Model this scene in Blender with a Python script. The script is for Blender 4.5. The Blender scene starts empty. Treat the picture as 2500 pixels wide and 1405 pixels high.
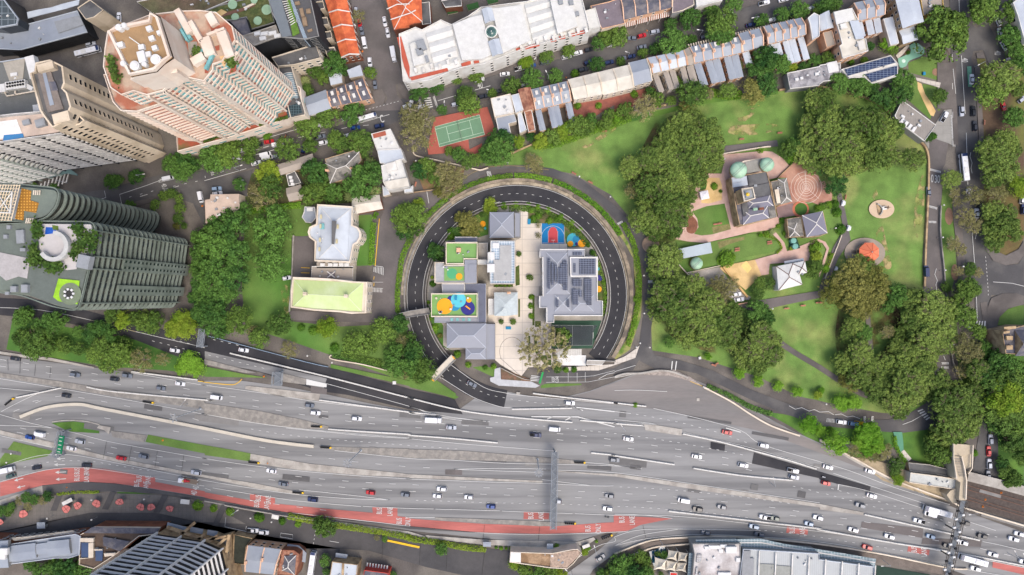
import bpy, math, random
from mathutils import Vector, Matrix
R = math.radians
random.seed(7)
C = bpy.context.scene.collection
sc = bpy.context.scene
# ------------------------------------------------------------ camera, world, sun
FPX, HC = 1667.0, 333.0                 # focal length in photo pixels, camera height in metres
NX, NY = 1275.0, 730.0                  # where the photo looks straight down
cam = bpy.data.cameras.new('camera'); co = bpy.data.objects.new('camera', cam); C.objects.link(co)
cam.sensor_width = 36; cam.lens = 36*FPX/2500; cam.clip_start = 5; cam.clip_end = 6000
v0 = Vector(((NX-1250)/FPX, -(NY-702.5)/FPX, -1)).normalized()
q = v0.rotation_difference(Vector((0, 0, -1)))
co.location = (0, 0, HC); co.rotation_mode = 'QUATERNION'; co.rotation_quaternion = q
sc.camera = co
SUN_EL, SUN_AZ = R(60), R(145)          # azimuth measured clockwise from the top of the picture
w = bpy.data.worlds.new('World'); sc.world = w; w.use_nodes = True
nt = w.node_tree; bg = nt.nodes['Background']
sky = nt.nodes.new('ShaderNodeTexSky'); sky.sky_type = 'NISHITA'; sky.sun_disc = False
sky.sun_elevation = SUN_EL; sky.sun_rotation = SUN_AZ
sky.air_density = .8; sky.dust_density = 4.0; sky.ozone_density = .5
nt.links.new(sky.outputs[0], bg.inputs[0]); bg.inputs[1].default_value = 0.15
sl = bpy.data.lights.new('sun', 'SUN'); sl.energy = 0.85; sl.angle = R(34); sl.color = (1, .93, .82)
so = bpy.data.objects.new('sun', sl); C.objects.link(so)
sd = Vector((math.sin(SUN_AZ)*math.cos(SUN_EL), math.cos(SUN_AZ)*math.cos(SUN_EL), math.sin(SUN_EL)))
so.rotation_mode = 'QUATERNION'; so.rotation_quaternion = sd.to_track_quat('Z', 'Y')
vs = sc.view_settings; vs.view_transform = 'Standard'; vs.look = 'None'; vs.gamma = 1
vs.exposure = 0.98
sc.cycles.max_bounces = 5; sc.cycles.diffuse_bounces = 3; sc.cycles.transparent_max_bounces = 8

# ------------------------------------------------------------ photo pixel -> metres
def P(px, py, z=0.0):
    d = q @ Vector(((px-1250)/FPX, -(py-702.5)/FPX, -1))
    t = (z-HC)/d.z
    return Vector((d.x*t, d.y*t, z))
OX = dict(a=0, b=500, c=1000, d=1500, e=2000); OY = [0, 350, 700, 1045]; ZF = 3.902
def Q(s):
    """'c2 120,40 200,50 f 1200,700': points of the photo, in full pixels (f) or in an enlarged cell of it"""
    out = []; reg = 'f'
    for t in s.split():
        if ',' in t:
            u, v = map(float, t.split(','))
            out.append((u, v) if reg == 'f' else (OX[reg[0]]+u/ZF, OY[int(reg[1])]+v/ZF))
        else: reg = t
    return out
def W(s, z=0.0):
    return [P(x, y, z) for x, y in (Q(s) if isinstance(s, str) else s)]
def smooth(pts, n=6):
    if len(pts) < 3: return list(pts)
    out = []
    for i in range(len(pts)-1):
        a = pts[max(i-1, 0)]; b = pts[i]; c = pts[i+1]; d = pts[min(i+2, len(pts)-1)]
        for k in range(n):
            t = k/n
            out.append(.5*((2*b)+(c-a)*t+(2*a-5*b+4*c-d)*t*t+(3*b-a-3*c+d)*t**3))
    out.append(pts[-1]); return out

# ------------------------------------------------------------ materials
def lin(c): return c/12.92 if c <= .04045 else ((c+.055)/1.055)**2.4
KA = .72
def S(r, g, b, k=1.0): return tuple(min(.9, lin(v/255)*KA*k) for v in (r, g, b))
MATS = {}
def M(name, col=(.3,.3,.3), rough=.85, var=.12, sc_=.35, col2=None, mixs=.03, ribs=0, metal=0, bump=0, fine=1.5, stretch=None, vary=0, mixe=(.45, .6), ribd=.8, uvp=None, patch=0):
    if name in MATS: return MATS[name]
    m = bpy.data.materials.new(name); m.use_nodes = True; MATS[name] = m
    t = m.node_tree; N = t.nodes; L = t.links; bs = N['Principled BSDF']
    bs.inputs['Roughness'].default_value = rough; bs.inputs['Metallic'].default_value = metal
    if rough > .6: bs.inputs['Specular IOR Level'].default_value = .25
    g = N.new('ShaderNodeNewGeometry'); pos = g.outputs['Position']
    if stretch:
        mp = N.new('ShaderNodeMapping'); mp.inputs['Rotation'].default_value[2] = stretch[0]
        mp.inputs['Scale'].default_value = (stretch[1], stretch[2], 1); L.new(pos, mp.inputs[0]); pos = mp.outputs[0]
    def noise(s, det=4):
        n = N.new('ShaderNodeTexNoise'); n.inputs['Scale'].default_value = s; n.inputs['Detail'].default_value = det
        L.new(pos, n.inputs['Vector']); return n.outputs[0]
    def mrange(x, a, b, lo, hi):
        r = N.new('ShaderNodeMapRange'); r.inputs[1].default_value = a; r.inputs[2].default_value = b
        r.inputs[3].default_value = lo; r.inputs[4].default_value = hi; L.new(x, r.inputs[0]); return r.outputs[0]
    def mul(a, b):
        x = N.new('ShaderNodeMath'); x.operation = 'MULTIPLY'; L.new(a, x.inputs[0])
        if isinstance(b, float): x.inputs[1].default_value = b
        else: L.new(b, x.inputs[1])
        return x.outputs[0]
    rgb = N.new('ShaderNodeRGB'); rgb.outputs[0].default_value = (*col, 1); c = rgb.outputs[0]
    if col2:
        mx = N.new('ShaderNodeMix'); mx.data_type = 'RGBA'; L.new(mrange(noise(mixs, 6), mixe[0], mixe[1], 0, 1), mx.inputs[0])
        L.new(c, mx.inputs[6]); mx.inputs[7].default_value = (*col2, 1); c = mx.outputs[2]
    f = mul(mrange(noise(sc_), .25, .75, 1-var, 1+var), mrange(noise(fine, 2), .2, .8, 1-var*.8, 1+var*.8))
    if vary:
        oi = N.new('ShaderNodeObjectInfo'); f = mul(f, mrange(oi.outputs['Random'], 0, 1, 1-vary, 1+vary))
    if ribs:
        tc = N.new('ShaderNodeTexCoord'); wv = N.new('ShaderNodeTexWave'); wv.inputs['Scale'].default_value = ribs
        wv.bands_direction = 'X'; L.new(tc.outputs['UV'], wv.inputs[0])
        f = mul(f, mrange(wv.outputs[1], 0, .35, ribd, 1.0))
    if uvp:   # brick-like panels in wall coordinates: (width, height, mortar, mortar colour)
        tc = N.new('ShaderNodeTexCoord'); br = N.new('ShaderNodeTexBrick'); L.new(tc.outputs['UV'], br.inputs['Vector'])
        br.offset = 0; br.inputs['Scale'].default_value = 1; br.inputs['Brick Width'].default_value = uvp[0]
        br.inputs['Row Height'].default_value = uvp[1]; br.inputs['Mortar Size'].default_value = uvp[2]; br.inputs['Mortar Smooth'].default_value = .1
        br.inputs['Color1'].default_value = (*col, 1); br.inputs['Color2'].default_value = (*(col2 or col), 1)
        br.inputs['Mortar'].default_value = (*uvp[3], 1); c = br.outputs[0]
    vm = N.new('ShaderNodeVectorMath'); vm.operation = 'SCALE'; L.new(c, vm.inputs[0]); L.new(f, vm.inputs['Scale'])
    L.new(vm.outputs[0], bs.inputs['Base Color'])
    if patch: L.new(mrange(noise(patch, 6), .44, .6, 0, 1), bs.inputs['Alpha'])
    if bump:
        bp = N.new('ShaderNodeBump'); bp.inputs['Strength'].default_value = bump; bp.inputs['Distance'].default_value = .3
        L.new(noise(fine, 5), bp.inputs['Height']); L.new(bp.outputs[0], bs.inputs['Normal'])
    return m
def leafmat(name, c1, c2, var=.5, trans=.25):
    m = bpy.data.materials.new(name); m.use_nodes = True; MATS[name] = m
    t = m.node_tree; N = t.nodes; L = t.links; bs = N['Principled BSDF']
    bs.inputs['Roughness'].default_value = .7; bs.inputs['Specular IOR Level'].default_value = .15
    g = N.new('ShaderNodeNewGeometry'); n = N.new('ShaderNodeTexNoise'); n.inputs['Scale'].default_value = .22; n.inputs['Detail'].default_value = 3
    L.new(g.outputs['Position'], n.inputs['Vector'])
    oi = N.new('ShaderNodeObjectInfo')
    a = N.new('ShaderNodeMath'); a.operation = 'MULTIPLY_ADD'; L.new(oi.outputs['Random'], a.inputs[0]); a.inputs[1].default_value = .6; L.new(n.outputs[0], a.inputs[2])
    r = N.new('ShaderNodeMapRange'); r.inputs[1].default_value = .4; r.inputs[2].default_value = 1.0; L.new(a.outputs[0], r.inputs[0])
    mx = N.new('ShaderNodeMix'); mx.data_type = 'RGBA'; L.new(r.outputs[0], mx.inputs[0]); mx.inputs[6].default_value = (*c1, 1); mx.inputs[7].default_value = (*c2, 1)
    r2 = N.new('ShaderNodeMapRange'); r2.inputs[3].default_value = 1-var; r2.inputs[4].default_value = 1+var; L.new(g.outputs['Random Per Island'], r2.inputs[0])
    vm = N.new('ShaderNodeVectorMath'); vm.operation = 'SCALE'; L.new(mx.outputs[2], vm.inputs[0]); L.new(r2.outputs[0], vm.inputs['Scale'])
    L.new(vm.outputs[0], bs.inputs['Base Color'])
    tr = N.new('ShaderNodeBsdfTranslucent'); L.new(vm.outputs[0], tr.inputs[0]); ms = N.new('ShaderNodeMixShader'); ms.inputs[0].default_value = trans
    L.new(bs.outputs[0], ms.inputs[1]); L.new(tr.outputs[0], ms.inputs[2]); L.new(ms.outputs[0], N['Material Output'].inputs[0])
    return m

# ------------------------------------------------------------ mesh building
class MB:
    def __init__(s): s.v = []; s.f = []; s.m = []
    def face(s, pts, mi=0):
        b = len(s.v); s.v += [Vector(p) for p in pts]; s.f.append(list(range(b, b+len(pts)))); s.m.append(mi); return s
    def box(s, c, sz, rz=0, mi=0, top=None, M4=None):
        hx, hy, hz = sz[0]/2, sz[1]/2, sz[2]/2; ca, sa = math.cos(rz), math.sin(rz)
        b = len(s.v)
        for z in (-hz, hz):
            for x, y in ((-hx, -hy), (hx, -hy), (hx, hy), (-hx, hy)):
                p = Vector((c[0]+x*ca-y*sa, c[1]+x*sa+y*ca, c[2]+z)); s.v.append(M4 @ p if M4 else p)
        for k, fc in enumerate(((3, 2, 1, 0), (4, 5, 6, 7), (0, 1, 5, 4), (1, 2, 6, 5), (2, 3, 7, 6), (3, 0, 4, 7))):
            s.f.append([b+i for i in fc]); s.m.append(top if (top is not None and k == 1) else mi)
        return s
    def prism(s, pts, z0, z1, side=0, top=None, bottom=False):
        pts = ccw(pts); n = len(pts); b = len(s.v)
        s.v += [Vector((p[0], p[1], z0)) for p in pts]+[Vector((p[0], p[1], z1)) for p in pts]
        for i in range(n):
            j = (i+1) % n; s.f.append([b+i, b+j, b+n+j, b+n+i]); s.m.append(side)
        if top is not None: s.f.append([b+n+i for i in range(n)]); s.m.append(top)
        if bottom: s.f.append([b+i for i in reversed(range(n))]); s.m.append(side)
        return s
    def tube(s, p, q_, r0, r1=None, n=8, mi=0, caps=True):
        p = Vector(p); q_ = Vector(q_); r1 = r0 if r1 is None else r1; d = (q_-p).normalized()
        a = d.orthogonal().normalized(); c = d.cross(a); b = len(s.v)
        for o, r in ((p, r0), (q_, r1)):
            for k in range(n):
                t = 2*math.pi*k/n; s.v.append(o+a*(math.cos(t)*r)+c*(math.sin(t)*r))
        for k in range(n): s.f.append([b+k, b+(k+1) % n, b+n+(k+1) % n, b+n+k]); s.m.append(mi)
        if caps: s.f.append([b+n+k for k in range(n)]); s.m.append(mi); s.f.append([b+k for k in reversed(range(n))]); s.m.append(mi)
        return s
    def dome(s, c, r, rh, n=20, k=6, mi=0):
        c = Vector(c); b = len(s.v)
        for j in range(k):
            a = math.pi/2*j/k
            for i in range(n):
                t = 2*math.pi*i/n; s.v.append(c+Vector((math.cos(t)*math.cos(a)*r, math.sin(t)*math.cos(a)*r, math.sin(a)*rh)))
        s.v.append(c+Vector((0, 0, rh))); top = len(s.v)-1
        for j in range(k):
            for i in range(n):
                i2 = (i+1) % n
                if j < k-1: s.f.append([b+j*n+i, b+j*n+i2, b+(j+1)*n+i2, b+(j+1)*n+i])
                else: s.f.append([b+j*n+i, b+j*n+i2, top])
                s.m.append(mi)
        return s
    def ribbon(s, pts, w0, z=None, mi=0, h=0.0, closed=False):
        """a band of width w0 along pts; with h it becomes a solid of that height"""
        L_ = []; Rr = []; n = len(pts)
        for i in range(n):
            a = pts[i-1] if (i or closed) else pts[0]; b = pts[(i+1) % n] if (i < n-1 or closed) else pts[-1]
            d = Vector((b[0]-a[0], b[1]-a[1], 0))
            if d.length < 1e-6: d = Vector((1, 0, 0))
            d.normalize(); nn = Vector((-d.y, d.x, 0))*(w0/2); p = Vector(pts[i])
            if z is not None: p.z = z
            L_.append(p+nn); Rr.append(p-nn)
        rng = range(n if closed else n-1); up = Vector((0, 0, h))
        for i in rng:
            j = (i+1) % n
            s.face([Rr[i]+up, Rr[j]+up, L_[j]+up, L_[i]+up], mi)
            if h:
                s.face([Rr[i], Rr[j], Rr[j]+up, Rr[i]+up], mi); s.face([L_[j], L_[i], L_[i]+up, L_[j]+up], mi)
        if h and not closed:
            s.face([L_[0], Rr[0], Rr[0]+up, L_[0]+up], mi); s.face([Rr[-1], L_[-1], L_[-1]+up, Rr[-1]+up], mi)
        return s
    def build(s, name, mats, parent=None, smooth_=False, local=False):
        if not isinstance(mats, (list, tuple)): mats = [mats]
        off = Vector((0, 0, 0)); loc = Vector((0, 0, 0))
        if not local:
            if parent is not None:
                off = parent_loc(parent)
            elif s.v:
                xs = [p.x for p in s.v]; ys = [p.y for p in s.v]
                off = loc = Vector(((min(xs)+max(xs))/2, (min(ys)+max(ys))/2, min(p.z for p in s.v)))
        me = bpy.data.meshes.new(name); me.from_pydata([tuple(p-off) for p in s.v], [], s.f)
        for m in mats: me.materials.append(m)
        me.polygons.foreach_set('material_index', s.m)
        if smooth_: me.polygons.foreach_set('use_smooth', [True]*len(s.f))
        uv = me.uv_layers.new(name='UVMap'); data = [0.0]*(2*len(me.loops)); vv = me.vertices
        if len(s.f) < 4000:
            for p in me.polygons:
                nrm = p.normal
                if abs(nrm.z) > .985: t = Vector((1, 0, 0)); b_ = Vector((0, 1, 0))
                else: t = Vector((-nrm.y, nrm.x, 0)).normalized(); b_ = nrm.cross(t)
                for li in p.loop_indices:
                    c = vv[me.loops[li].vertex_index].co+off; data[2*li] = c.dot(t); data[2*li+1] = c.dot(b_)
            uv.data.foreach_set('uv', data)
        o = bpy.data.objects.new(name, me); C.objects.link(o); o.location = loc
        if parent is not None: o.parent = parent; o['_off'] = tuple(off)
        return o
def parent_loc(p):
    if '_off' in p.keys(): return Vector(p['_off'])
    return Vector(p.location)
def area(pts): return sum(pts[i-1][0]*pts[i][1]-pts[i][0]*pts[i-1][1] for i in range(len(pts)))/2
def ccw(pts): return list(pts) if area(pts) > 0 else list(reversed(pts))
def inset(pts, d):
    pts = ccw(pts); n = len(pts); out = []
    for i in range(n):
        a, b, c = Vector(pts[i-1][:2]), Vector(pts[i][:2]), Vector(pts[(i+1) % n][:2])
        e1 = (b-a).normalized(); e2 = (c-b).normalized(); n1 = Vector((-e1.y, e1.x)); n2 = Vector((-e2.y, e2.x))
        k = n1+n2; dd = k.dot(n1)
        if abs(dd) < .3: dd = .3
        p = b+k*(d/dd); out.append(Vector((p.x, p.y, pts[i][2] if len(pts[i]) > 2 else 0)))
    return out
USED = {}
def tag(o, label=None, cat=None, group=None, kind=None):
    if label:
        if label in USED: print('DUPLABEL', label)
        USED[label] = 1; o['label'] = label
    if cat: o['category'] = cat
    if group: o['group'] = group
    if kind: o['kind'] = kind
    return o
def empty(name, loc, label, cat, group=None, rz=0):
    o = bpy.data.objects.new(name, None); C.objects.link(o); o.location = loc; o.rotation_euler.z = rz; o.empty_display_size = 1
    return tag(o, label, cat, group)
def kids(o): return [c for c in KID.get(o.name, [])]
KID = {}
def reg(o):
    if o.parent: KID.setdefault(o.parent.name, []).append(o)
    return o
def copy_tree(o, parent=None):
    c = o.copy(); C.objects.link(c); c.parent = parent
    for ch in KID.get(o.name, []): copy_tree(ch, c)
    return c
def cen(pts): return Vector((sum(p[0] for p in pts)/len(pts), sum(p[1] for p in pts)/len(pts), 0))
# ------------------------------------------------------------ palette
asph = M('asphalt', S(146,146,145), var=.1, sc_=.1, col2=S(122,122,122), mixs=.07, fine=2.6, stretch=(R(7), .1, 2.6))
asph_dark = M('fresh asphalt', S(54,54,58), var=.1, sc_=.2, col2=S(66,65,67), mixs=.05)
asph_mid = M('street asphalt', S(84,83,84), var=.1, sc_=.12, col2=S(100,98,96), mixs=.06)
asph_brown = M('old asphalt', S(112,106,104), var=.1, sc_=.15, col2=S(98,94,92), mixs=.05)
asph_wide = M('worn asphalt', S(140,134,130), var=.1, sc_=.1, col2=S(124,121,119), mixs=.04, stretch=(R(12), .2, 1.3))
pave = M('pavement', S(112,106,102), var=.1, col2=S(96,91,88), mixs=.08)
paveL = M('light paving', S(206,198,186), var=.06, uvp=(2.2, 2.2, .09, S(176,168,158)), col2=S(212,204,192))
plaza = M('cream paving', S(222,213,200), var=.05, uvp=(9, 5.8, .14, S(190,182,172)), col2=S(216,206,192))
concr = M('concrete', S(180,175,166), var=.14, sc_=.3, col2=S(160,154,146), mixs=.2)
concD = M('stained concrete', S(140,136,130), var=.16, sc_=.5, col2=S(156,151,143), mixs=.4)
white = M('white paint', S(218,218,214), var=.05)
barr = M('barrier concrete', S(220,218,212), var=.05, uvp=(3.6, 9, .12, S(196,192,186)), col2=S(228,226,220))
redp = M('red lane coating', S(190,112,104), var=.16, sc_=.3, col2=S(166,98,92), mixs=.15, stretch=(R(-8), .2, 1.5))
yellow = M('yellow paint', S(236,190,50), var=.05)
grass = M('lawn grass', S(104,132,64), var=.22, sc_=.12, col2=S(84,126,52), mixs=.022, fine=2.2)
grassP = M('park grass', S(106,138,66), var=.3, sc_=.16, col2=S(146,152,90), mixs=.045, mixe=(.5, .72), fine=2.6)
grassD = M('dark grass', S(76,116,48), var=.2, sc_=.2, col2=S(96,132,54), mixs=.06, fine=2.2)  # deeper green grass tone for verges, islands and beds
dirt = M('bare soil', S(138,112,86), var=.2, sc_=.4, col2=S(112,96,68), mixs=.15)
mulch = M('leaf litter', S(112,92,62), var=.25, sc_=.4, col2=S(96,108,54), mixs=.08, patch=.09)
brick_pk = M('pink paving', S(208,176,162), var=.07, col2=S(198,164,150), mixs=.2)
brick_rd = M('red brick paving', S(158,98,84), var=.12, col2=S(138,86,76), mixs=.2)
sandm = M('yellow gravel', S(222,190,134), var=.1, col2=S(206,174,118), mixs=.2)
urban = M('urban ground', S(96,91,87), var=.2, sc_=.12, col2=S(120,114,106), mixs=.05)
rock = M('sandstone cutting', S(156,142,122), var=.35, sc_=.5, col2=S(104,96,86), mixs=.25, fine=2.5, bump=.6)
def mgr(x): return 10-min(x, 1250)*.0056 if x < 1250 else 3+(x-1250)*.011
LV = dict(g=.02, r=.215, p=.37, m=.30, c=.70)
def sheet(name, s, mat, lv='g', n=0, kind='structure'):
    LV[lv] += .004
    pts = Q(s) if isinstance(s, str) else s
    pts = [Vector((x, y)) for x, y in pts]
    if n: pts = smooth(pts+[pts[0]], n)[:-1]
    m = MB(); w_ = [P(p.x, p.y, LV[lv]) for p in pts]; m.face(ccw(w_)); o = m.build(name, mat)
    return tag(o, kind=kind)
def lane(s, n=5): return [Vector(p) for p in smooth([Vector((x, y)) for x, y in Q(s)], n)]
def road(name, s, wd, mat, lv='r'):
    LV[lv] += .004; m = MB(); m.ribbon([P(p.x, p.y) for p in lane(s)], wd, z=LV[lv]); return tag(m.build(name, mat), kind='structure')
gm = MB(); gm.face([(-1800, -1800, 0), (1800, -1800, 0), (1800, 1800, 0), (-1800, 1800, 0)]); tag(gm.build('ground', urban), kind='structure')

# ------------------------------------------------------------ lawns and planted ground
sheet('park_lawn', 'f 1180,405 1250,372 1320,345 1400,315 1540,275 1660,262 1700,250 1750,240 1850,222 1985,212 2080,225 2150,255 2200,300 2262,370 2263,700 2262,780 2330,900 2320,980 2230,1015 2150,1008 2060,992 1950,968 1850,920 1700,872 1592,856 1590,800 1600,740 1595,640 1560,560 1490,475 1400,425 1290,405', grassP)
sheet('lawn', 'f 600,500 760,500 760,575 712,580 710,785 830,798 985,790 1010,860 1060,935 1120,970 1110,975 940,915 800,865 700,830 600,800 590,700', grass)
sheet('lawn', 'b1 1445,690 1590,680 1600,760 1560,1165 1420,1170 1425,760', grass)
sheet('lawn', 'a2 130,260 600,380 1200,480 1700,650 1951,700 1951,850 1600,800 1000,760 500,680 60,600', grassD)
sheet('lawn', 'b2 0,760 350,830 600,870 0,860', grass, 'p')
sheet('lawn', 'b2 1200,740 1951,900 c2 0,880 240,880 440,1020 440,1065 0,960 b2 1951,950 1200,775', grass, 'p')
sheet('lawn', 'a2 490,1300 700,1285 950,1320 945,1400 650,1380', grassD, 'p')
sheet('lawn', 'a3 1410,65 1951,165 b3 200,200 440,245 430,320 0,260 a3 1951,245 1385,135', grass, 'p')
sheet('lawn', 'a3 0,300 130,130 500,220 450,270 100,340 0,375', grass, 'p')
sheet('lawn', 'a3 560,630 950,600 955,660 860,690 730,690', grassD)
sheet('lawn', 'a3 1130,600 1530,640 1490,720 1380,720 1100,650', grassD)
sheet('lawn', 'c2 600,770 720,755 810,790 808,868', grass)
sheet('lawn', 'c2 1250,945 1300,925 1630,925 1640,938 1250,968', grass)
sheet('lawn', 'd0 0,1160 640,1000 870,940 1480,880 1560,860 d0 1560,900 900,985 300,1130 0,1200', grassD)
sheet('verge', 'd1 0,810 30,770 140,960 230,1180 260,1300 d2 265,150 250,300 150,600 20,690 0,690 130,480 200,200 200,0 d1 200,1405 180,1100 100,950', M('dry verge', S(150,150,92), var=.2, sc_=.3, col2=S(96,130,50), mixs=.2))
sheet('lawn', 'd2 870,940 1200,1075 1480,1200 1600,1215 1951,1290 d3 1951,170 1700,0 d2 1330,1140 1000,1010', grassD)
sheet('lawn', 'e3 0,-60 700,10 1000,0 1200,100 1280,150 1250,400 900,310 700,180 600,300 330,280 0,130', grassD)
sheet('lawn', 'e0 850,600 1000,540 1170,590 1175,780 850,690', grass)
sheet('lawn', 'e0 900,740 930,770 970,900 1070,1100 1060,1140 850,960', grass)
sheet('lawn', 'e0 985,800 1150,830 1240,900 1190,1000 1140,1060 1080,990 1000,900', grass)
sheet('garden_bed', 'e0 935,780 975,800 1010,900 1060,970 1110,1060 1090,1110 1060,1100 990,960 940,850', sandm)
sheet('lawn', 'e0 1500,560 1580,560 1610,700 1700,600 1951,640 1951,1350 e1 1951,300 1600,300 1560,0 e0 1530,700', M('dry park ground', S(112,114,60), var=.2, sc_=.2, col2=S(96,78,62), mixs=.05))
sheet('lawn', 'e0 1430,60 1460,200 1520,240 1600,190 1700,0 1430,0', grassD)
sheet('verge', 'e1 1180,400 1330,450 1280,600 1290,860 1310,1200 1260,1405 e2 1200,0 1300,250 1350,700 1400,900 1230,500 1210,100 e1 1190,1300 1150,900 1160,600', grass)
sheet('lawn', 'e1 1570,400 1951,300 1951,900 1900,1000 1780,1070 1640,1020 1570,850', M('olive ground', S(100,106,54), var=.2, sc_=.2, col2=S(110,92,60), mixs=.06))
sheet('lawn', 'e2 1700,370 1720,290 1800,215 1900,180 1951,180 1951,380', grass)
sheet('lawn', 'f 2340,880 2500,860 2500,1250 2440,1200 2430,1060 2380,1040 2330,1060', grassD)
sheet('garden', 'b1 400,290 1100,250 1330,300 1650,420 1650,560 900,590 450,640 370,500', M('garden soil', S(84,82,54), var=.25, col2=S(70,92,46), mixs=.12))
sheet('garden', 'c1 30,170 240,180 520,250 500,400 330,560 130,440', M('red soil', S(132,104,78), var=.2, col2=S(96,106,58), mixs=.15))
sheet('garden', 'c0 1560,960 1951,880 1951,1000 1700,1150 1560,1130', brick_rd)
sheet('garden', 'd0 0,920 380,820 400,880 200,1000 0,1120', brick_rd)
for s in ('c0 1640,1400 1951,1200 d0 0,1160 0,1190 c0 1951,1250 1700,1405', 'f 1500,780 1530,760 1545,770 1530,800', 'd0 1150,1130 1290,1090 1260,1050 1380,1030 1240,1160', 'd0 1110,1200 1500,1180 1560,1240 1300,1290 1090,1270',
          'e1 540,860 600,780 640,950 690,1170 620,1180 560,960', 'e1 480,560 540,440 560,540 500,600', 'e1 240,300 330,240 360,260 280,330', 'e1 920,500 990,300 1000,600 940,900 900,760', 'b2 720,0 790,0 800,230 760,240'):
    sheet('bare_patch', s, M('bare patch', S(178,160,112), var=.15, sc_=.5, col2=S(150,156,86), mixs=.15, patch=.2), n=4)
for s in ('f 1600,300 1700,270 1745,350 1740,430 1680,560 1600,600 1560,520 1540,430', 'f 1600,650 1700,690 1790,760 1850,800 1820,870 1700,850 1610,790', 'f 1960,260 2110,270 2150,380 2080,430 2000,400', 'f 2050,740 2200,730 2300,800 2290,960 2180,990 2080,930 2040,840', 'e2 660,240 790,240 800,500 520,600 520,400'):
    sheet('leaf_litter', s, mulch, n=4)
for c, r in (('e1 1235,697', 14), ('e1 1290,1230', 13), ('e0 845,510', 9), ('e0 1110,690', 9)):
    p = P(*Q(c)[0]); LV['g'] += .004
    m = MB(); m.face([(p.x+r*.2*math.cos(t*R(20))*(.7 if 'e1' in c else 1), p.y+r*.2*1.5*math.sin(t*R(20))/(1 if 'e1' in c else 1.5), LV['g']) for t in range(18)]); tag(m.build('mulch_bed', M('mulch ring', S(150,118,96), var=.2)), kind='structure')

# ------------------------------------------------------------ roads
sheet('motorway', 'f -400,790 0,868 190,893 480,930 590,930 700,945 790,962 900,985 1000,1003 1110,1008 1180,958 1260,972 1320,985 1440,955 1500,932 1560,910 1600,905 1660,912 1730,942 1810,985 1930,1050 2060,1108 2210,1188 2330,1240 2500,1300 2900,1420 2900,1560 2500,1455 2307,1386 2000,1329 1859,1313 1756,1309 1654,1312 1577,1322 1500,1352 1448,1391 1400,1470 1340,1500 1384,1400 1460,1345 1500,1310 1520,1290 1448,1310 1410,1322 1256,1322 1000,1296 756,1250 500,1219 384,1204 205,1199 102,1209 0,1228 -400,1330', asph)
sheet('ramp_road', 'f -300,715 0,728 100,733 185,752 330,790 460,818 505,822 595,843 730,880 884,918 1000,950 1110,975 1130,1012 1000,1000 850,965 780,955 700,930 620,905 500,885 430,870 330,830 205,797 100,778 0,770 -300,760', asph_dark)
sheet('ramp_road', 'f 500,858 620,885 780,920 798,925 790,950 700,925 620,904 500,884', asph)
sheet('road_shoulder', 'f 1330,985 1440,957 1500,935 1560,913 1600,908 1660,915 1730,945 1810,988 1930,1053 2060,1111 2140,1158 2000,1105 1850,1052 1700,1018 1600,1000 1480,985', asph_wide)
CX, CY, RR = 1261.5, 721, 248
def arc(r, a0, a1, n=40): return [Vector((CX+r*math.cos(R(a0+(a1-a0)*i/n)), CY-r*math.sin(R(a0+(a1-a0)*i/n)))) for i in range(n+1)]
def pring(name, r, wpx, a0, a1, mat, lv, extra=(), pre=(), h=0, z0=0, n=48):
    LV[lv] += .004; m = MB()
    pts = [Vector(p) for p in pre]+arc(r, a0, a1, n)+smooth([Vector(p) for p in extra], 6)
    m.ribbon([P(p.x, p.y) for p in pts], wpx*.2, z=LV[lv]+z0, h=h); return m, name, mat
m, nm, mt = pring('loop_road', RR, 42, -39, 228, asph_dark, 'r', extra=[(1110, 921), (1150, 946), (1195, 965), (1235, 974)]); tag(m.build(nm, mt), kind='structure')
sheet('loop_road', 'f 1190,945 1240,957 1290,967 1380,978 1500,990 1600,1010 1650,1030 1560,1030 1480,1020 1380,1003 1250,997 1180,985', asph)
m, nm, mt = pring('road_verge', 224, 9, -30, 222, M('drain verge', S(92,88,84), var=.25, sc_=.6), 'r'); tag(m.build(nm, mt), kind='structure')
# street along the terraces, and the side streets
sheet('street', 'f -100,560 100,492 166,475 256,463 420,419 500,401 710,327 900,264 985,240 1084,213 1179,190 1256,167 1500,108 1613,82 1713,46 1808,19 1854,3 1900,-40 2100,-40 2030,8 1961,38 1795,79 1500,154 1384,187 1230,220 1143,241 1000,285 940,310 860,340 760,370 679,388 618,409 500,445 480,470 600,430 605,480 505,482 480,500 420,480 369,483 295,503 200,530 0,600', asph_mid)
sheet('street', 'b0 1390,-60 1430,400 1560,760 1560,830 1700,870 1740,930 1720,1000 1500,1060 1951,1050 1900,1000 1830,900 1820,810 1900,780 1830,560 1790,400 1700,0 1680,-60', asph_brown)
sheet('street', 'e0 1240,-80 1250,130 1430,250 1260,420 1255,560 1290,1000 1300,1405 e1 1340,600 1360,900 1400,1200 1480,1405 e2 1490,300 1530,700 1560,900 1690,900 1690,650 1600,500 1600,200 1640,80 1951,100 1951,-120 e1 1951,1060 1900,1150 1780,1165 1640,1110 1560,850 1530,400 1510,0 e0 1490,700 1450,560 1470,490 1560,480 1620,620 1800,600 1700,400 1600,200 1500,270 1430,220 1400,0 1400,-80', asph_mid)
sheet('street', 'e1 1050,-60 1230,0 1200,200 1160,270 1170,500 1130,700 1170,1100 1190,1405 e2 1230,300 1250,700 1380,1000 1300,1000 1180,900 1100,700 1000,200 990,0 e1 985,1100 1040,300', asph_brown)
sheet('forecourt', 'e0 1000,1350 1190,1050 1280,1040 1300,1405 e1 1230,0 1160,260 1045,230 1050,60', M('concrete forecourt', S(158,156,150), var=.08, uvp=(4, 4, .08, S(140,138,132)), col2=S(152,150,144)), 'r')
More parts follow.
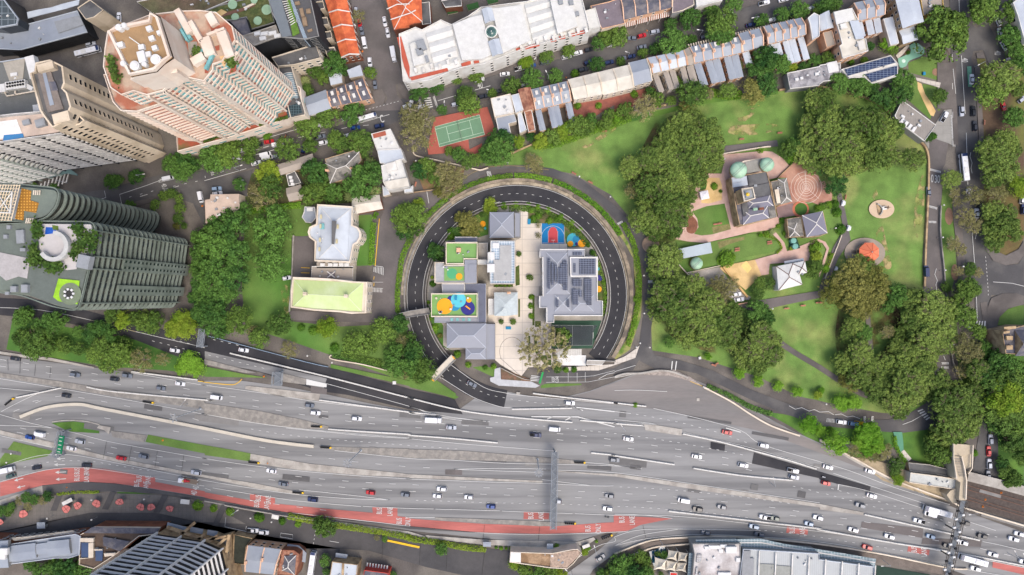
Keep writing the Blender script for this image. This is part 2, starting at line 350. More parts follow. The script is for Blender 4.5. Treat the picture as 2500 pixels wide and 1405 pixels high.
sheet('street', 'f 1560,880 1545,905 1400,930 1330,938 1322,908 1350,900 1440,906 1500,900 1535,880 1560,850 1566,800 1575,740 1582,690 1560,620 1530,570 1470,500 1400,450 1330,425 1256,410 1200,415 1150,445 1130,470 1130,440 1165,415 1230,403 1290,404 1350,412 1420,438 1500,500 1560,560 1600,600 1610,640 1600,680 1600,740 1590,800 1586,845 1600,868 1660,880 1740,905 1830,950 1920,985 2000,1008 2100,1025 2170,1025 2220,1010 2260,985 2280,930 2260,900 2300,900 2330,960 2320,1010 2260,1050 2200,1058 2130,1052 2000,1040 1900,1005 1830,975 1700,912 1650,902 1600,902', asph_mid)
sheet('street', 'f 2385,990 2430,990 2435,1040 2440,1180 2420,1170 2375,1150 2390,1060', asph_mid)
sheet('car_park', 'b1 1700,520 1951,490 c1 160,440 290,430 330,580 180,630 0,800 b2 1860,250 1780,345 1250,335 820,320 800,230 1540,265 1590,240 1590,0 b1 1600,1180 1600,1170 1630,800 1700,660', asph_brown)
sheet('car_park', 'b1 850,885 1040,890 1030,1290 840,1280', asph_brown)
sheet('car_park', 'b1 0,370 460,250 400,440 330,480 50,500 0,540 a1 1951,800 1850,600 1800,470 1951,380', asph_mid)
sheet('path', 'd1 1060,25 1550,-30 1560,30 1400,45 1020,110', asph_brown, 'p')
sheet('path', 'e1 165,480 210,475 250,650 300,920 180,1100 60,1405 e2 30,90 d2 1951,110 1700,160 1330,240 1170,180 1330,140 1951,40 e1 0,1380 130,1000 200,880 220,760', asph_brown, 'p')
sheet('path', 'd1 560,1230 740,1310 d2 700,0 560,-30 d1 440,1230 520,1100', asph_brown, 'p')
for s, wd in (('d2 1560,520 1700,620 1951,770 e2 150,870 400,1020 620,1080', 2.6), ('e2 455,240 470,400 490,600', 2.2), ('e1 1330,330 1300,600 1340,1000 1360,1405', 3.6), ('e2 1560,150 1680,900', 3.2)): road('path', s, wd, pave, 'p')
m, nm, mt = pring('kerb_strip', 276, 12, -33, 180, M('rock strip', S(176,164,142), var=.25, sc_=.5, col2=S(140,130,112), mixs=.3), 'p'); tag(m.build(nm, mt), kind='structure')
# footpaths beside the streets
for s, wd in (('f 430,428 560,385 700,338 860,288 905,272', 3.4), ('f 985,215 1010,232 1090,206 1180,183 1270,158 1380,132 1470,110', 3.6), ('f 1480,112 1600,78 1700,44 1800,15 1850,0', 3.6), ('f 1130,252 1200,236 1300,212 1384,194 1500,161 1640,125 1795,86 1900,60 2000,22', 2.2),
              ('f 295,508 369,490 440,470', 2.4), ('b0 1330,-20 1400,400 1500,650 1560,840', 4), ('e0 1260,540 1300,1380', 2.2), ('e0 1500,640 1545,1400', 2.4), ('e0 1210,600 1210,1040', 9)):
    LV['p'] += .004; m = MB(); m.ribbon([P(p.x, p.y) for p in lane(s)], wd, z=.1, h=LV['p']-.1); tag(m.build('footpath', pave), kind='structure')
for s in ('b0 1600,870 1690,850 1725,930 1700,1000 1560,1060 1540,1060 1600,980', 'b0 1840,800 1890,800 1951,850 c0 0,900 50,960 b0 1951,970 1880,930 1845,880', 'e0 1490,510 1560,500 1575,560 1500,560'):
    LV['p'] += .004; MB_ = MB(); MB_.prism(W(s), .05, LV['p'], 0, 0); tag(MB_.build('footpath', pave), kind='structure')
sheet('paved_apron', 'e1 1570,900 1620,1000 1780,1070 1900,1010 1951,930 1951,1060 1900,1140 1780,1165 1660,1120 1590,1020', pave, 'p')
sheet('paved_apron', 'e2 1600,560 1605,200 1640,110 1750,65 1880,65 1951,90 1951,170 1800,210 1710,300 1690,400 1700,640 1610,640', pave, 'p')
sheet('paved_apron', 'c2 765,870 805,860 810,785 865,770 870,885 1160,905 1240,945 1200,965 850,945 770,905 ', M('pale apron', S(190,192,194)), 'p')
sheet('paved_apron', 'd2 0,705 100,665 210,590 240,560 200,680 0,750 c2 1800,800 1480,800 1480,770 1720,755 1951,740', paveL, 'p')
# school island
sheet('school_yard', arc(219, -32, 218), M('yard ground', S(176,170,160), var=.1, col2=S(150,146,136), mixs=.08), 'p')
sheet('school_garden', arc(219, 35, 82)+[Vector(p) for p in Q('c1 1130,640 1130,765 1260,765 1475,765 1480,900 1500,990 1680,990')], M('garden bed', S(120,104,76), var=.25, col2=S(78,104,46), mixs=.15), 'p')
sheet('school_garden', arc(219, 100, 143)+[Vector(p) for p in Q('c1 430,920 650,900 750,870 755,650')], grassD, 'p')
sheet('school_garden', arc(219, 186, 215)+[Vector(p) for p in Q('c2 440,640 320,560 320,370')], grassD, 'p')
sheet('school_garden', arc(219, -12, 12)+[Vector(p) for p in Q('c1 1790,1090 c2 1790,100')], M('side bed', S(96,100,58), var=.25, col2=S(70,110,40), mixs=.2), 'p')
sheet('plaza', 'c1 1060,640 1125,640 1125,765 1260,765 1260,960 1500,960 1500,1010 1240,1010 1260,1350 c2 1230,0 1230,90 1190,90 1190,330 1250,330 1350,345 1350,600 1380,760 1130,770 1060,860 860,740 815,700 815,350 750,350 750,0 c1 1010,1340 1010,930 1060,900', plaza, 'p')
m = MB(); LV['p'] += .004; c0 = P(*Q('c2 975,620')[0], LV['p']); m.ribbon([c0+Vector((6*math.cos(R(a)), 7*math.sin(R(a)), 0)) for a in range(-30, 215, 12)]+[P(*Q('c2 862,680')[0], LV['p']), P(*Q('c2 1060,855')[0], LV['p'])], .25); tag(m.build('paving_ring', M('drain grey', S(140,134,128))), kind='structure')
sheet('planting_bed', 'c2 870,775 1155,885 1150,905 875,885', M('bark bed', S(126,98,80), var=.25, col2=S(104,92,72), mixs=.3), 'p')
for s in ('c2 1130,470 1150,470 1150,700 1130,700', 'c2 1185,470 1212,470 1215,600 1270,655 1350,655 1350,755 1290,745 1190,620', 'c1 1010,1180 1045,1160 1050,1350 1010,1360', 'c2 1170,80 1190,80 1190,370 1170,370', 'c2 1195,330 1250,330 1250,385 1195,385', 'c2 1035,120 1052,120 1052,290 1035,290', 'c1 800,1345 985,1345 985,1370 800,1370'):
    sheet('planting_bed', s, M('bed planting', S(92,104,52), var=.3, sc_=.8, col2=S(70,88,40), mixs=.4), 'p')
sheet('steps', 'c2 1385,595 1640,595 1640,655 1385,655', M('step concrete', S(206,204,198), ribs=.35, ribd=.75), 'p')
sheet('paved_apron', 'c2 1375,655 1680,655 1680,755 1375,750', M('white terrace', S(226,226,222)), 'p')
# observatory precinct
sheet('brick_path', 'd1 1020,110 1250,90 1400,75 1500,80 1600,140 1665,215 1545,330 1460,350 1550,700 1580,730 1560,790 1450,830 1300,850 1000,920 860,950 720,940 580,915 640,830 700,670 720,600 800,340 900,290 1020,290 1045,180', brick_pk, 'p')
sheet('observatory_lawn', 'd1 740,650 880,600 1050,575 1110,820 930,870 830,880 760,865 800,800 790,720', grass, 'p')
sheet('observatory_lawn', 'd1 820,380 870,330 1000,330 1025,400 1025,540 900,575 830,570 820,480', sandm, 'p')
sheet('observatory_lawn', 'd1 820,380 870,335 880,400 870,440 815,450', grassD, 'p')
sheet('garden_bed', 'd1 705,670 770,720 795,780 770,850 720,860 685,820', M('rose bed', S(134,90,70), var=.25), 'p', n=3)
sheet('observatory_lawn', 'd1 590,935 720,945 860,955 1000,925 1300,860 1380,870 1480,930 1560,930 1580,990 1500,1040 1150,1105 1000,1160 700,1230 610,1150', grass, 'p')
sheet('brick_path', 'd1 1540,850 1620,950 1645,1030 1951,910 e1 0,915 60,940 95,1000 60,1120 0,1280 e1 0,1230 70,1010 30,950 0,945 d1 1951,935 1870,970 1860,1080 1850,1120 1480,1150 1470,1250 1400,1260 1320,1150 1340,1110 1560,1050 1600,1000 1580,940 1500,860', brick_pk, 'p')
sheet('gravel_yard', 'd1 1050,1165 1340,1110 1400,1260 1250,1400 1000,1190', sandm, 'p')
sheet('sand_pit', 'd1 1205,1170 1255,1120 1310,1190 1270,1240', M('sand', S(240,206,130)), 'p')
sheet('concrete_yard', 'd1 700,1235 1000,1180 1090,1300 1200,1405 d2 1300,100 1280,130 1100,110 800,0 d1 900,1405 740,1290', M('yard concrete', S(168,162,154), var=.15, col2=S(140,136,128), mixs=.15), 'p')
sheet('garden_bed', 'd1 930,800 1090,770 1110,820 940,860', M('flower bed', S(130,126,80), var=.3), 'p')
sheet('garden_bed', 'd1 980,940 1240,890 1240,920 1100,960 1000,1005', M('flower bed', S(130,126,80), var=.3), 'p')
sheet('dial_court', 'd1 1660,215 1780,150 1951,300 e1 0,370 50,360 125,490 120,545 0,580 d1 1951,590 1870,560 1730,560 1560,710 1540,610 1640,560 1640,330 1550,330', M('worn brick', S(188,146,126), var=.12, col2=S(168,120,102), mixs=.15), 'p')
sheet('dial_court', 'd1 1545,610 1700,570 1720,690 1560,715', M('dark paving', S(140,118,116)), 'p')
def disc(name, c, r, mat, lv='p', ry=None, n=32, col=0):
    LV[lv] += .004; p = P(*Q(c)[0], LV[lv]); ry = ry or r; m = MB()
    m.face([(p.x+r*math.cos(2*math.pi*k/n), p.y+ry*math.sin(2*math.pi*k/n), p.z) for k in range(n)]); return tag(m.build(name, mat), kind='structure')
disc('dial_court', 'd1 1775,630', 4, M('ring brick', S(196,120,90))); disc('planting_bed', 'd1 1778,628', 3, grassD)
disc('path', 'd1 345,965', 4.1, M('tan disc', S(176,152,130), var=.1, col2=S(150,130,112), mixs=.3), 'p')
disc('paved_disc', 'e1 595,628', 6.1, M('tan paving', S(208,184,156), var=.06), 'p', ry=4.5)
disc('paved_disc', 'e1 435,1045', 9.8, M('gravel disc', S(160,148,134), var=.1), 'p', ry=7.3)
m = MB(); LV['p'] += .004; c0 = P(*Q('d1 1828,422')[0], LV['p'])
for r in (.5, 1.1, 1.9, 2.9, 4.1, 5.6, 7.4): m.ribbon([c0+Vector((r*math.cos(R(a)), r*1.03*math.sin(R(a)), 0)) for a in range(0, 360, 10)], .16, closed=True)
for a in (95, 92, 236, 318, 120): m.ribbon([c0, c0+Vector((8.2*math.cos(R(a)), 8.2*math.sin(R(a)), 0))], .14)
tag(m.build('dial_rings', M('pale lines', S(232,216,204))), kind='structure')
# playground ground
sheet('playground', 'e0 750,560 870,500 860,440 930,410 1000,470 980,530 860,580 830,630 770,645', M('aqua rubber', S(138,190,164), var=.05), 'p', n=3)
disc('playground', 'e0 945,470', 1.9, M('pale ring', S(214,232,222))); disc('playground', 'e0 945,470', 1.6, M('aqua rubber')if 0 else MATS['aqua rubber']); disc('playground', 'e0 805,583', .9, MATS['pale ring'])
sheet('path', 'e0 920,740 1160,790 1145,838 930,770', paveL, 'p'); sheet('path', 'e0 730,530 850,420 860,440 800,520 750,560', paveL, 'p')
sheet('bike_lane', 'e3 705,40 790,40 800,130 805,205 765,245 740,180', M('green lane', S(96,150,122), var=.08), 'p')
sheet('path', 'e3 765,245 808,208 880,295 835,335', paveL, 'p')
sheet('bike_box', 'e0 1408,635 1450,635 1455,825 1420,830', M('green box', S(104,156,132), var=.2), 'p')
# bottom street and promenade
sheet('promenade', 'f -200,1260 0,1228 102,1213 205,1203 384,1208 500,1223 700,1260 780,1290 600,1290 480,1278 380,1265 220,1262 100,1285 0,1300 -200,1330', M('promenade paving', S(122,117,112), var=.1, uvp=(2, 2, .06, S(104,100,96)), col2=S(116,112,107)), 'r')
for s in ('a3 540,640 600,630 540,790 480,790', 'a3 1050,610 1110,610 1030,780 970,775', 'a3 1545,640 1605,645 1520,810 1460,805', 'b3 160,730 220,740 120,940 70,930'): sheet('promenade_band', s, M('dark band', S(88,86,86)), 'p')
sheet('street', 'f -200,1340 0,1300 100,1280 220,1252 380,1252 480,1275 500,1290 600,1300 720,1325 760,1345 752,1420 820,1420 830,1340 900,1345 1040,1385 1290,1440 1290,1380 1240,1345 1100,1330 900,1300 780,1270 560,1235 555,1255 600,1280 500,1275 380,1290 200,1300 0,1340', M('lower street', S(86,84,84), var=.1, col2=S(76,75,76), mixs=.05), 'r')
for s in ('a3 1610,660 1830,690 1830,740 1740,740 1600,700',): sheet('planting_bed', s, M('dark band'), 'p') if 0 else None
sheet('railway_bed', 'e3 1400,500 1951,640 1951,900 1380,740', M('ballast', S(86,77,72), var=.3, sc_=.8, fine=3), 'r')
m = MB(); LV['m'] += .004
for s in ('e3 1400,545 1951,700', 'e3 1400,585 1951,745', 'e3 1395,650 1951,815', 'e3 1395,680 1951,845'): m.ribbon(W(s, .5), .18, h=.15)
tag(m.build('railway_track', M('rail steel', S(132,100,84))), kind='structure')
sheet('pool', 'd3 330,1180 480,1130 520,1250 380,1330 350,1250', M('water', S(30,84,110), rough=.1), 'p')
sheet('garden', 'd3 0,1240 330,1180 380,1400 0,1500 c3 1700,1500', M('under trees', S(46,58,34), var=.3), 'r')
sheet('court', 'e3 540,1310 1060,1400 1100,1500 540,1500', M('green court', S(44,66,56)), 'r')

# ------------------------------------------------------------ sports grounds
sheet('tennis_court', 'c0 170,1400 240,1120 740,1020 830,1280 560,1330 c1 570,60 690,0 680,110 640,120 520,80 180,110 160,0', M('court red', S(172,96,82), var=.1, sc_=.3), 'p')
sheet('tennis_court', 'c0 240,1210 665,1095 715,1285 285,1402', M('court green', S(112,148,118), var=.06, sc_=.3), 'p')
tc_ = Q('c0 240,1210 665,1095 715,1285 285,1402')
def bil(u, v):
    a, b, c, d = [Vector(t) for t in tc_]; p = (a*(1-u)+b*u)*(1-v)+(d*(1-u)+c*u)*v; return P(p.x, p.y, LV['c'])
m = MB(); LV['c'] += .004
for l in (((0, 0), (1, 0)), ((0, 1), (1, 1)), ((0, 0), (0, 1)), ((1, 0), (1, 1)), ((0, .13), (1, .13)), ((0, .87), (1, .87)), ((.24, .13), (.24, .87)), ((.76, .13), (.76, .87)), ((.24, .5), (.76, .5))):
    m.ribbon([bil(*l[0]), bil(*l[1])], .16)
tag(m.build('court_lines', M('pale line', S(196,220,196))), kind='structure')
sheet('basketball_court', 'c1 1260,765 1472,765 1472,958 1260,958', M('court blue', S(30,122,178), var=.04), 'p')
sheet('basketball_court', 'c1 1320,838 1412,838 1412,950 1320,950', M('key red', S(200,80,84), var=.04), 'p')
disc('basketball_court', 'c1 1366,838', 2.0, MATS['key red'])
m = MB(); LV['c'] += .004; c0 = P(*Q('c1 1366,900')[0], LV['c'])
m.ribbon([c0+Vector((5.6*math.cos(R(a)), 5.7*math.sin(R(a)), 0)) for a in range(15, 166, 10)], .14)
m.ribbon(W('c1 1320,838 1412,838 1412,950 1320,950', LV['c']), .14, closed=True); m.ribbon(W('c1 1262,950 1472,950', LV['c']), .14)
m.ribbon([c0+Vector((2.0*math.cos(R(a)), 3.1+2.0*math.sin(R(a)), 0)) for a in range(0, 181, 15)], .14)
tag(m.build('court_lines', white), kind='structure')
CO = dict(o=M('play orange', S(250,168,40), var=.04), t=M('play teal', S(76,176,190), var=.04), n=M('play navy', S(56,56,130), var=.04), g=M('play green', S(84,170,120), var=.04), c=M('play cyan', S(96,196,210), var=.04), b=M('play blue', S(50,140,180), var=.04))
for c, r, k in (('c1 1560,920', 3.2, 't'), ('c1 1590,915', 1.9, 'b'), ('c1 1532,958', 1.4, 'o'), ('c1 1590,960', .8, 'n'), ('c1 1640,955', 1.9, 'o'), ('c1 1810,1285', 1.4, 'n'), ('c1 1805,1195', .9, 't'), ('c2 1800,25', 1.5, 'o'), ('c1 698,768', 1.4, 'o'), ('c1 720,812', .6, 't')): disc('playground', c, r, CO[k])
sheet('sports_court', 'c2 1352,325 1828,325 1740,590 1352,590', M('artificial turf', S(56,86,68), var=.08), 'p')

# ------------------------------------------------------------ medians, kerbs (raised)
KZ = [.46]
def median(s, mat, name='median'):
    KZ[0] += .005; m = MB(); m.prism(W(s), .1, KZ[0], 0, 0); return tag(m.build(name, mat), kind='structure')
for s, mt in (('a2 0,820 600,905 1100,985 1951,1080 1951,1165 1400,1090 1000,1030 600,960 0,860', concD), ('b2 0,1110 500,1180 900,1260 1180,1330 1180,1355 900,1350 400,1290 0,1220', concD),
    ('a3 0,20 500,135 1000,262 1500,362 1951,448 b3 500,530 900,610 900,635 500,575 0,470 a3 1951,470 1500,395 1000,300 500,185 0,60', concr),
    ('b3 440,245 1000,340 1870,430 1951,440 c3 870,485 1265,502 1265,520 0,475 b3 1951,470 1500,450 900,400 430,330', concr),
    ('b3 1090,175 1240,180 1951,197 c3 0,202 500,217 1370,287 1650,320 1650,345 1200,325 400,300 0,285 b3 1951,283 1240,212', concD),
    ('c3 1240,400 1951,440 d3 0,432 800,545 1951,722 e3 425,805 425,830 0,775 d3 1951,755 800,590 0,460 c3 1951,460', concr),
    ('c3 245,850 1100,880 1480,900 1590,915 1240,935 700,905 250,875', concD), ('b2 390,950 430,945 1100,1022 1090,1090 700,1040 390,975', concr),
    ('b2 720,820 970,880 960,935 700,900', concD), ('b2 970,880 1165,925 1160,960 970,935', white), ('f 1572,1036 1600,1038 1665,1048 1663,1064 1575,1050', concr),
    ('c3 150,1020 700,1062 1600,1082 1750,1040 1770,1060 1700,1110 1400,1140 700,1110 180,1050', concr), ('a2 1951,690 b2 500,820 b2 400,825 0,740', concD),
    ('d3 0,1190 300,1090 600,1050 1000,1035 1400,1055 1951,1110 e3 600,1215 1200,1330 1200,1400 600,1290 0,1170 d3 1951,1190 1400,1090 1000,1070 600,1085 340,1140 0,1270', M('busway brown', S(118,108,100), var=.2)),
    ('a3 0,690 410,548 415,635 300,640 0,735', concr), ('a3 410,548 800,512 1100,530 1400,575 1951,665 b3 500,760 1000,840 1500,890 1951,935 c3 700,1000 b3 1951,960 1000,850 500,780 0,690 a3 1500,625 1100,600 415,635', asph_mid),
    ('b3 0,690 500,785 1000,850 1500,925 1951,985 c3 150,1030 150,1045 b3 1951,1010 1500,950 1000,870 500,800 0,700', concr), ('a2 950,1320 1060,1340 1040,1405 a3 1000,20 930,0', concr), ('a3 1060,25 1400,70 1375,135 1080,85', concD),
    ('d2 280,815 560,790 720,860 840,950 720,900 540,850 280,840', M('works rubble', S(160,150,142), var=.4, sc_=.8)), ('a2 0,615 230,650 500,680 900,765 900,780 450,700 200,672 0,640', concr),
    ('e3 340,280 480,300 700,350 860,420 870,520 1250,585 1220,700 900,600 600,500 400,350', M('sandstone bank', S(172,156,128), var=.25)), ('e2 0,1340 340,1395 e3 400,350 640,490 700,530 650,520 330,320 0,130', M('busway brown'))if 0 else ('e3 0,130 330,320 640,490 700,530 720,520 400,320 0,100', concr)):
    median(s, mt)
m = MB(); m.ribbon([P(p.x, p.y, .3) for p in lane('a2 200,1240 450,1150 750,1120 1000,1165 1951,1348 b3 600,120 1040,175')], 1.5, h=.9); tag(m.build('median_wall', M('beige concrete', S(206,198,182), var=.08)), 'long curved beige concrete wall dividing the motorway carriageways at left', 'wall')
for s in ('a2 500,1290 620,1275 800,1280 950,1315', 'f 1020,0 1021,1'):
    m = MB(); m.ribbon([P(p.x, p.y, .2) for p in lane(s)], .5, h=.4); tag(m.build('kerb', concr), kind='structure')
# ------------------------------------------------------------ red lanes
for s in ('a3 0,520 440,400 620,378 800,375 1000,392 1200,425 1480,475 1478,515 1951,605 b3 0,615 430,690 430,628 670,668 668,722 1200,775 1600,810 1595,757 1835,765 1835,842 1951,855 c3 0,865 700,915 1370,940 1840,905 1945,900 1945,835 d3 0,835 550,865 250,925 120,985 0,990 c3 1951,990 1300,1010 700,1000 0,940 b3 1951,930 1500,885 1000,838 500,760 0,685 a3 1951,660 1400,570 1100,530 800,512 410,547 0,655',
          'c3 1088,800 1330,808 1325,872 1085,870', 'd3 1645,940 1845,968 1840,1020 1637,1000', 'e3 850,1125 1053,1165 1045,1215 840,1180', 'e3 1655,1275 1951,1335 e3 2400,1450 2400,1540 1951,1400 1650,1330'): sheet('bus_lane', s, redp, 'm')
for s in ('d3 918,133 1055,160 1050,220 915,200', 'd3 1330,235 1951,415 e3 490,560 480,612 0,490 d3 1951,480 1310,340'): sheet('asphalt_patch', s, asph_dark, 'm')
for s in ('e3 405,895 460,900 990,960 985,1050 400,950', 'e3 985,1050 1550,1070 1540,1135 975,1105', 'c3 340,398 500,402 500,450 340,445', 'b2 1010,945 1165,975 1160,1030 1008,1010'): sheet('asphalt_patch', s, asph_brown, 'm')

rp = random.Random(5)
for k in range(34):
    x = rp.uniform(20, 2450); y = 985+rp.uniform(0, 190)+max(0, x-1500)*.13-max(0, 500-x)*.02; a = R(mgr(x)); u, v = rp.uniform(8, 55), rp.uniform(3, 8); c, s_ = math.cos(a), math.sin(a)
    sheet('asphalt_patch', [(x+i*u*c-j*v*s_, y+i*u*s_+j*v*c) for i, j in ((-1, -1), (1, -1), (1, 1), (-1, 1))], M('road patch %d' % (k % 3), (S(112,111,110), S(134,132,129), S(98,97,97))[k % 3], var=.12, fine=2.5), 'm')
jm = MB(); LV['m'] += .004
for s in ('a2 80,690 85,800', 'a2 200,700 195,830', 'a2 345,740 335,850', 'a2 490,760 480,870', 'a3 1020,130 990,290', 'a3 1260,170 1230,330', 'a3 1505,215 1480,380', 'a3 1755,260 1735,410', 'c3 715,920 700,1060', 'c3 1240,935 1225,1075', 'b2 1380,845 1330,960', 'e3 1190,480 1180,560', 'c1 0,1200 0,1201', 'd3 270,925 305,1075', 'c2 830,990 830,1110', 'c3 105,1090 95,1300', 'c3 360,1130 350,1350', 'c3 715,1180 690,1400', 'b3 1700,1040 1690,1240'): jm.ribbon(W(s), .16, z=LV['m'])
tag(jm.build('road_joint', M('tar joint', S(62,61,60))), kind='structure')
# ------------------------------------------------------------ painted markings
mk = MB(); mz = LV['m']+.012
def solid(s, w_=.2, n=5): mk.ribbon([P(p.x, p.y) for p in lane(s, n)], w_, z=mz)
def dash(pts, on, per, w_=.2, off=0):
    pts = [P(p.x, p.y, mz) for p in pts]; L_ = [0]
    for i in range(1, len(pts)): L_.append(L_[-1]+(pts[i]-pts[i-1]).length)
    def at(d):
        for i in range(1, len(pts)):
            if d <= L_[i]: return pts[i-1].lerp(pts[i], (d-L_[i-1])/max(1e-6, L_[i]-L_[i-1]))
        return pts[-1]
    d = off
    while d+on < L_[-1]: mk.ribbon([at(d), at(d+on)], w_, z=mz); d += per
Lg = (3.1, 11.5); Sh = (1.2, 3.85)
dash(arc(RR, -36, 226, 70)+[Vector(p) for p in ((1110, 921), (1150, 946), (1195, 965), (1272, 979), (1369, 990), (1430, 999))], *Sh, w_=.16)
solid('f 1000,0 1001,0') if 0 else None
for r in (229, 267.5): mk.ribbon([P(p.x, p.y) for p in arc(r, -35, 222 if r < 240 else 228, 70)], .18, z=mz)
for s in ('f 0,878 193,907 475,953 754,999 868,1015 984,1026 1095,1036 1200,1045 1269,1051 1386,1061 1443,1067 1563,1083 1681,1102 1800,1124 1860,1140', 'f 0,894 186,922 410,958 577,985 746,1014 860,1030 976,1041 1095,1051 1211,1061 1331,1071 1450,1084 1568,1100 1686,1120 1792,1139 1860,1156',
          'a2 310,1095 600,1040 800,1065 1010,1100 1220,1142 1430,1182 1850,1260 b3 0,-20', 'a2 130,1190 400,1085', 'a2 340,1270 550,1215 770,1213 970,1247 1190,1288 1395,1328 1600,1367 1820,1405',
          'a3 160,40 430,100 640,150 860,205 1090,250 1320,297 1520,333 1710,367 1951,405 b3 80,418 300,450 525,480 750,510 975,533 1180,553 1405,573 1630,587 1860,600 c3 140,609 370,618 600,628 830,636 1060,645 1300,654 1530,662 1765,674 d3 40,685 280,698 515,715 755,736 990,757 1225,785 1455,815 1695,835 1840,872 1951,890 e3 130,910 360,948 600,987 850,1027 1080,1067 1300,1105 1550,1152 1951,1250',
          'a3 190,1 420,45 660,98 880,145 1110,195 1325,237 1570,282 1800,323 1951,347 b3 160,372 385,402 610,431 830,457 1060,482 1290,502 1510,519 1740,532 1951,541 c3 30,542 205,550 440,560 670,569 900,577 1140,587 1370,596 1600,605 1840,615 d3 125,628 360,642 600,660 830,682 1070,706 1310,733 1545,765 1785,800 e3 60,838 300,873 530,912 750,955 960,990',
          'b3 0,575 250,655 470,695 700,730 920,758 1145,785 1370,805', 'c3 130,377 360,390', 'b3 80,100 295,140 510,180 735,220 955,256 1180,290 1400,320 1630,343 1855,362 c3 60,380'):
    dash(lane(s), *Lg)
for s in ('b2 440,1357 720,1405 b3 800,67 950,86 1100,100 1330,120 1560,137 1860,160 c3 60,172 290,188 520,207', 'f 1190,1030 1320,1040 1436,1052 1551,1065 1690,1087 1823,1113', 'd2 205,1216 435,1256 670,1306 900,1365 d3 1050,65 1280,148',
          'e3 115,577 267,619 422,660 650,727 805,770 962,818 1117,863 1270,910 1430,958 1605,1015 1770,1062', 'e3 65,630 222,671 450,733 605,775 757,820 915,866 1070,910 1227,957 1385,1003', 'a3 225,375 300,357 450,328 600,314 740,314 890,322 1030,345 1180,370 1330,395 1470,415',
          'c3 60,690 220,694 450,702 680,711 910,716 1140,720 1300,721', 'c3 1450,727 1610,733 1760,738 1950,748 d3 210,755 440,771 610,785 780,800 930,815 1090,832 1320,860', 'd3 50,563 230,570 540,590 780,612 1010,636 1250,663 1480,693 1700,725',
          'd3 1430,978 1580,993 1850,1025 e3 0,1040 110,1057 260,1083 420,1110 630,1143 780,1170 900,1190 1080,1222', 'b2 35,652 180,685 320,720 460,755 600,787', 'b2 80,505 230,540 370,572', 'a2 1450,518 1650,567 1850,620 1951,640', 'd3 1700,555 1870,594 e3 0,620', 'a2 1640,500 1951,585'):
    dash(lane(s), *Sh)
for s in ('a2 0,875 600,975 1250,1085 1951,1215 b2 0,1215 600,1315 1200,1380 1951,1440', 'a2 1250,820 1951,940 b2 0,938 600,1020 1100,1100 1951,1190 c2 0,1210 400,1250 730,1283', 'a2 20,1190 160,1115 400,1005 600,965', 'a2 0,965 380,1000', 'a2 0,1215 300,1300 600,1365', 'a3 0,-25 500,0 1000,120 1260,170 1500,212 1951,290 b3 0,290 400,350 830,400 1400,450 1951,483 c3 0,485 700,512 1200,525 1730,549 d3 -10,550',
          'b3 780,0 1500,70 1951,100 c3 0,102 500,150 900,182 1400,220', 'b3 1240,215 1951,290 c3 300,300 900,335 1400,345 1951,360 d3 250,388', 'a3 500,185 0,70', 'b3 0,500 500,580 920,637 1400,672 1760,683', 'b3 900,588 1400,640 1760,683', 'b3 80,570 470,632', 'b3 500,637 900,695 1490,746', 'b3 1510,746 1951,765 c3 230,770', 'c3 247,771 860,788', 'c3 880,790 1550,814', 'c3 1575,814 1951,830 d3 300,830 550,860',
          'c3 0,850 240,850', 'c3 0,940 700,998 1300,1012 1951,990 d3 130,980', 'a3 0,515 440,400 800,378 1180,425 1460,470', 'a3 1480,480 1951,552', 'a3 0,380 300,280 520,250 740,262 1000,310 1951,500', 'b3 820,805 1500,880 1951,935', 'c3 420,392 860,383 1300,390', 'c3 420,392 900,410 1200,420', 'c3 1400,400 1951,425 d3 800,540 1951,712', 'd3 0,355 260,388', 'c3 1260,490 1730,548', 'c3 1650,325 1951,350',
          'd2 0,1190 155,1208', 'd2 370,1160 800,1255 1200,1370 d3 1400,155 1951,320 e3 300,412 700,562 1240,730', 'd2 0,1265 400,1310 d3 0,-50 500,10 800,75 1300,190 1951,380', 'd3 0,820 600,840 1200,900 1951,985 e3 600,1070 1300,1200 1951,1330', 'd3 0,1035 200,975 500,960 900,965 1390,975', 'd3 0,1120 250,1020 600,965',
          'd3 0,1120 400,1040 1000,1015 1951,1085 e3 600,1190 1200,1310 1951,1440', 'c3 1340,1400 1560,1260 1800,1120 1951,1080 d3 0,1040', 'e3 185,537 480,605 1000,770 1300,855 1675,975', 'e3 130,430 560,575 1000,720', 'e3 1550,1080 1700,1110 1951,1170', 'b3 430,690 490,695', 'a1 160,0 161,1' if 0 else 'b2 1165,925 1951,1140 c2 250,1235 500,1275',
          'c2 0,1140 300,1225 700,1280', 'c2 290,860 600,1050 850,1140 980,1155', 'c2 400,750 700,955 900,1010 1060,1035 1600,1085 1951,1115', 'd2 0,990 200,985 500,1000', 'a2 0,200 400,225 870,320 1300,430 1951,580', 'b2 0,520 -20,515' if 0 else 'd2 0,810 200,750', 'd2 0,870 250,820'):
    solid(s, .2)
for s in ('c2 1650,1180 1575,1148 1951,1190', 'c2 1160,1238 1600,1240 1951,1335', 'c2 1310,1260 1360,1240', 'c2 1480,1275 1540,1240', 'd3 1060,0 1200,40', 'e3 180,535 175,590'): solid(s, .5, 1)
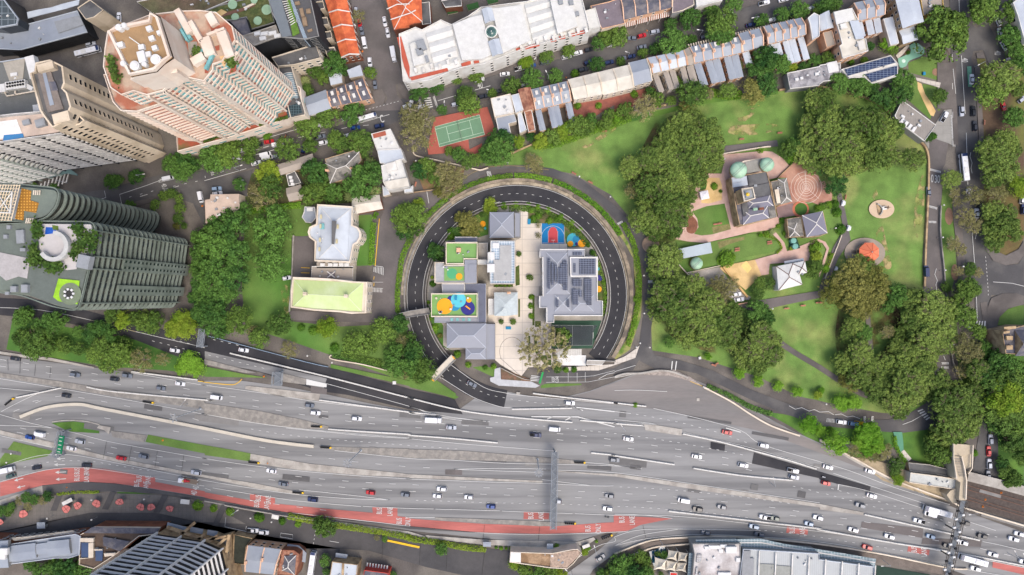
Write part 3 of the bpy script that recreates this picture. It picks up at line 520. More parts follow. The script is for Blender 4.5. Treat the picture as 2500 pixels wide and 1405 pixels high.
# streets: centre lines, zigzags, crossings
for s in ('a1 900,555 1015,520 1000,455', 'a1 1165,580 1145,490 1400,405 1951,200 b1 200,195 700,55', 'b0 1450,1185 1760,1095', 'b0 400,1375 1000,1200', 'c0 270,965 440,915', 'c0 615,865 770,822', 'b1 0,360 400,245', 'e0 1270,660 1295,900', 'e0 1348,535 1385,1090', 'e0 1395,1270 e1 1410,400', 'e1 1450,850 1475,1160', 'e2 1490,85 1500,330', 'e1 1650,1322 1830,1335 1951,1365', 'e0 1325,-20 1330,140',
          'e2 790,1313 880,1280 970,1228', 'c1 690,600 860,560', 'e1 1480,745 1495,845 1480,915', 'e1 1110,1195 1095,1250 1120,1310 1105,1350 1115,1405 e2 1135,85', 'e1 1438,90 1430,130 1450,190 1440,240 1450,290', 'd2 1660,1135 1720,1168 1780,1152 1850,1185 1900,1170 1951,1195', 'e2 0,1195 85,1190 135,1220', 'e2 145,1220 205,1212 265,1242 315,1232 385,1258', 'a1 1340,510 1410,490', 'a1 1650,430 1710,408',
          'c2 1800,880 1880,835 1951,820', 'e2 1180,660 1195,700', 'b1 1625,1170 1700,1180', 'b3 205,850 195,940 400,985', 'b3 400,935 395,965', 'b3 730,995 720,1035 840,1055 840,1015 730,1000', 'b3 1190,1075 1280,1090', 'c1 165,460 185,575', 'e3 30,1 31,1' if 0 else 'e3 725,60 740,150 780,225'): solid(s, .22, 1)
dash(lane('a1 1230,515 1460,455 1700,400 1951,345 b1 0,312 150,262', 2), 1.2, 5.6); dash(lane('b1 370,97 640,20', 2), 3, 5); dash(lane('b0 790,1335 1340,1220 1600,1190', 2), 2.8, 5.4); dash(lane('e1 1585,1080 1610,1405 e2 1610,120', 2), .8, 1.8)
dash(lane('b3 1055,980 1030,1130', 2), .8, 1.9); dash(lane('b0 1530,1050 1870,960', 2), .8, 1.8); dash(lane('e0 1268,520 1275,1405', 2), 3, 14)
solid('d2 550,710 540,810', .5, 1); solid('d2 590,710 575,815', .5, 1)
def zebra(s, n, frac=.5):
    a, b, c, d = W(s, mz)          # a-b along the crossing, d-c the other side
    for i in range(n):
        t0 = i/n; t1 = (i+frac)/n; mk.face(ccw([a.lerp(b, t0), a.lerp(b, t1), d.lerp(c, t1), d.lerp(c, t0)]))
def teeth(s, n, w_=.9):
    a, b = W(s, mz); d = (b-a); nn = Vector((-d.y, d.x, 0)).normalized()*w_; mk.ribbon([a, b], .25, z=mz)
    for i in range(n):
        p = a.lerp(b, (i+.3)/n); mk.ribbon([p, p+nn], .32, z=mz)
zebra('c0 135,935 165,1045 225,1030 200,930', 5); teeth('c0 85,955 120,1060', 9); teeth('c0 270,1020 235,915', 9)
zebra('e2 1450,330 1600,328 1598,398 1410,402', 6); zebra('e2 935,1185 1030,1285 1065,1260 985,1165', 5)
for s, n in (('e1 1160,270 1045,240', 10), ('e1 1125,615 1030,590', 8), ('e1 1115,745 1015,742', 8), ('d1 75,740 25,765', 6), ('d1 415,1305 320,1308', 7), ('d1 320,1330 415,1330', 7), ('e2 1235,725 1165,725', 6), ('e2 1165,778 1235,778', 6), ('e2 440,1310 440,1235', 6), ('e2 502,1235 495,1312', 6), ('c1 735,270 750,330', 5), ('c1 785,330 765,265', 5), ('e0 1275,1320 1262,1095', 16)): teeth(s, n, .9 if 'e0' not in s else .6)
zebra('c2 1160,845 1140,905 1230,910 1240,855', 4); zebra('c2 1395,900 1350,900 1350,850 1395,845', 3) if 0 else None
for s in ('b1 1610,1180 1712,1185 1710,1262 1608,1225', 'b2 1600,10 1698,15 1697,58 1600,52', 'e2 75,1255 160,1265 155,1300 68,1290'): zebra(s, 7, .35)
for s in ('b1 1605,1325 1700,1325', 'b1 1600,1380 1700,1385', 'c2 1510,820 1510,910', 'c2 1595,820 1595,908', 'c2 1672,815 1672,905', 'c2 1300,860 1600,860 1750,850 1951,800', 'c2 1300,912 1700,908 1951,860'): solid(s, .15, 1)
# lane arrows
for s in ('a3 630,420 525,425', 'a3 630,485 530,492', 'a3 620,350 515,352', 'a3 222,480 135,505', 'a3 240,552 160,572', 'a3 620,290 540,296'):
    a, b = W(s, mz); d = (b-a).normalized(); nn = Vector((-d.y, d.x, 0)); mk.ribbon([a, b-d*1.2], .3, z=mz); mk.face(ccw([b, b-d*1.8+nn*.75, b-d*1.8-nn*.75]))
tag(mk.build('road_marking', white), kind='structure')
def word(t, c, size, rot, mat=white, sx=1.0):
    cu = bpy.data.curves.new('lettering', 'FONT'); cu.body = t; cu.size = size*1.08; cu.align_x = 'CENTER'; cu.align_y = 'CENTER'; cu.offset = .004; cu.materials.append(mat)
    o = bpy.data.objects.new('road_lettering', cu); C.objects.link(o); p = P(*Q(c)[0]); o.location = (p.x, p.y, mz+.01); o.rotation_euler.z = R(rot); o.scale = (sx*.8, 1.6, 1); tag(o, kind='structure')
for c, t in (('a3 742,412', 'BUS'), ('a3 742,476', 'BUS'), ('a3 833,415', 'LANE'), ('a3 833,474', 'LANE'), ('a3 1310,532', 'BUS'), ('a3 1332,482', 'BUS'), ('a3 1398,550', 'LANE'), ('a3 1418,495', 'LANE'), ('b3 500,725', 'BUS'), ('b3 515,668', 'BUS'), ('b3 595,742', 'LANE'), ('b3 610,685', 'LANE'), ('b3 1667,790', 'BUS'), ('b3 1768,795', 'LANE'), ('b3 1855,885', 'BUS'), ('b3 1938,892', 'ONLY'),
             ('c3 1157,835', 'BUS'), ('c3 1255,840', 'LANE'), ('c3 1700,957', 'BUS'), ('c3 1798,957', 'ONLY'), ('d3 72,872', 'BUS'), ('d3 170,880', 'LANE'), ('d3 1692,972', 'BUS'), ('d3 1790,988', 'LANE'), ('e3 900,1155', 'BUS'), ('e3 995,1180', 'LANE')): word(t, c, 2.15, 88 if c[0] in 'ab' else 92, sx=.95)
for c, t, s_, r in (('a3 1855,618', '40', 4, 80), ('a3 1872,570', '40', 4, 80), ('c0 672,818', '40', 4.6, 10), ('a1 1535,358', '40', 3.4, -75), ('a1 1565,405', '40', 3.4, -75), ('a1 1585,445', '10', 3.4, -75), ('e1 1057,342', '10', 5, -2), ('e1 1118,348', '30', 5, -2), ('e0 1378,578', '40', 4, -92), ('e0 1690,510', '40', 4, -92), ('c2 1370,885', 'KEEP', 2.0, 90), ('c2 1405,885', 'CLEAR', 2.0, 90), ('b0 1690,1140', 'C', 5, 15), ('b1 75,292', 'BUS', 2, -75), ('b1 165,262', 'BUS', 2.2, -75)): word(t, c, s_*.62, r)
yl = MB()
for s in ('a2 1890,900 1951,905 b2 0,910 250,935 320,915 358,880', 'b1 1665,720 1625,1170', 'b3 1740,1070 1951,1115 c3 95,1135', 'd2 720,900 840,950'):
    yl.ribbon([P(p.x, p.y) for p in lane(s)], .35 if 'b3' not in s else 1, z=mz+.008)
for s in ('b1 920,1185 1005,1190', 'b1 918,1235 1000,1238', 'b1 1615,1270 1612,1300', 'b1 1615,1330 1612,1362'): yl.ribbon(W(s), .25, z=mz+.008)
tag(yl.build('yellow_marking', yellow), kind='structure')
yl = MB()
for s in ('a2 870,320 1300,430', 'f 1120,443 1180,412 1256,406 1340,416'): yl.ribbon([P(p.x, p.y) for p in lane(s)], .12, z=mz+.012)
tag(yl.build('edge_line', M('dull yellow', S(190,170,110))), kind='structure')
# ------------------------------------------------------------ building kit
w_cream = M('cream render', S(232,218,198), var=.05, col2=S(214,200,178), mixs=.15)
w_white = M('white render', S(228,226,220), var=.05, col2=S(212,208,200), mixs=.2)
w_beige = M('beige concrete wall', S(222,206,182), var=.06, col2=S(192,176,152), mixs=.08)
w_brick = M('brown brick', S(150,96,72), var=.15, col2=S(128,82,64), mixs=.3)
w_peach = M('peach render', S(230,186,152), var=.08, col2=S(206,160,128), mixs=.3)
w_sand = M('sandstone wall', S(190,164,128), var=.18, sc_=.8, col2=S(150,126,98), mixs=.4)
w_green = M('green painted concrete', S(124,134,124), var=.1, col2=S(108,118,108), mixs=.1)
w_dark = M('dark cladding', S(48,50,54), var=.15)
w_grey = M('grey render', S(150,150,148), var=.08)
glassd = M('dark glass', S(34,42,50), rough=.12, var=.25, sc_=.4)
glasst = M('teal glass', S(120,176,178), rough=.12, var=.3, sc_=.3)
r_grey = M('grey metal roof', S(156,164,174), rough=.6, var=.05, ribs=.62, ribd=.86, col2=S(146,154,166), mixs=.08)
r_lt = M('pale metal roof', S(196,204,212), rough=.6, var=.05, ribs=.62, ribd=.88, col2=S(182,190,200), mixs=.1)
r_white = M('white roof', S(216,216,212), rough=.7, var=.09, ribs=.8, ribd=.93, col2=S(216,216,210), mixs=.1)
r_cream = M('cream roof', S(222,216,202), rough=.7, var=.05, ribs=.6, ribd=.9, col2=S(206,200,186), mixs=.2)
r_tan = M('tan metal roof', S(170,160,148), rough=.7, var=.06, ribs=.62, ribd=.86)
r_slate = M('slate roof', S(96,96,106), var=.15, sc_=.8, col2=S(120,116,118), mixs=.3)
r_tile = M('orange tile roof', S(222,118,74), var=.14, sc_=.5, col2=S(196,96,62), mixs=.3, ribs=1.1, ribd=.85)
r_lime = M('pale green roof', S(196,214,146), rough=.6, var=.04, ribs=.5, ribd=.9, col2=S(206,220,170), mixs=.06)
r_lich = M('lichen slate', S(140,136,128), var=.3, sc_=.9, col2=S(104,102,98), mixs=.25, fine=3)
r_pinkflat = M('pinkish flat roof', S(208,188,172), var=.08, col2=S(190,172,158), mixs=.15)
r_gravel = M('brown gravel roof', S(168,138,102), var=.14, fine=3)
r_dkflat = M('dark flat roof', S(104,104,104), var=.12, col2=S(84,84,86), mixs=.15)
r_rust = M('rusty roof', S(176,128,104), var=.2, sc_=.8, col2=S(140,92,76), mixs=.5, ribs=.62)
stone_cap = M('pale ridge cap', S(226,222,214), var=.05)
peach_cap = M('peach capping', S(232,190,160), var=.06)
turf = M('green roof surface', S(126,168,98), var=.05)
solar = M('solar cells', S(34,52,88), rough=.25, var=.2, uvp=(1.7, 1.05, .09, S(120,132,150)), col2=S(26,40,70))
solar_d = M('dark solar cells', S(38,50,76), rough=.45, var=.2, uvp=(1.3, 1.0, .07, S(120,130,150)), col2=S(32,42,66))
equip = M('white equipment', S(222,222,220), var=.08)
equipg = M('grey equipment', S(150,154,158), var=.1)
blackm = M('black metal', S(34,34,36))
foot_cat = {}
def _winmesh(w, h, glass, frame):
    m = MB(); m.box((0, -.02, 0), (w, .12, h), 0, 0); m.box((0, 0, -h/2-.08), (w+.25, .3, .14), 0, 1); m.box((0, .0, h/2+.05), (w+.2, .2, .1), 0, 1)
    for sx in (-1, 1): m.box((sx*(w/2+.04), 0, 0), (.1, .18, h), 0, 1)
    o = m.build('window', [glass, frame], local=True); me = o.data; bpy.data.objects.remove(o); return me
WM = {}
def windows(parent, pts, z0, z1, dz, sp, w, h, glass=None, frame=None, vis=True, cap=100, edges=None, skip=None, name='window', margin=1.0):
    glass = glass or glassd; frame = frame or stone_cap
    k = (w, h, glass.name, frame.name)
    if k not in WM: WM[k] = _winmesh(w, h, glass, frame)
    pts = ccw(pts); cnt = 0; extra = []; nadir = Vector((0, 0)); off = parent_loc(parent)
    zs = []; z = z1
    while z-h/2 > z0: zs.append(z); z -= dz
    spots = []
    for i in range(len(pts)):
        a = Vector(pts[i][:2]); b = Vector(pts[(i+1) % len(pts)][:2]); d = b-a
        if d.length < w+.6: continue
        n = Vector((d.y, -d.x)).normalized()
        if vis and (nadir-(a+b)/2).dot(n) < 0: continue
        if edges is not None and i not in edges: continue
        c = max(1, int((d.length-margin)/sp))
        for j in range(c):
            p = a+d*((j+.5)/c)
            if skip and skip(j, c): continue
            spots.append((p, n, math.atan2(d.y, d.x)))
    for z in zs:
        for p, n, an in spots:
            if cnt < cap:
                o = bpy.data.objects.new(name, WM[k]); C.objects.link(o); o.parent = parent; o.location = Vector((p.x+n.x*.03, p.y+n.y*.03, z))-off; o.rotation_euler.z = an; cnt += 1
            else: extra.append((p, n, an, z))
    if extra:
        m = MB()
        for p, n, an, z in extra:
            m.box((p.x, p.y, z), (w, .14, h), an, 0); m.box((p.x+n.x*.05, p.y+n.y*.05, z-h/2-.08), (w+.25, .3, .14), an, 1)
        o = m.build(name, [glass, frame], parent); o['kind'] = 'stuff'
def start(name, label, cat, pts, group=None):
    c = cen(pts); return empty(name, (c.x, c.y, 0), label, cat, group)
def hiproof(pts, z, over, pitch, axis=None, gable=False, mi=0):
    """roof over a quad; ridge runs along edge 0-1 when axis=0, else along edge 1-2. returns faces, ridge lines"""
    pts = ccw([Vector((p[0], p[1], z)) for p in pts])
    if len(pts) != 4:
        e = max(((pts[i]-pts[i-1]) for i in range(len(pts))), key=lambda v: v.length).normalized(); f_ = Vector((-e.y, e.x, 0)); us = [p.dot(e) for p in pts]; vs2 = [p.dot(f_) for p in pts]
        pts = [e*u+f_*v for u, v in ((min(us), min(vs2)), (max(us), min(vs2)), (max(us), max(vs2)), (min(us), max(vs2)))]
    pts = inset(pts, -over)
    for p in pts: p.z = z
    a, b, c, d = pts
    l01 = (b-a).length+(d-c).length; l12 = (c-b).length+(a-d).length
    if axis is None: axis = 0 if l01 >= l12 else 1
    if axis == 1: a, b, c, d = b, c, d, a; l01, l12 = l12, l01
    half = l12/4; rise = half*pitch; m1 = (a+d)/2; m2 = (b+c)/2; dirn = (m2-m1).normalized()
    if not gable:
        k = min(half, l01/4-.05); m1 = m1+dirn*k; m2 = m2-dirn*k
    m1.z = m2.z = z+rise
    f = [[a, b, m2, m1], [c, d, m1, m2]]
    if not gable: f += [[b, c, m2], [d, a, m1]]
    lines = [(m1, m2)]
    if not gable: lines += [(a, m1), (d, m1), (b, m2), (c, m2)]
    return f, lines, (a, b, c, d, m1, m2)
def roofpart(root, pts, z, mat, kind='hip', over=.35, pitch=.45, axis=None, caps=None, wallm=None, name='roof'):
    f, lines, q6 = hiproof(pts, z, over, pitch, axis, kind == 'gable'); m = MB()
    for x in f: m.face(x, 0)
    a, b, c, d, m1, m2 = q6; dn = Vector((0, 0, -.18))      # thickness
    for e in ((a, b), (b, c), (c, d), (d, a)): m.face([e[0]+dn, e[1]+dn, e[1], e[0]], 0)
    m.face([d+dn, c+dn, b+dn, a+dn], 0)
    if kind == 'gable': m.face([a, m1, d], 1); m.face([b, c, m2], 1)
    o = m.build(name, [mat, wallm or mat], root)
    if caps:
        m = MB()
        for p, r in lines: m.ribbon([p+Vector((0, 0, .02)), r+Vector((0, 0, .02))], .32, h=.1)
        m.build('ridge_cap', caps, o)
    return o
def flatroof(root, pts, z, mat, par=.6, parm=None, inw=.35, name='roof'):
    m = MB(); m.prism(inset(pts, .02), z-.35, z, 0, 0, True); m.build(name, mat, root)
    if par:
        m = MB(); ip = inset(pts, inw/2-.03); m.ribbon([Vector((p.x, p.y, z-.3)) for p in ip], inw, h=par+.3, closed=True); m.build('parapet', parm or w_white, root)
def walls(root, pts, z0, z1, mat, name='wall'):
    m = MB(); m.prism(pts, z0, z1, 0, None); return m.build(name, mat, root)
def bldg(name, label, roof, h, wall=w_cream, roofm=r_grey, kind='flat', cat='building', par=.6, parm=None, group=None, win=None, caps=None, pitch=.45, axis=None, over=.35, z0=0, root=None, inw=.35):
    pts = W(roof, h) if isinstance(roof, str) else roof
    own = root is None
    if own: root = start(name, label, cat, pts, group)
    walls(root, pts, z0, h-.2, wall)
    if kind == 'flat': flatroof(root, pts, h, roofm, par, parm, inw)
    else: roofpart(root, pts, h, roofm, kind, over, pitch, axis, caps, wall)
    if kind == 'flat' and abs(area(pts)) > 90:      # vents and pipes of a flat roof
        rv = random.Random(int(abs(area(pts)))); c0 = cen(pts)
        for k in range(5):
            e = pts[rv.randrange(len(pts))].lerp(pts[rv.randrange(len(pts))], rv.random()); e = Vector((c0.x, c0.y, h)).lerp(Vector((e.x, e.y, h)), rv.uniform(.2, .7)); m = MB()
            if k % 2: m.tube((e.x, e.y, h-.1), (e.x, e.y, h+.8), rv.uniform(.15, .4), n=8)
            else: m.box((e.x, e.y, h+.35), (rv.uniform(.6, 1.5), rv.uniform(.5, 1.1), .8), rv.random())
            m.build('roof_vent', equipg if k % 3 else equip, root)
    if win: windows(root, pts, z0+.6, h-win[1]*.62 if len(win) < 6 else win[5], win[1], win[2], win[3], win[4], cap=40)
    return root, pts
def boxes(root, specs, mats, name):
    """small roof fittings: 'cell u,v' centre, size x y z metres, base z, angle"""
    for i, (c, sx, sy, sz, z, an) in enumerate(specs):
        p = P(*Q(c)[0], z+sz); m = MB(); m.box((p.x, p.y, z+sz/2), (sx, sy, sz), R(an)); m.box((p.x, p.y, z+sz+.02), (sx*.82, sy*.82, .08), R(an)); m.build(name, mats, root)
def chimney(root, c, z, mat=w_peach, sx=1.4, sy=.8, hh=1.6, an=0, name='chimney'):
    p = P(*Q(c)[0], z) if isinstance(c, str) else c
    m = MB(); m.box((p.x, p.y, z-.6), (sx, sy, hh*1.2), R(an)); m.box((p.x, p.y, z+hh*.6-.6+.1), (sx+.25, sy+.25, .2), R(an))
    for k in (-.3, 0, .3): m.tube((p.x+k*sx*math.cos(R(an)), p.y+k*sx*math.sin(R(an)), z+hh*.6-.4), (p.x+k*sx*math.cos(R(an)), p.y+k*sx*math.sin(R(an)), z+hh*.6+.1), .14, n=6)
    m.build(name, mat, root)
DK = [0]
def decal(root, s, z, mat, name, h=.05, n=0):
    pts = W(s, z) if isinstance(s, str) else s
    DK[0] = (DK[0]+1) % 12; m = MB(); m.prism(pts, z, z+h+DK[0]*.012, 0, 0); return m.build(name, mat, root)
def disc3(root, c, z, r, mat, name, h=.04, n=28):
    p = P(*Q(c)[0], z); m = MB(); m.prism([(p.x+r*math.cos(2*math.pi*k/n), p.y+r*math.sin(2*math.pi*k/n)) for k in range(n)], z, z+h, 0, 0); m.build(name, mat, root)

# ------------------------------------------------------------ towers
def tower(root, pts, z0, h, dz, slab, slabm, th, ribs=None, ribm=None, ribw=.5, rout=.7, corem=None, roofm=None, name='floor_slab', vis=True, par=1.1):
    pts = ccw(pts); walls(root, pts, z0, h, corem)
    z = z0+dz; op = inset(pts, -slab)
    while z < h-.5:
        m = MB(); m.prism(op, z, z+th, 0, 0, True); m.build(name, slabm, root); z += dz
    if ribs:
        for i in range(len(pts)):
            a = Vector(pts[i][:2]); b = Vector(pts[(i+1) % len(pts)][:2]); d = b-a; n = Vector((d.y, -d.x)).normalized()
            if vis and (-(a+b)/2).dot(n) < 0: continue
            if d.length < ribs*.8: continue
            c = max(1, round(d.length/ribs))
            for j in range(c+1):
                p = a+d*(j/c)+n*(rout/2); m = MB(); m.box((p.x, p.y, (z0+h)/2), (ribw, rout, h-z0), math.atan2(d.y, d.x)); m.build('rib', ribm or slabm, root)
    m = MB(); m.prism(inset(pts, -.05), h, h+.4, 0, 0); m.build('roof', roofm or slabm, root)
    m = MB(); m.ribbon([Vector((p.x, p.y, h)) for p in inset(pts, -slab+.15)], .4, h=par, closed=True); m.build('parapet', slabm, root)
# -- cream apartment tower
brickred = M('red brown brickwork', S(168,94,74), var=.1, sc_=.5)
tw_cream = M('tower cream', S(234,221,206), var=.04, col2=S(226,206,188), mixs=.1)
hw = 80
rp = Q('f 262,120 258,165 275,215 300,232 330,222 362,232 400,222 430,196 462,190 500,198 521,172 521,158 545,150 575,100 568,68 530,35 490,30 440,32 372,40 268,80')
pts = W(rp, hw)
root = start('apartment_tower', 'tall cream apartment tower with red brown balcony bands and brown gravel rooftop', 'tower', pts)
tower(root, pts, 12, hw, 3.1, .32, tw_cream, .95, 7.5, tw_cream, .8, 1.1, M('tower bay wall', S(120,178,180), var=.1, uvp=(3.1, 3.1, .25, S(226,206,188)), col2=S(172,98,78)), M('terrace tile', S(196,172,150), var=.1, col2=S(176,110,86), mixs=.12), name='balcony_band')
windows(root, pts, 14, hw-1.0, 3.1, 3.1, 1.5, 1.5, glasst, tw_cream, cap=100)
lw = W('f 262,188 283,249 300,268 337,270 392,252 400,225 330,190', 66); tower(root, lw, 12, 66, 3.1, .7, tw_cream, .7, 11, tw_cream, 1.2, 1.0, brickred, MATS['terrace tile'])
# podium
pod = W('f 434,372 560,338 690,296 706,285 742,274 735,215 700,190 600,120 520,190 470,270 432,320', 12)
pr = start('podium_building', 'long cream podium with planted red tiled terraces under the cream tower', 'building', pod)
walls(pr, pod, 0, 12, tw_cream); flatroof(pr, pod, 12, M('podium tile', S(170,92,70), var=.15, col2=S(120,110,70), mixs=.15), .9, tw_cream, .5)
windows(pr, pod, 1, 9.5, 4.4, 6.5, 3.6, 1.6, glasst, tw_cream, cap=60)
for s in ('b0 1190,1310' if 0 else 'b0 0,1330 470,1150 480,1175 0,1360', 'b0 520,1180 800,1110 800,1125 530,1200'):
    m = MB(); rnd = random.Random(3)
    a = W(s, 12.6)
    for k in range(200):
        t = rnd.random(); u = rnd.random(); p = a[0].lerp(a[1], t).lerp(a[3].lerp(a[2], t), u); r = .5
        nrm = Vector((rnd.uniform(-1, 1), rnd.uniform(-1, 1), 1)).normalized(); t1 = nrm.orthogonal().normalized()*r; t2 = nrm.cross(t1); p.z += rnd.random()*.8
        m.face([p-t1-t2, p+t1-t2, p+t1+t2, p-t1+t2])
    HEDGE_M = MATS.get('hedge leaves') or leafmat('hedge leaves', S(60,92,36), S(112,134,60), .5); m.build('foliage', HEDGE_M, pr)
# crown: gravel roof, white stepped penthouse
c1 = W('a0 1040,300 1250,740 1500,690 1570,620 1660,560 1530,160 1460,120 1440,215 1110,290 1090,235 1075,240 1080,300', 96)
walls(root, c1, 80, 96, tw_cream, 'penthouse_wall'); flatroof(root, W('a0 1045,310 1250,730 1490,680 1560,610 1640,550 1520,170 1445,130 1430,205 1115,270', 96), 96, r_gravel, 1.6, tw_cream, .9, 'penthouse_roof')
boxes(root, [('a0 1415,270', 1.9, 1.7, 1.4, 96, 20), ('a0 1440,363', 1.9, 1.6, 1.3, 96, 20), ('a0 1470,455', 1.9, 1.6, 1.3, 96, 20), ('a0 1140,425', 2.2, 1.8, 1.6, 96, 15), ('a0 1343,448', 2, 1.8, 1.4, 96, 10), ('a0 1345,540', 2.6, 4, 1.8, 96, 15), ('a0 1512,310', 1.5, 1.5, 1.2, 96, 20), ('a0 1410,515', 1.8, 1.8, 1, 96, 10)], equip, 'roof_unit')
for s, r in (('a0 1280,625', 1.7), ('a0 1480,565', 1.8), ('a0 1170,605', 1.0), ('a0 1370,610', .9), ('a0 1128,260', 1.2), ('a0 1178,243', 1.0)):
    p = P(*Q(s)[0], 98); m = MB(); m.tube((p.x, p.y, 96), (p.x, p.y, 98), r, n=16); m.tube((p.x, p.y, 98), (p.x, p.y, 98.25), r*.72, n=12); m.build('roof_fan', equip, root)
p = P(*Q('a0 1230,355')[0], 99); p2 = P(*Q('a0 1335,430')[0], 97); m = MB(); m.tube(p, p2, .15); m.build('crane_arm', equip, root)
for s, z, nm, mt in (('a0 1660,560 1690,690 1240,760 1250,735 1500,690', 90, 'setback_roof', tw_cream), ('a0 1370,750 1400,710 1560,675 1650,690 1650,720 1440,790', 84, 'glass_canopy', glasst), ('a0 1630,260 1720,530 1690,540 1610,330', 89, 'glass_canopy', glasst), ('a0 1640,600 1740,540 1700,660', 86, 'glass_canopy', glasst)):
    q_ = W(s, z); m = MB(); m.prism(q_, 80.2, z, 0, 0); m.build(nm, mt, root)
for s, mt in (('b0 40,220 130,215 170,320 70,320', brickred), ('b0 80,450 140,430 140,480 90,490', brickred), ('b0 0,600 60,500 100,540 30,700 0,700', brickred), ('b0 140,540 200,530 230,620 180,640', M('terrace beige', S(222,184,136))), ('b0 260,620 300,610 300,680 230,710', brickred), ('a0 1620,460 1740,250 1800,300 1700,540', r_dkflat), ('a0 1790,400 1880,400 1870,560 1800,520', M('terrace grey', S(168,160,150)))):
    decal(root, s, 80.45, mt, 'terrace', .06)
boxes(root, [('b0 195,420', 3.4, 10, 3, 80.4, 20), ('b0 20,440', 4, 7, 2.4, 80.4, 20), ('b0 100,300', 7, 1, 2.2, 80.4, 20), ('a0 1880,560', 5, 3, 2.6, 80.4, 30), ('b0 60,180', 3, 5, 2, 80.4, 30), ('a0 1740,200', 2.4, 10, 3, 80.4, 30), ('a0 1860,300', 2, 9, 2.4, 80.4, 30), ('b0 130,350', 1, 6, 2, 80.4, 20), ('b0 270,560', 1, 6, 1.6, 80.4, -30)], tw_cream, 'penthouse')
boxes(root, [('a0 1760,280', 1.2, 8, 2, 80.4, 30), ('a0 1900,500', 5, 1.2, 1.6, 80.4, 40), ('b0 40,580', 1.2, 7, 1.6, 80.4, -25), ('b0 235,580', 1.2, 5, 1.6, 80.4, -25), ('a0 1750,330', 1, 5, 2.2, 80.4, 30)], glasst, 'penthouse_glazing')
m = MB()
for s, n_ in (('a0 1060,560 1130,800', 5), ('b0 250,540 260,640', 4), ('a0 1900,560 1880,480', 3)):
    a, b = W(s, 81)
    rnd = random.Random(5)
    for k in range(n_*40):
        p = a.lerp(b, rnd.random())+Vector((rnd.gauss(0, .8), rnd.gauss(0, .8), rnd.random()*1.6)); t1 = Vector((rnd.uniform(-1, 1), rnd.uniform(-1, 1), rnd.uniform(-.4, .4))).normalized()*.4; t2 = t1.cross(Vector((0, 0, 1)))
        m.face([p-t1-t2, p+t1-t2, p+t1+t2, p-t1+t2])
m.build('foliage', MATS['hedge leaves'], root)
# -- beige tower beside it
h = 68
pts = W('a0 305,705 350,690 360,610 500,580 620,640 640,800 620,850 660,890 700,1025 640,1170 520,1230 430,1110 400,1060', h)
root = start('apartment_tower', 'plain beige concrete tower with columns of dark windows left of the cream tower', 'tower', pts)
walls(root, pts, 0, h, w_beige)
flatroof(root, pts, h, r_dkflat, 1.4, w_beige, .7)
windows(root, pts, 6, h-2.5, 3.1, 8.5, 2.0, 1.5, glassd, w_beige, cap=100, margin=.2)
for s, mt, nm in (('a0 360,700 480,660 610,1040 460,1075', M('plant deck', S(132,122,114), var=.2), 'roof_deck'), ('a0 455,785 530,780 560,865 480,870', r_slate, 'roof_hatch'), ('a0 410,700 440,690 520,1000 480,1010', r_grey, 'duct')): decal(root, s, h+.3 if nm != 'duct' else h+.5, mt, nm, .25)
boxes(root, [('a0 430,635', 6.4, 3, 2.5, h, 15), ('a0 580,1120', 6.5, 4, 2, h, 15)], w_beige, 'plant_room')
q2 = W('a0 505,1160 640,1050 720,1060 820,1150 780,1190 570,1260', 62); 
walls(root, q2, 0, 62, w_beige, 'wing_wall'); flatroof(root, q2, 62, r_dkflat, 1, w_beige, .6, 'wing_roof'); windows(root, q2, 5, 60, 3.1, 3.0, 2.0, 1.5, glassd, w_beige, cap=100, margin=.1)
# -- dark banded block
h = 60
pts = W('f 146,323 -60,352 -80,300 40,285 122,278', h)
root = start('office_block', 'dark block with black and white banded facade below the beige tower', 'building', pts)
tower(root, pts, 5, h, 3.0, 1.0, M('pale spandrel', S(206,204,200), var=.3, sc_=.3), .5, 9, w_dark, .8, .9, M('black recess', S(44,44,48), var=.3), r_pinkflat)
windows(root, pts, 6, h-1.0, 3.0, 2.2, 1.3, 1.1, M('grey blind', S(150,152,156), var=.3), w_dark, cap=100)
for s, mt in (('a0 40,1290 220,1275 230,1310 30,1350', M('pool blue', S(70,130,180), rough=.2)), ('a0 0,1160 160,1140 210,1270 0,1330', M('white membrane', S(236,232,226)))): decal(root, s, h+.5, mt, 'roof_pool' if 'pool' in mt.name else 'roof_membrane', .1)
boxes(root, [('a0 245,1165', 3, 2, 1.5, h, 15), ('a0 380,1170', 4, 3, 2, h, 15)], equipg, 'roof_unit')
# -- white ribbed block far left
base = W('f 22,464 162,430 188,404 120,372 20,352 -140,380 -160,430', 0)
root = start('apartment_block', 'white ribbed apartment block at the left edge above the street corner', 'building', base)
tower(root, base, 4, 58, 3.0, 1.0, M('white spandrel', S(228,228,220), var=.05), 1.1, 5, M('pale green render', S(206,216,202)), .7, 1.0, M('dark recess', S(70,72,72), var=.2))
windows(root, base, 5, 56.5, 3.0, 2.4, 1.3, 1.2, glassd, MATS['white spandrel'], cap=100)
decal(root, 'a1 480,330 620,210 745,300 740,310 640,290', 5, M('teal canopy', S(110,138,136)), 'entrance_canopy', .4)
for k in range(8):
    p = P(*Q('a1 %d,%d' % (380+38*k, 400-17*k))[0], 3); m = MB(); m.box((p.x, p.y-2, 3), (.4, 6, .5), R(-15)); m.build('pergola_beam', w_white, root)
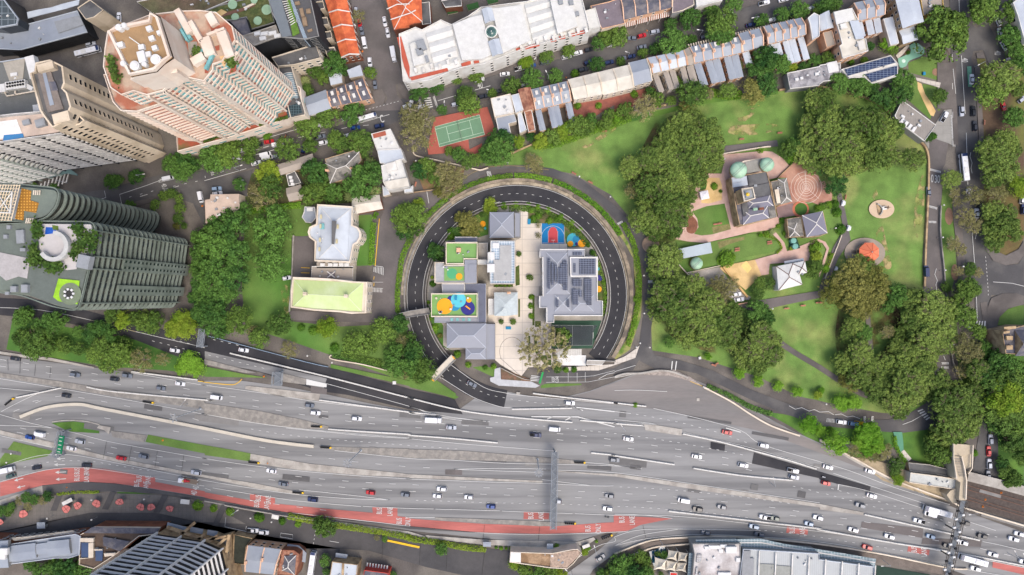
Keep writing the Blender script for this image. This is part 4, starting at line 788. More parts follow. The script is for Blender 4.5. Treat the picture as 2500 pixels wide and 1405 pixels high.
# -- green curved towers
def rounded(s, z, r=15):
    c = [Vector(v) for v in Q(s)]; out = []
    for i, b in enumerate(c):
        a, d = c[i-1], c[(i+1) % len(c)]; ra = min(r, (a-b).length*.45); rd = min(r, (d-b).length*.45); p = b+(a-b).normalized()*ra; q2 = b+(d-b).normalized()*rd
        out += [p.lerp(b, t).lerp(b.lerp(q2, t), t) for t in (0, .25, .5, .75, 1)]
    return [P(v.x, v.y, z) for v in out]
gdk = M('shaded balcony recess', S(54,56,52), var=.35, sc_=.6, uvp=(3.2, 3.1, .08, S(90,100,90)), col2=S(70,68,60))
for lab, s, extra in (('green stepped tower with curved balconies and orange roof panels, the upper of the pair', 'f -60,452 50,457 143,466 138,500 113,529 60,540 -60,545', 0), ('wide green balconied tower with roof garden and pool, the lower of the pair', 'f -60,548 95,547 231,548 218,640 190,754 130,742 60,716 -60,700', 1)):
    h = 77; pts = rounded(s, h)
    root = start('apartment_tower', lab, 'tower', pts, None)
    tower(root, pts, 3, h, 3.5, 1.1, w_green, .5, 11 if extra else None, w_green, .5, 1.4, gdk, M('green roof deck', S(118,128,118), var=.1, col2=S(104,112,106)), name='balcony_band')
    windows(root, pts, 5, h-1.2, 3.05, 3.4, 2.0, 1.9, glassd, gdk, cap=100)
    if extra:
        # infill panels of the lower tower
        a, b = W('f 220,622 196,735', h)
        for u0, u1 in ((.0, .28), (.62, .86)):
            d = (b-a); n = Vector((-d.y, d.x, 0)).normalized()
            if n.x < 0: n = -n
            pa = a+d*u0; pb = a+d*u1; m = MB()
            mid = (pa+pb)/2+n*1.2; m.box((mid.x, mid.y, 30), ((pb-pa).length, 1.0, 54), math.atan2(d.y, d.x)); m.build('infill_wall', w_green, root)
            q_ = [pa+n*1.75, pb+n*1.75, pb+n*.8, pa+n*.8]; windows(root, q_, 5, 56, 3.05, 2.4, 1.0, 1.5, glassd, w_green, cap=60, margin=.1)
        for s2, mt, nm in (('a1 400,770 870,775 880,830 820,1080 740,1080 730,1200 640,1210 480,1150 390,1060 370,930', M('roof terrace', S(196,192,190), var=.05), 'roof_terrace'), ('a1 440,800 540,805 530,860 430,870', M('pool tile', S(40,90,180), rough=.15), 'roof_pool'), ('a1 0,1040 290,1100 260,1290 180,1270 60,1310 0,1260', M('grey membrane', S(176,172,170)), 'roof_membrane'), ('a1 500,780 560,790 560,830 505,825', MATS['hedge leaves'], 'roof_planting')):
            decal(root, s2, h+.5, mt, nm, .12)
        decal(root, 'a1 560,1290 760,1310 a2 740,170 560,140 510,100', h-.4+1.0, M('lime lawn', S(150,200,50), var=.15), 'roof_lawn', .15)
        disc3(root, 'a2 670,70', h+.8, 4.2, M('terrace disc', S(122,134,110)), 'terrace_disc', .1); disc3(root, 'a2 655,68', h+.95, 1.9, M('dark patio', S(60,60,58)), 'terrace_disc', .06)
        for k in range(7):
            p = P(*Q('a2 655,68')[0], h+1.3); a_ = k*.9; m = MB(); m.box((p.x+1.7*math.cos(a_), p.y+1.7*math.sin(a_), h+1.2), (.8, .8, .4), a_); m.build('terrace_chair', equip, root)
        m = MB(); c_ = P(*Q('a1 545,985')[0], h+1)
        m.ribbon([c_+Vector((5.0*math.cos(R(a_)), 5.0*math.sin(R(a_)), 0)) for a_ in range(-150, 100, 15)], 1.6, h=2.4); m.build('curved_wall', M('pale curved wall', S(190,190,186)), root)
        m = MB(); rnd = random.Random(9)
        for s2 in ('a1 760,960 720,1080', 'a1 820,880 780,1000', 'a1 560,1150 480,1200', 'a1 330,980 330,1100', 'a1 360,780 370,880', 'a1 740,800 780,850', 'a1 460,1160 600,1190', 'a1 390,1110 300,1130', 'a1 900,860 880,1020'):
            a, b = W(s2, h+1)
            for k in range(150):
                p = a.lerp(b, rnd.random())+Vector((rnd.gauss(0, 1), rnd.gauss(0, 1), rnd.random()*1.8)); t1 = Vector((rnd.uniform(-1, 1), rnd.uniform(-1, 1), rnd.uniform(-.4, .4))).normalized()*.4; t2 = t1.cross(Vector((0, 0, 1))); m.face([p-t1-t2, p+t1-t2, p+t1+t2, p-t1+t2])
        m.build('foliage', MATS['hedge leaves'], root)
        boxes(root, [('a1 190,890', 3, 5, 1, h+.4, 5), ('a1 80,800', 1.5, 1.5, 1, h+.4, 0), ('a1 215,1015', 2, 1.2, 1, h+.4, 0), ('a1 50,890', 1.5, 1.5, .8, h+.4, 0), ('a2 125,25', 2.2, 2.2, 1.4, h+.4, 0), ('a2 230,20', 2.5, 3, 1.4, h+.4, 0), ('a2 65,65', 1.5, 1.2, 1.2, h+.4, 0), ('a1 790,1130', 4.5, 5, 3, h+.4, -12)], equipg, 'roof_unit')
    else:
        decal(root, 'a1 210,430 300,455 290,545 370,570 345,665 230,645 225,740 145,720', h+.5, M('orange roof grating', S(206,150,64), var=.12, uvp=(1.1, 1.1, .3, S(160,112,44)), col2=S(220,166,78)), 'roof_panel', .15)
        decal(root, 'a1 140,420 205,440 150,730 100,720', h+.5, M('grey strip', S(150,152,152)), 'roof_strip', .1)
        m = MB()
        for k in range(9):
            a, b = W('a1 %d,395 %d,740' % (190-k*26, 105-k*30), h+5); m.tube(a, b, .18, n=6)
        for k in range(12):
            a, b = W('a1 0,%d %d,%d' % (400+k*30, 190-k*8, 405+k*30), h+5); m.tube(a, b, .15, n=6)
        m.build('roof_pergola', M('cream lattice', S(224,206,176)), root)
        m = MB(); q_ = W('a1 -40,455 120,465 100,665 -40,660', h+5.5); m.ribbon(q_, .5, closed=True, h=.4); m.tube(q_[0], q_[2], .2); m.tube(q_[1], q_[3], .2); m.build('roof_frame', w_white, root)
        for k in range(4):
            for s2 in ('a1 %d,450 %d,495' % (328+k*19, 322+k*19), 'a1 %d,715 %d,765' % (262+k*19, 250+k*19)):
                a, b = W(s2, h+1); m = MB(); m.ribbon([a, b], .35, h=.3); m.build('roof_beam', w_cream, root)
# -- ribbed white tower, bottom left
base = W('f 384,1304 500,1322 541,1340 565,1440 480,1490 330,1440', 14)
root = start('office_tower', 'white ribbed tower with dark glass leaning in from the bottom left corner', 'tower', base)
tower(root, base, 14, 92, 4.0, .9, M('white sunshade', S(250,248,244), var=.03), .35, 13, MATS['white sunshade'], .6, 1.0, M('black glazing', S(26,24,26), rough=.6, var=.3), name='sunshade')
windows(root, base, 15, 89.6, 4.0, 4.6, 2.4, 2.2, blackm, blackm, cap=100)
walls(root, base, 0, 14, w_sand, 'base_wall')
m = MB()
for s in ('a3 1500,1000 1951,1130 b3 150,1160', 'a3 1600,940 1951,1060', 'b3 0,1060 215,1030', 'a3 1700,1040 1860,900', 'a3 1860,1090 1951,1010', 'b3 0,1110 130,1020', 'b3 100,1140 215,1040', 'b3 240,1010 215,1180'):
    m.ribbon(W(s, 12), 1.2, h=1.2)
m.build('podium_beam', w_sand, root)
for s in ('a3 1600,900 1780,945 1770,985 1590,955', 'a3 1815,940 1940,965 1930,1010 1815,990', 'b3 30,970 125,985 115,1035 25,1015'): decal(root, s, 9, r_grey, 'canopy', .4)
q_ = W('b3 0,1060 a3 1500,1000 1951,1100 b3 215,1040 240,1300 60,1450 -300,1500 a3 1200,1300', 9); walls(root, q_, 0, 9, w_sand, 'podium_wall'); m = MB(); m.prism(q_, 8.6, 9, 0, 0); m.build('podium_deck', r_dkflat, root)
# ------------------------------------------------------------ other buildings
# top-left
r, _ = bldg('transit_building', 'long grey metal roofed building with black lattice screen, top left corner', 'a0 -100,300 130,270 740,105 835,310 200,480 0,470 -100,480', 9, w_dark, r_grey, par=.4, parm=r_lt)
m = MB(); a, b = W('a0 120,500 830,320', 8.8); 
for k in range(60):
    t = k/60; p = a.lerp(b, t); m.tube(p, a.lerp(b, min(1, t+.03))+Vector((.5, -1.2, -6)), .22, n=5); m.tube(a.lerp(b, min(1, t+.03)), p+Vector((0, -1.0, -6)), .18, n=5)
m.build('lattice_screen', blackm, r)
decal(r, 'a0 260,120 370,95 490,75 600,40 720,10 760,0 750,50 620,90 500,120 380,150 270,180', 9.4, r_lt, 'gutter_roof', .3); decal(r, 'a0 520,210 760,150 800,240 560,320', 9.3, equipg, 'louvre_panel', .3)
bldg('lift_shaft', 'small beige concrete tower at the end of the lattice building', 'a0 740,80 860,0 990,100 900,170 820,190', 15, w_beige, r_dkflat, par=.4, parm=w_beige)
bldg('office_block', 'blue grey glazed block in the top left corner', 'a0 -200,-100 0,-60 180,180 170,240 0,270 -200,250', 16, glassd, M('blue frame roof', S(78,88,94), uvp=(3, 3, .2, S(120,130,136)), col2=S(66,76,82)), par=.8, parm=r_lt)
r, _ = bldg('office_block', 'grey roofed block with rows of white roof fans at the left edge', 'a0 -200,600 30,590 280,550 360,590 330,700 410,1100 190,1130 0,1170 -200,1150', 34, w_grey, M('mid grey roof', S(118,120,118), var=.1), par=.7, parm=r_lt)
decal(r, 'a0 30,600 240,560 220,760 100,800', 34.2, M('roof pebble', S(176,170,158)), 'roof_deck', .1)
boxes(r, [('a0 145,810', 9, 3.6, 2, 34, 8), ('a0 15,840', 3, 3.6, 2, 34, 8), ('a0 130,710', 3, 1.5, 1, 34, 8), ('a0 270,830', 4, 2, 1, 34, -30), ('a0 345,1030', 3, 3, 1.5, 34, 8), ('a0 300,640', 4, 10, 3, 34, 15)], equip, 'roof_unit')
m = MB()
for k in range(14):
    p = P(*Q('a0 %d,%d' % (70+(k % 7)*25, 800+(k//7)*28-(k % 7)*4))[0], 36.2); m.tube(p, p+Vector((0, 0, .2)), .5, n=10)
m.build('fan', blackm, r)
m = MB()
for s in ('a0 50,880 70,920 350,870', 'a0 150,870 150,910'): m.ribbon(W(s, 35), .5, h=.5)
m.build('pipe', w_cream, r)
# dark modern office with roof gardens
r, _ = bldg('office_building', 'dark office with green strip terraces and outdoor furniture, top centre-left', 'b0 600,-40 1000,-60 1090,350 960,380 730,360 700,240 640,120', 24, w_dark, M('charcoal roof', S(92,92,94), var=.08), par=.7, parm=w_grey)
decal(r, 'b0 600,-40 720,-40 830,345 740,360 690,230', 24.3, M('steel roof', S(120,128,134), var=.06), 'roof_strip', .5); decal(r, 'b0 780,0 815,0 905,320 840,350', 24.3, M('green strip', S(96,130,52), var=.3, sc_=.7), 'roof_garden', .5)
m = MB()
for k in range(12): a, b = W('b0 %d,%d %d,%d' % (730+k*8, k*22, 785+k*7, k*20-8), 25.4); m.ribbon([a, b], .3, h=.2)
m.build('pergola', w_white, r)
m = MB(); a, b = W('b0 820,0 960,375', 24.5); d = (b-a).normalized()
for k in range(26): p = a.lerp(b, (k+.5)/26); m.box((p.x, p.y, 20), (1.6, .6, 9), math.atan2(d.y, d.x)+1.57)
m.build('facade_fin', M('pale blue fin', S(150,166,180)), r)
boxes(r, [('b0 925,120', 1.6, 4, .8, 24.2, 15), ('b0 985,105', 2, 2, .8, 24.2, 10), ('b0 950,205', 2, 4, .8, 24.2, 10), ('b0 880,30', 2.2, 1.4, .8, 24.2, 10), ('b0 1000,290', 2.2, 1, .6, 24.2, 20)], M('timber', S(150,128,104)), 'bench')
boxes(r, [('b0 500,320', 3, 1.6, 1, 22, 10), ('b0 565,320', 4, 1.6, 1, 22, 10), ('b0 640,315', 4, 1.6, 1, 22, 10), ('b0 550,365', 3, 1.8, 1, 22, 10), ('b0 690,340', 3, 1.6, 1, 22, 10)], equip, 'roof_unit')
q_ = W('b0 470,440 360,340 440,320 680,240 720,350', 22); walls(r, q_, 0, 22, w_dark, 'annex_wall'); flatroof(r, q_, 22, concD, .5, concr, .5, 'annex_roof')
windows(r, W('b0 730,360 960,380 1090,350 900,200', 24), 2, 22, 3.4, 3.4, 2.8, 1.6, glassd, w_grey, cap=60)
r, _ = bldg('garden_roof_building', 'planted roof garden with mint green shade discs beside the cream tower', 'b0 0,110 130,60 600,-60 640,110 670,220 440,290 400,170 240,200 100,200 0,160', 16, w_dark, M('wild planting', S(104,108,66), var=.3, sc_=.9, col2=S(80,92,52), mixs=.4), par=.6, parm=w_grey)
for c, rr_ in (('b0 590,95', 2.4), ('b0 505,200', 2.0), ('b0 290,165', 1.8), ('b0 265,45', 2.2), ('b0 470,5', 1.6), ('b0 95,135', 1.2)): disc3(r, c, 16.9, rr_, M('mint disc', S(158,190,158)), 'shade_disc', .15)
decal(r, 'b0 0,195 130,140 350,80 470,40 480,60 360,110 140,170 0,225', 16.1, M('brown boardwalk', S(120,90,76)), 'boardwalk', .12); decal(r, 'b0 370,75 480,25 490,40 385,90', 16.2, w_cream, 'bench', .4); decal(r, 'b0 100,130 160,90 215,120 150,160', 16.1, sandm, 'gravel_bed', .12)
bldg('plant_building', 'dark ribbed plant building tucked beside the roof garden', 'b0 240,205 390,170 440,320 370,345', 20, w_dark, r_slate, par=.5, parm=r_slate)
bldg('station_building', 'brown roofed low building above the roof garden at the top edge', 'a0 1300,20 1951,-120 b0 300,-60 260,0 0,110 a0 1900,120 1500,170', 5, w_brick, M('brown terrace', S(112,94,78), var=.3, col2=S(90,100,64)), par=.3)
# red brick plant building and atrium next to the tower
bldg('apartment_block', 'low grey flat roofed block with roof furniture right of the cream tower', 'b0 640,555 1060,425 1110,560 860,625 700,640', 14, w_cream, r_dkflat, par=.9, parm=w_cream, win=(2, 3.2, 3.2, 1.8, 1.4))
r, _ = bldg('atrium_building', 'glass barrel roofed hall right of the cream tower', 'b0 700,640 820,605 960,1070 960,1100 820,1130', 13, w_cream, r_dkflat, par=.6, parm=w_cream)
a, b = W('b0 790,710 850,950', 13.2); m = MB(); d = (b-a).normalized(); n_ = Vector((-d.y, d.x, 0)); K = 12
for i in range(K):
    for j in range(6):
        def pp(i_, j_): t = math.pi*j_/6; return a.lerp(b, i_/K)+n_*(math.cos(t)*2.4)+Vector((0, 0, math.sin(t)*2))
        m.face([pp(i, j), pp(i+.9, j), pp(i+.9, j+1), pp(i, j+1)], 0)
    m.ribbon([a.lerp(b, i/K)+n_*(math.cos(t)*2.45)+Vector((0, 0, math.sin(t)*2.05)) for t in [math.pi*k/8 for k in range(9)]], .25, mi=1)
m.build('barrel_skylight', [M('pale glazing', S(130,150,156), rough=.2), w_white], r)
boxes(r, [('b0 845,1050', 5, 7, .4, 13, -70)], M('dark panel', S(44,60,66), uvp=(1.2, 1.2, .1, S(90,110,116))), 'glass_panel')
# orange roofs
def row(name, lab, s, n, h, wall, roofm, grp, group, cat='terrace house', cap=w_peach, pitch=.55, rear=None, fins=True, dorm=None, first='leftmost', chim=True, caps=None, flat=False, z0=0, par=.3):
    """terraces: the quad p0 p1 (street front, left to right) p2 p3 (rear); one house per slice"""
    qd = Q(s); p = [P(*v, h) for v in qd]; out = []
    for i in range(n):
        t0, t1 = i/n, (i+1)/n; a = p[0].lerp(p[1], t0); b = p[0].lerp(p[1], t1); c = p[3].lerp(p[2], t1); d = p[3].lerp(p[2], t0)
        names = ['leftmost', 'second from left', 'third from left', 'fourth from left', 'fifth from left', 'sixth from left', 'seventh from left', 'eighth from left']
        nm = lab.replace('#', names[i] if i < n-1 or n == 1 else 'rightmost')
        if n == 1: nm = lab.replace('# ', '')
        root = start(name, nm, cat, [a, b, c, d], group); ff = (b-a).normalized(); an = math.degrees(math.atan2(ff.y, ff.x))
        walls(root, [a, b, c, d], z0, h-.2, wall)
        if flat: flatroof(root, [a, b, c, d], h, roofm, par, cap)
        else: roofpart(root, [a, b, c, d], h, roofm, 'gable', .05, pitch, 0 if area([a, b, c, d]) > 0 else 0, caps, wall)
        half = ((d-a).length)/2
        if fins and not flat:
            m = MB(); e = a.lerp(d, .5); e.z = h+half*pitch; up = Vector((0, 0, .3)); m.ribbon([a-Vector((0, 0, .3)), e, d-Vector((0, 0, .3))], .45, h=.55); m.build('party_wall', cap, root)
            if i == n-1: m = MB(); e = b.lerp(c, .5); e.z = h+half*pitch; m.ribbon([b-Vector((0, 0, .3)), e, c-Vector((0, 0, .3))], .45, h=.55); m.build('party_wall', cap, root)
        if chim:
            e = a.lerp(d, .42 if i % 2 else .6)+ff*.5; e.z = h+half*pitch*.85; chimney(root, Vector((e.x, e.y, 0)), e.z+.6, cap, 1.5, .8, 1.7, an+90)
        if dorm:
            for u in dorm:
                e = a.lerp(b, .5).lerp(d.lerp(c, .5), u); zz = h+half*pitch*(1-abs(u-.5)*2)
                m = MB(); m.box((e.x, e.y, zz), (1.3, 2.0, 1.2), R(an)); m.build('dormer', w_white if wall is not w_brick else r_lt, root)
        if rear:
            l0, l1, ln, hh, rm = rear
            u0 = l0 if i % 2 == 0 else 1-l1; u1 = l1 if i % 2 == 0 else 1-l0
            k0 = d.lerp(c, u0); k1 = d.lerp(c, u1); back = (d-a).normalized(); wg = [k0, k1, k1+back*ln, k0+back*ln]
            walls(root, wg, z0, hh-.2, wall, 'rear_wall'); f, lines, _q = hiproof(wg, hh, .15, .25, 1 if True else 0, True)
            m = MB(); 
            for x in f: m.face(x)
            m.build('rear_roof', rm, root); windows(root, wg, z0+.8, hh-1.4, 3, 2.4, 1, 1.4, cap=6)
        windows(root, [a, b, c, d], z0+.8, h-1.6, 3.2, 2.6, 1.1, 1.6, cap=8)
        out.append(root)
    return out
row('terrace_house', 'orange tiled house, # of the row going down the side street', 'b0 1475,520 1350,-20 1140,-20 1300,550', 4, 9, w_brick, r_tile, None, 'orange tiled terrace by the side street', cap=stone_cap, chim=False, pitch=.5)
for k, s in enumerate(('b0 1040,30 1130,15 1150,90 1060,110', 'b0 1080,180 1170,170 1190,240 1110,255', 'b0 1115,315 1205,300 1220,370 1130,385', 'b0 1145,465 1240,455 1260,520 1165,535')):
    bldg('rear_annex', 'cream walled roof terrace behind the orange houses, %s from the top' % ['first', 'second', 'third', 'fourth'][k], s, 7, w_cream, r_dkflat, par=1, parm=w_cream, cat='annex', group='roof terraces behind the orange houses')
r, _ = bldg('house', 'orange tiled corner building across the side street', 'b0 1710,-60 1951,-60 c0 100,-40 110,220 0,240 b0 1951,270 1800,290', 9, w_brick, r_tile, kind='flat', par=.2, parm=w_brick)
q_ = W('b0 1745,-60 c0 105,-60 c0 115,205 b0 1810,275', 9.1); roofpart(r, q_, 9.1, r_tile, 'hip', .3, .35, None, stone_cap, name='tiled_roof')
m = MB()
for s in ('b0 1735,90 1830,45 1951,40', 'b0 1770,190 1951,130 c0 60,100'): m.ribbon(W(s, 12.4), .4, h=.25)
m.build('ridge_cap', stone_cap, r)
# yellow/grey terrace on the upper street
row('terrace_house', 'slate roofed peach house, # of the four at the side street corner', 'b0 1165,870 1510,745 1590,940 1205,1020', 4, 8, w_peach, r_slate, None, 'peach walled terrace with dormers', cap=w_peach, dorm=(.28, .72), chim=True, pitch=.4, cat='terrace house')
for k, s in enumerate(('b0 1175,700 1300,695 1310,790 1200,815', 'b0 1355,670 1480,620 1510,720 1380,745')): bldg('rear_annex', ['pale metal roofed annex behind the left half', 'pale metal roofed annex behind the right half'][k]+' of the dormered terrace', s, 6, w_cream, r_lt, par=0, cat='annex', group='annexes behind the dormered terrace')
bldg('house', 'wide grey metal roofed house left of the dormered terrace', 'b0 960,935 1150,865 1195,1030 1000,1095', 8, w_white, r_grey, kind='gable', pitch=.35, cat='house')
# white heritage block (three gabled parts)
r, P0 = bldg('warehouse', 'long white roofed heritage building with round glass skylight along the top street', 'c0 -100,330 60,265 120,290 300,195 400,240 560,160 680,75 1120,20 1320,-60 1620,-100 1720,300 1560,340 1240,430 1150,450 860,560 700,620 500,650 390,690 200,770 0,800 -60,780', 15, w_white, r_white, par=.9, parm=w_white, win=(4, 3.4, 5, 1.3, 1.7))
for s, ax in (('c0 150,320 400,240 480,640 250,700', 0), ('c0 1090,40 1330,-20 1420,330 1180,420', 0)):
    qd = Q(s)
    for k in range(4):
        a, b, c, d = qd; t0, t1 = k/4, (k+1)/4
        def lp(u, v, t): return (u[0]+(v[0]-u[0])*t, u[1]+(v[1]-u[1])*t)
        q_ = [P(*lp(a, d, t0), 15.2), P(*lp(b, c, t0), 15.2), P(*lp(b, c, t1), 15.2), P(*lp(a, d, t1), 15.2)]; roofpart(r, q_, 15.2, r_white, 'gable', -.1, .3, None, None, w_white, name='gable_roof')
for s, z, mt, nm in (('c0 410,235 570,170 690,140 780,520 700,560 500,575', 17.5, r_white, 'flat_roof'), ('c0 780,85 1060,50 1155,385 890,505', 17.5, r_white, 'flat_roof'), ('c0 1330,-40 1530,-60 1600,250 1410,320', 17.5, r_white, 'flat_roof'), ('c0 0,420 120,370 190,590 40,630', 17, r_white, 'flat_roof')):
    q_ = W(s, z); m = MB(); m.prism(q_, 14, z, 1, 0); m.build(nm, [mt, w_white], r)
for s in ('c0 690,90 780,75 815,195 720,225', 'c0 750,400 850,370 890,510 790,540', 'c0 280,215 360,200 480,640 400,660' if 0 else 'c0 1240,60 1250,60 1251,61 1240,61'):
    q_ = W(s, 18.2); 
    if abs(area(q_)) > 3: roofpart(r, q_, 18.2, r_lt, 'gable', .1, .5, None, None, w_white, name='gable_roof')
disc3(r, 'c0 779,306', 17.6, 3.0, w_white, 'skylight_base', .5); 
p = P(*Q('c0 779,306')[0], 18.2); m = MB(); m.dome((p.x, p.y, 18.1), 2.0, 1.2, 20, 4, 0)
for k in range(16): t = math.pi*k/8; m.tube((p.x, p.y, 19.35), (p.x+2.05*math.cos(t), p.y+2.05*math.sin(t), 18.15), .07, n=4, mi=1)
m.build('skylight', [M('skylight glass', S(70,100,96), rough=.15), w_white], r)
disc3(r, 'c0 779,306', 18.12, 2.4, M('skylight ring', S(90,130,120)), 'skylight_ring', .05)
boxes(r, [('c0 110,430', 4, 5, 1.5, 17, 20), ('c0 95,490', 3, 3, 1.5, 17, 20), ('c0 165,560', 1.5, 3, 1.2, 17, 20), ('c0 1590,130', 2.4, 2, 1.5, 15, 15), ('c0 1440,15', 2, 2.5, 1, 17.6, 10), ('c0 1540,20', 2, 2.5, 1, 17.6, 10)], equipg, 'roof_unit')
for k, s in enumerate(('c0 0,740 360,650 370,680 20,770', 'c0 490,610 580,580 585,615 500,640', 'c0 610,580 660,565 665,600 615,610', 'c0 1010,465 1070,450 1070,480 1020,495', 'c0 1095,450 1235,410 1240,440 1105,475', 'c0 1340,375 1390,365 1400,395 1345,405', 'c0 1420,350 1480,340 1485,370 1430,380', 'c0 1510,330 1575,315 1580,345 1520,355', 'c0 1580,305 1695,285 1700,315 1590,340', 'b0 1830,360 1870,350 1951,640 1951,760 1900,640')):
    decal(r, s, 15.3, M('balcony tile', S(186,92,72)), 'balcony', .15)
for k in range(22):
    t = k/21; x = 60+t*1620; y = 700-t*400+(20 if k % 2 else 0); p = P(*Q('c0 %d,%d' % (x, y))[0], 15.5); m = MB(); m.box((p.x, p.y+1.2, 16), (1.3, 2.2, 1.2), R(15)); m.build('dormer', w_white, r)
# rear lanes above it
bldg('house', 'dark flat roofed cottage with square lawns above the white heritage building', 'c0 300,10 490,-30 500,60 340,75', 6, w_brick, r_dkflat, par=.3, cat='house'); 
for k, s in enumerate(('c0 350,80 455,55 460,120 365,140', 'c0 540,50 650,20 665,75 560,105', 'c0 735,0 840,-20 845,20 750,45')):
    m = MB(); m.prism(W(s, .8), .1, .8, 1, 0); tag(m.build('garden_plot', [M('plot grass', S(56,96,50)), w_cream]), kind='structure')
bldg('house', 'brown brick house between the orange roofs and the white building', 'c0 105,30 190,20 205,230 120,240', 7, w_brick, r_dkflat, par=.4, cat='house')
# shops at top with awnings
row('terrace_house', 'dark roofed shop house, # of the four with striped awnings', 'd0 90,190 550,70 540,-40 60,-20', 4, 9, w_peach, r_slate, None, 'shop houses with striped awnings', cap=peach_cap, chim=False, pitch=.25)
for k, s in enumerate(('d0 100,205 205,180 210,235 105,262', 'd0 215,178 320,150 322,205 218,232', 'd0 328,150 430,125 432,178 332,202', 'd0 436,125 540,100 545,152 438,178')):
    q_ = W(s, 4.5); m = MB(); m.face(ccw(q_)); n6 = 7
    a, b, c, d = q_
    m = MB()
    for i in range(12): t0, t1 = i/12, (i+1)/12; m.prism([a.lerp(b, t0), a.lerp(b, t1), d.lerp(c, t1), d.lerp(c, t0)], 4.3, 4.5+.001*i, i % 2, i % 2, True)
    for c_ in (c, d): m.tube((c_.x, c_.y, 0), (c_.x, c_.y, 4.3), .08, n=6)
    tag(m.build('awning', [w_white, w_brick]), '%s striped awning over the pavement of the shop houses' % ['leftmost', 'second', 'third', 'rightmost'][k], 'awning', 'striped shop awnings')
bldg('house', 'mauve roofed house with dormers right of the white heritage building', 'c0 1720,60 1900,20 d0 60,-20 100,230 c0 1830,280', 9, w_cream, M('mauve roof', S(128,118,124), ribs=.6), kind='flat', par=.4, parm=w_peach, cat='house')
bldg('house', 'small white roofed house against the white heritage building', 'c0 1660,110 1770,75 1820,260 1710,290', 10, w_white, r_white, par=.4, cat='house')
bldg('house', 'dark grey roofed house right of the awning shops', 'd0 555,-60 750,-60 760,50 650,105 550,130', 9, w_grey, M('mauve roof'), par=.4, parm=w_cream, cat='house')
bldg('house', 'white terrace with white awning at the top edge', 'd0 770,-60 1020,-60 1030,10 780,70', 9, w_white, r_white, par=.4, cat='house')
# terraces south of the street
bldg('house', 'pale grey flat roofed house next to the tennis court', 'c0 770,940 960,895 1000,1080 810,1120', 8, w_cream, r_white, par=.4, cat='house', parm=w_cream)
bldg('house', 'blue grey L shaped rear wing beside the tennis court', 'c0 820,1125 1000,1085 1020,1160 945,1180 985,1350 870,1370', 6, w_cream, r_grey, par=.1, cat='house')
bldg('house', 'narrow pale roofed house with skylight left of the rusty roof', 'c0 965,910 1040,890 1085,1050 1010,1080', 8, w_cream, r_lt, par=.3, cat='house'); bldg('rear_annex', 'pale rear wing behind the narrow skylight house', 'c0 1025,1080 1065,1070 1115,1240 1050,1270', 6, w_cream, r_lt, par=.2, cat='annex')
r, _ = bldg('house', 'terrace with flaking rusty pink metal roof', 'c0 1040,860 1150,840 1190,1030 1090,1060', 8, w_peach, r_rust, kind='gable', pitch=.4, cat='terrace house'); bldg('rear_annex', 'rusty roofed rear wing of the flaking pink terrace', 'c0 1090,1065 1165,1050 1200,1240 1130,1260', 6, w_peach, r_rust, par=.2, cat='annex')
row('terrace_house', 'grey dormered house, # of the four right of the rusty roof', 'c0 1155,855 1500,775 1540,965 1200,1045', 4, 8, w_peach, r_grey, None, 'grey dormered terrace beside the rusty roof', cap=peach_cap, dorm=(.25, .75), rear=(.0, .6, 10, 6, r_grey), pitch=.4)
row('terrace_house', 'cream roofed house, # of the pair with brick courtyard', 'c0 1510,760 1790,690 1840,900 1570,950', 2, 8.5, w_cream, r_cream, None, 'cream terrace pair', cap=w_cream, chim=False, pitch=.3, fins=True)
row('terrace_house', 'cream roofed house, # of the three next to the long pale terrace', 'c0 1800,690 1951,650 d0 130,615 185,850 20,885 c0 1850,900', 1, 8.5, w_cream, r_cream, None, None) if 0 else None
row('terrace_house', 'broad cream roofed house, # of the two left of the blue grey one', 'c0 1795,690 d0 130,620 185,835 c0 1850,905', 2, 8.5, w_cream, r_cream, None, 'broad cream terrace', cap=w_cream, chim=False, pitch=.3)
row('terrace_house', '# broad blue grey roofed terrace house with brick rear yard', 'd0 135,600 305,560 360,770 185,820', 1, 8.5, w_cream, r_grey, None, None, cap=w_cream, chim=False, pitch=.3)
row('terrace_house', 'pale grey house, # of the four at the middle of the long terrace', 'd0 310,555 660,480 690,620 365,700', 4, 8, w_cream, r_lt, None, 'pale middle terrace houses', cap=w_peach, rear=(.1, .65, 9, 6, r_tan), pitch=.35)
row('terrace_house', '# taupe roofed house in the middle of the long terrace', 'd0 660,480 715,450 765,600 700,625', 1, 8, w_grey, r_tan, None, None, rear=(0, .9, 11, 6, r_tan), chim=False, pitch=.35)
row('terrace_house', 'blue grey house, # of the five behind the large street tree', 'd0 715,450 1185,350 1215,500 765,600', 5, 8, w_peach, r_grey, None, 'blue grey terrace behind the street tree', cap=peach_cap, dorm=(.2,), rear=(.05, .75, 11, 6, r_grey), pitch=.4)
row('terrace_house', 'grey house, # of the wide pair left of the peach gable', 'd0 1175,325 1385,270 1420,440 1225,495', 2, 8, w_peach, r_grey, None, 'wide grey terrace pair', cap=peach_cap, rear=(.1, .7, 6, 6, r_lt), pitch=.4)
row('terrace_house', 'grey house with peach chimneys, # of the five next to the peach gable', 'd0 1420,255 1780,170 1825,330 1465,420', 5, 8.5, w_peach, r_grey, None, 'five grey houses by the peach gable', cap=peach_cap, rear=(.2, .95, 11, 6, r_lt), pitch=.4)
m = MB(); 
for k in range(46):
    t = k/46; p = P(*Q('d0 %d,%d' % (710+t*1090, 440-t*265))[0], 5.5); m.box((p.x, p.y, 5.4), (.55, 1.8, .25), R(14)) if k % 1 == 0 else None
tag(m.build('verandah', w_cream), 'striped cream verandah roof running along the street front of the long terrace', 'verandah')
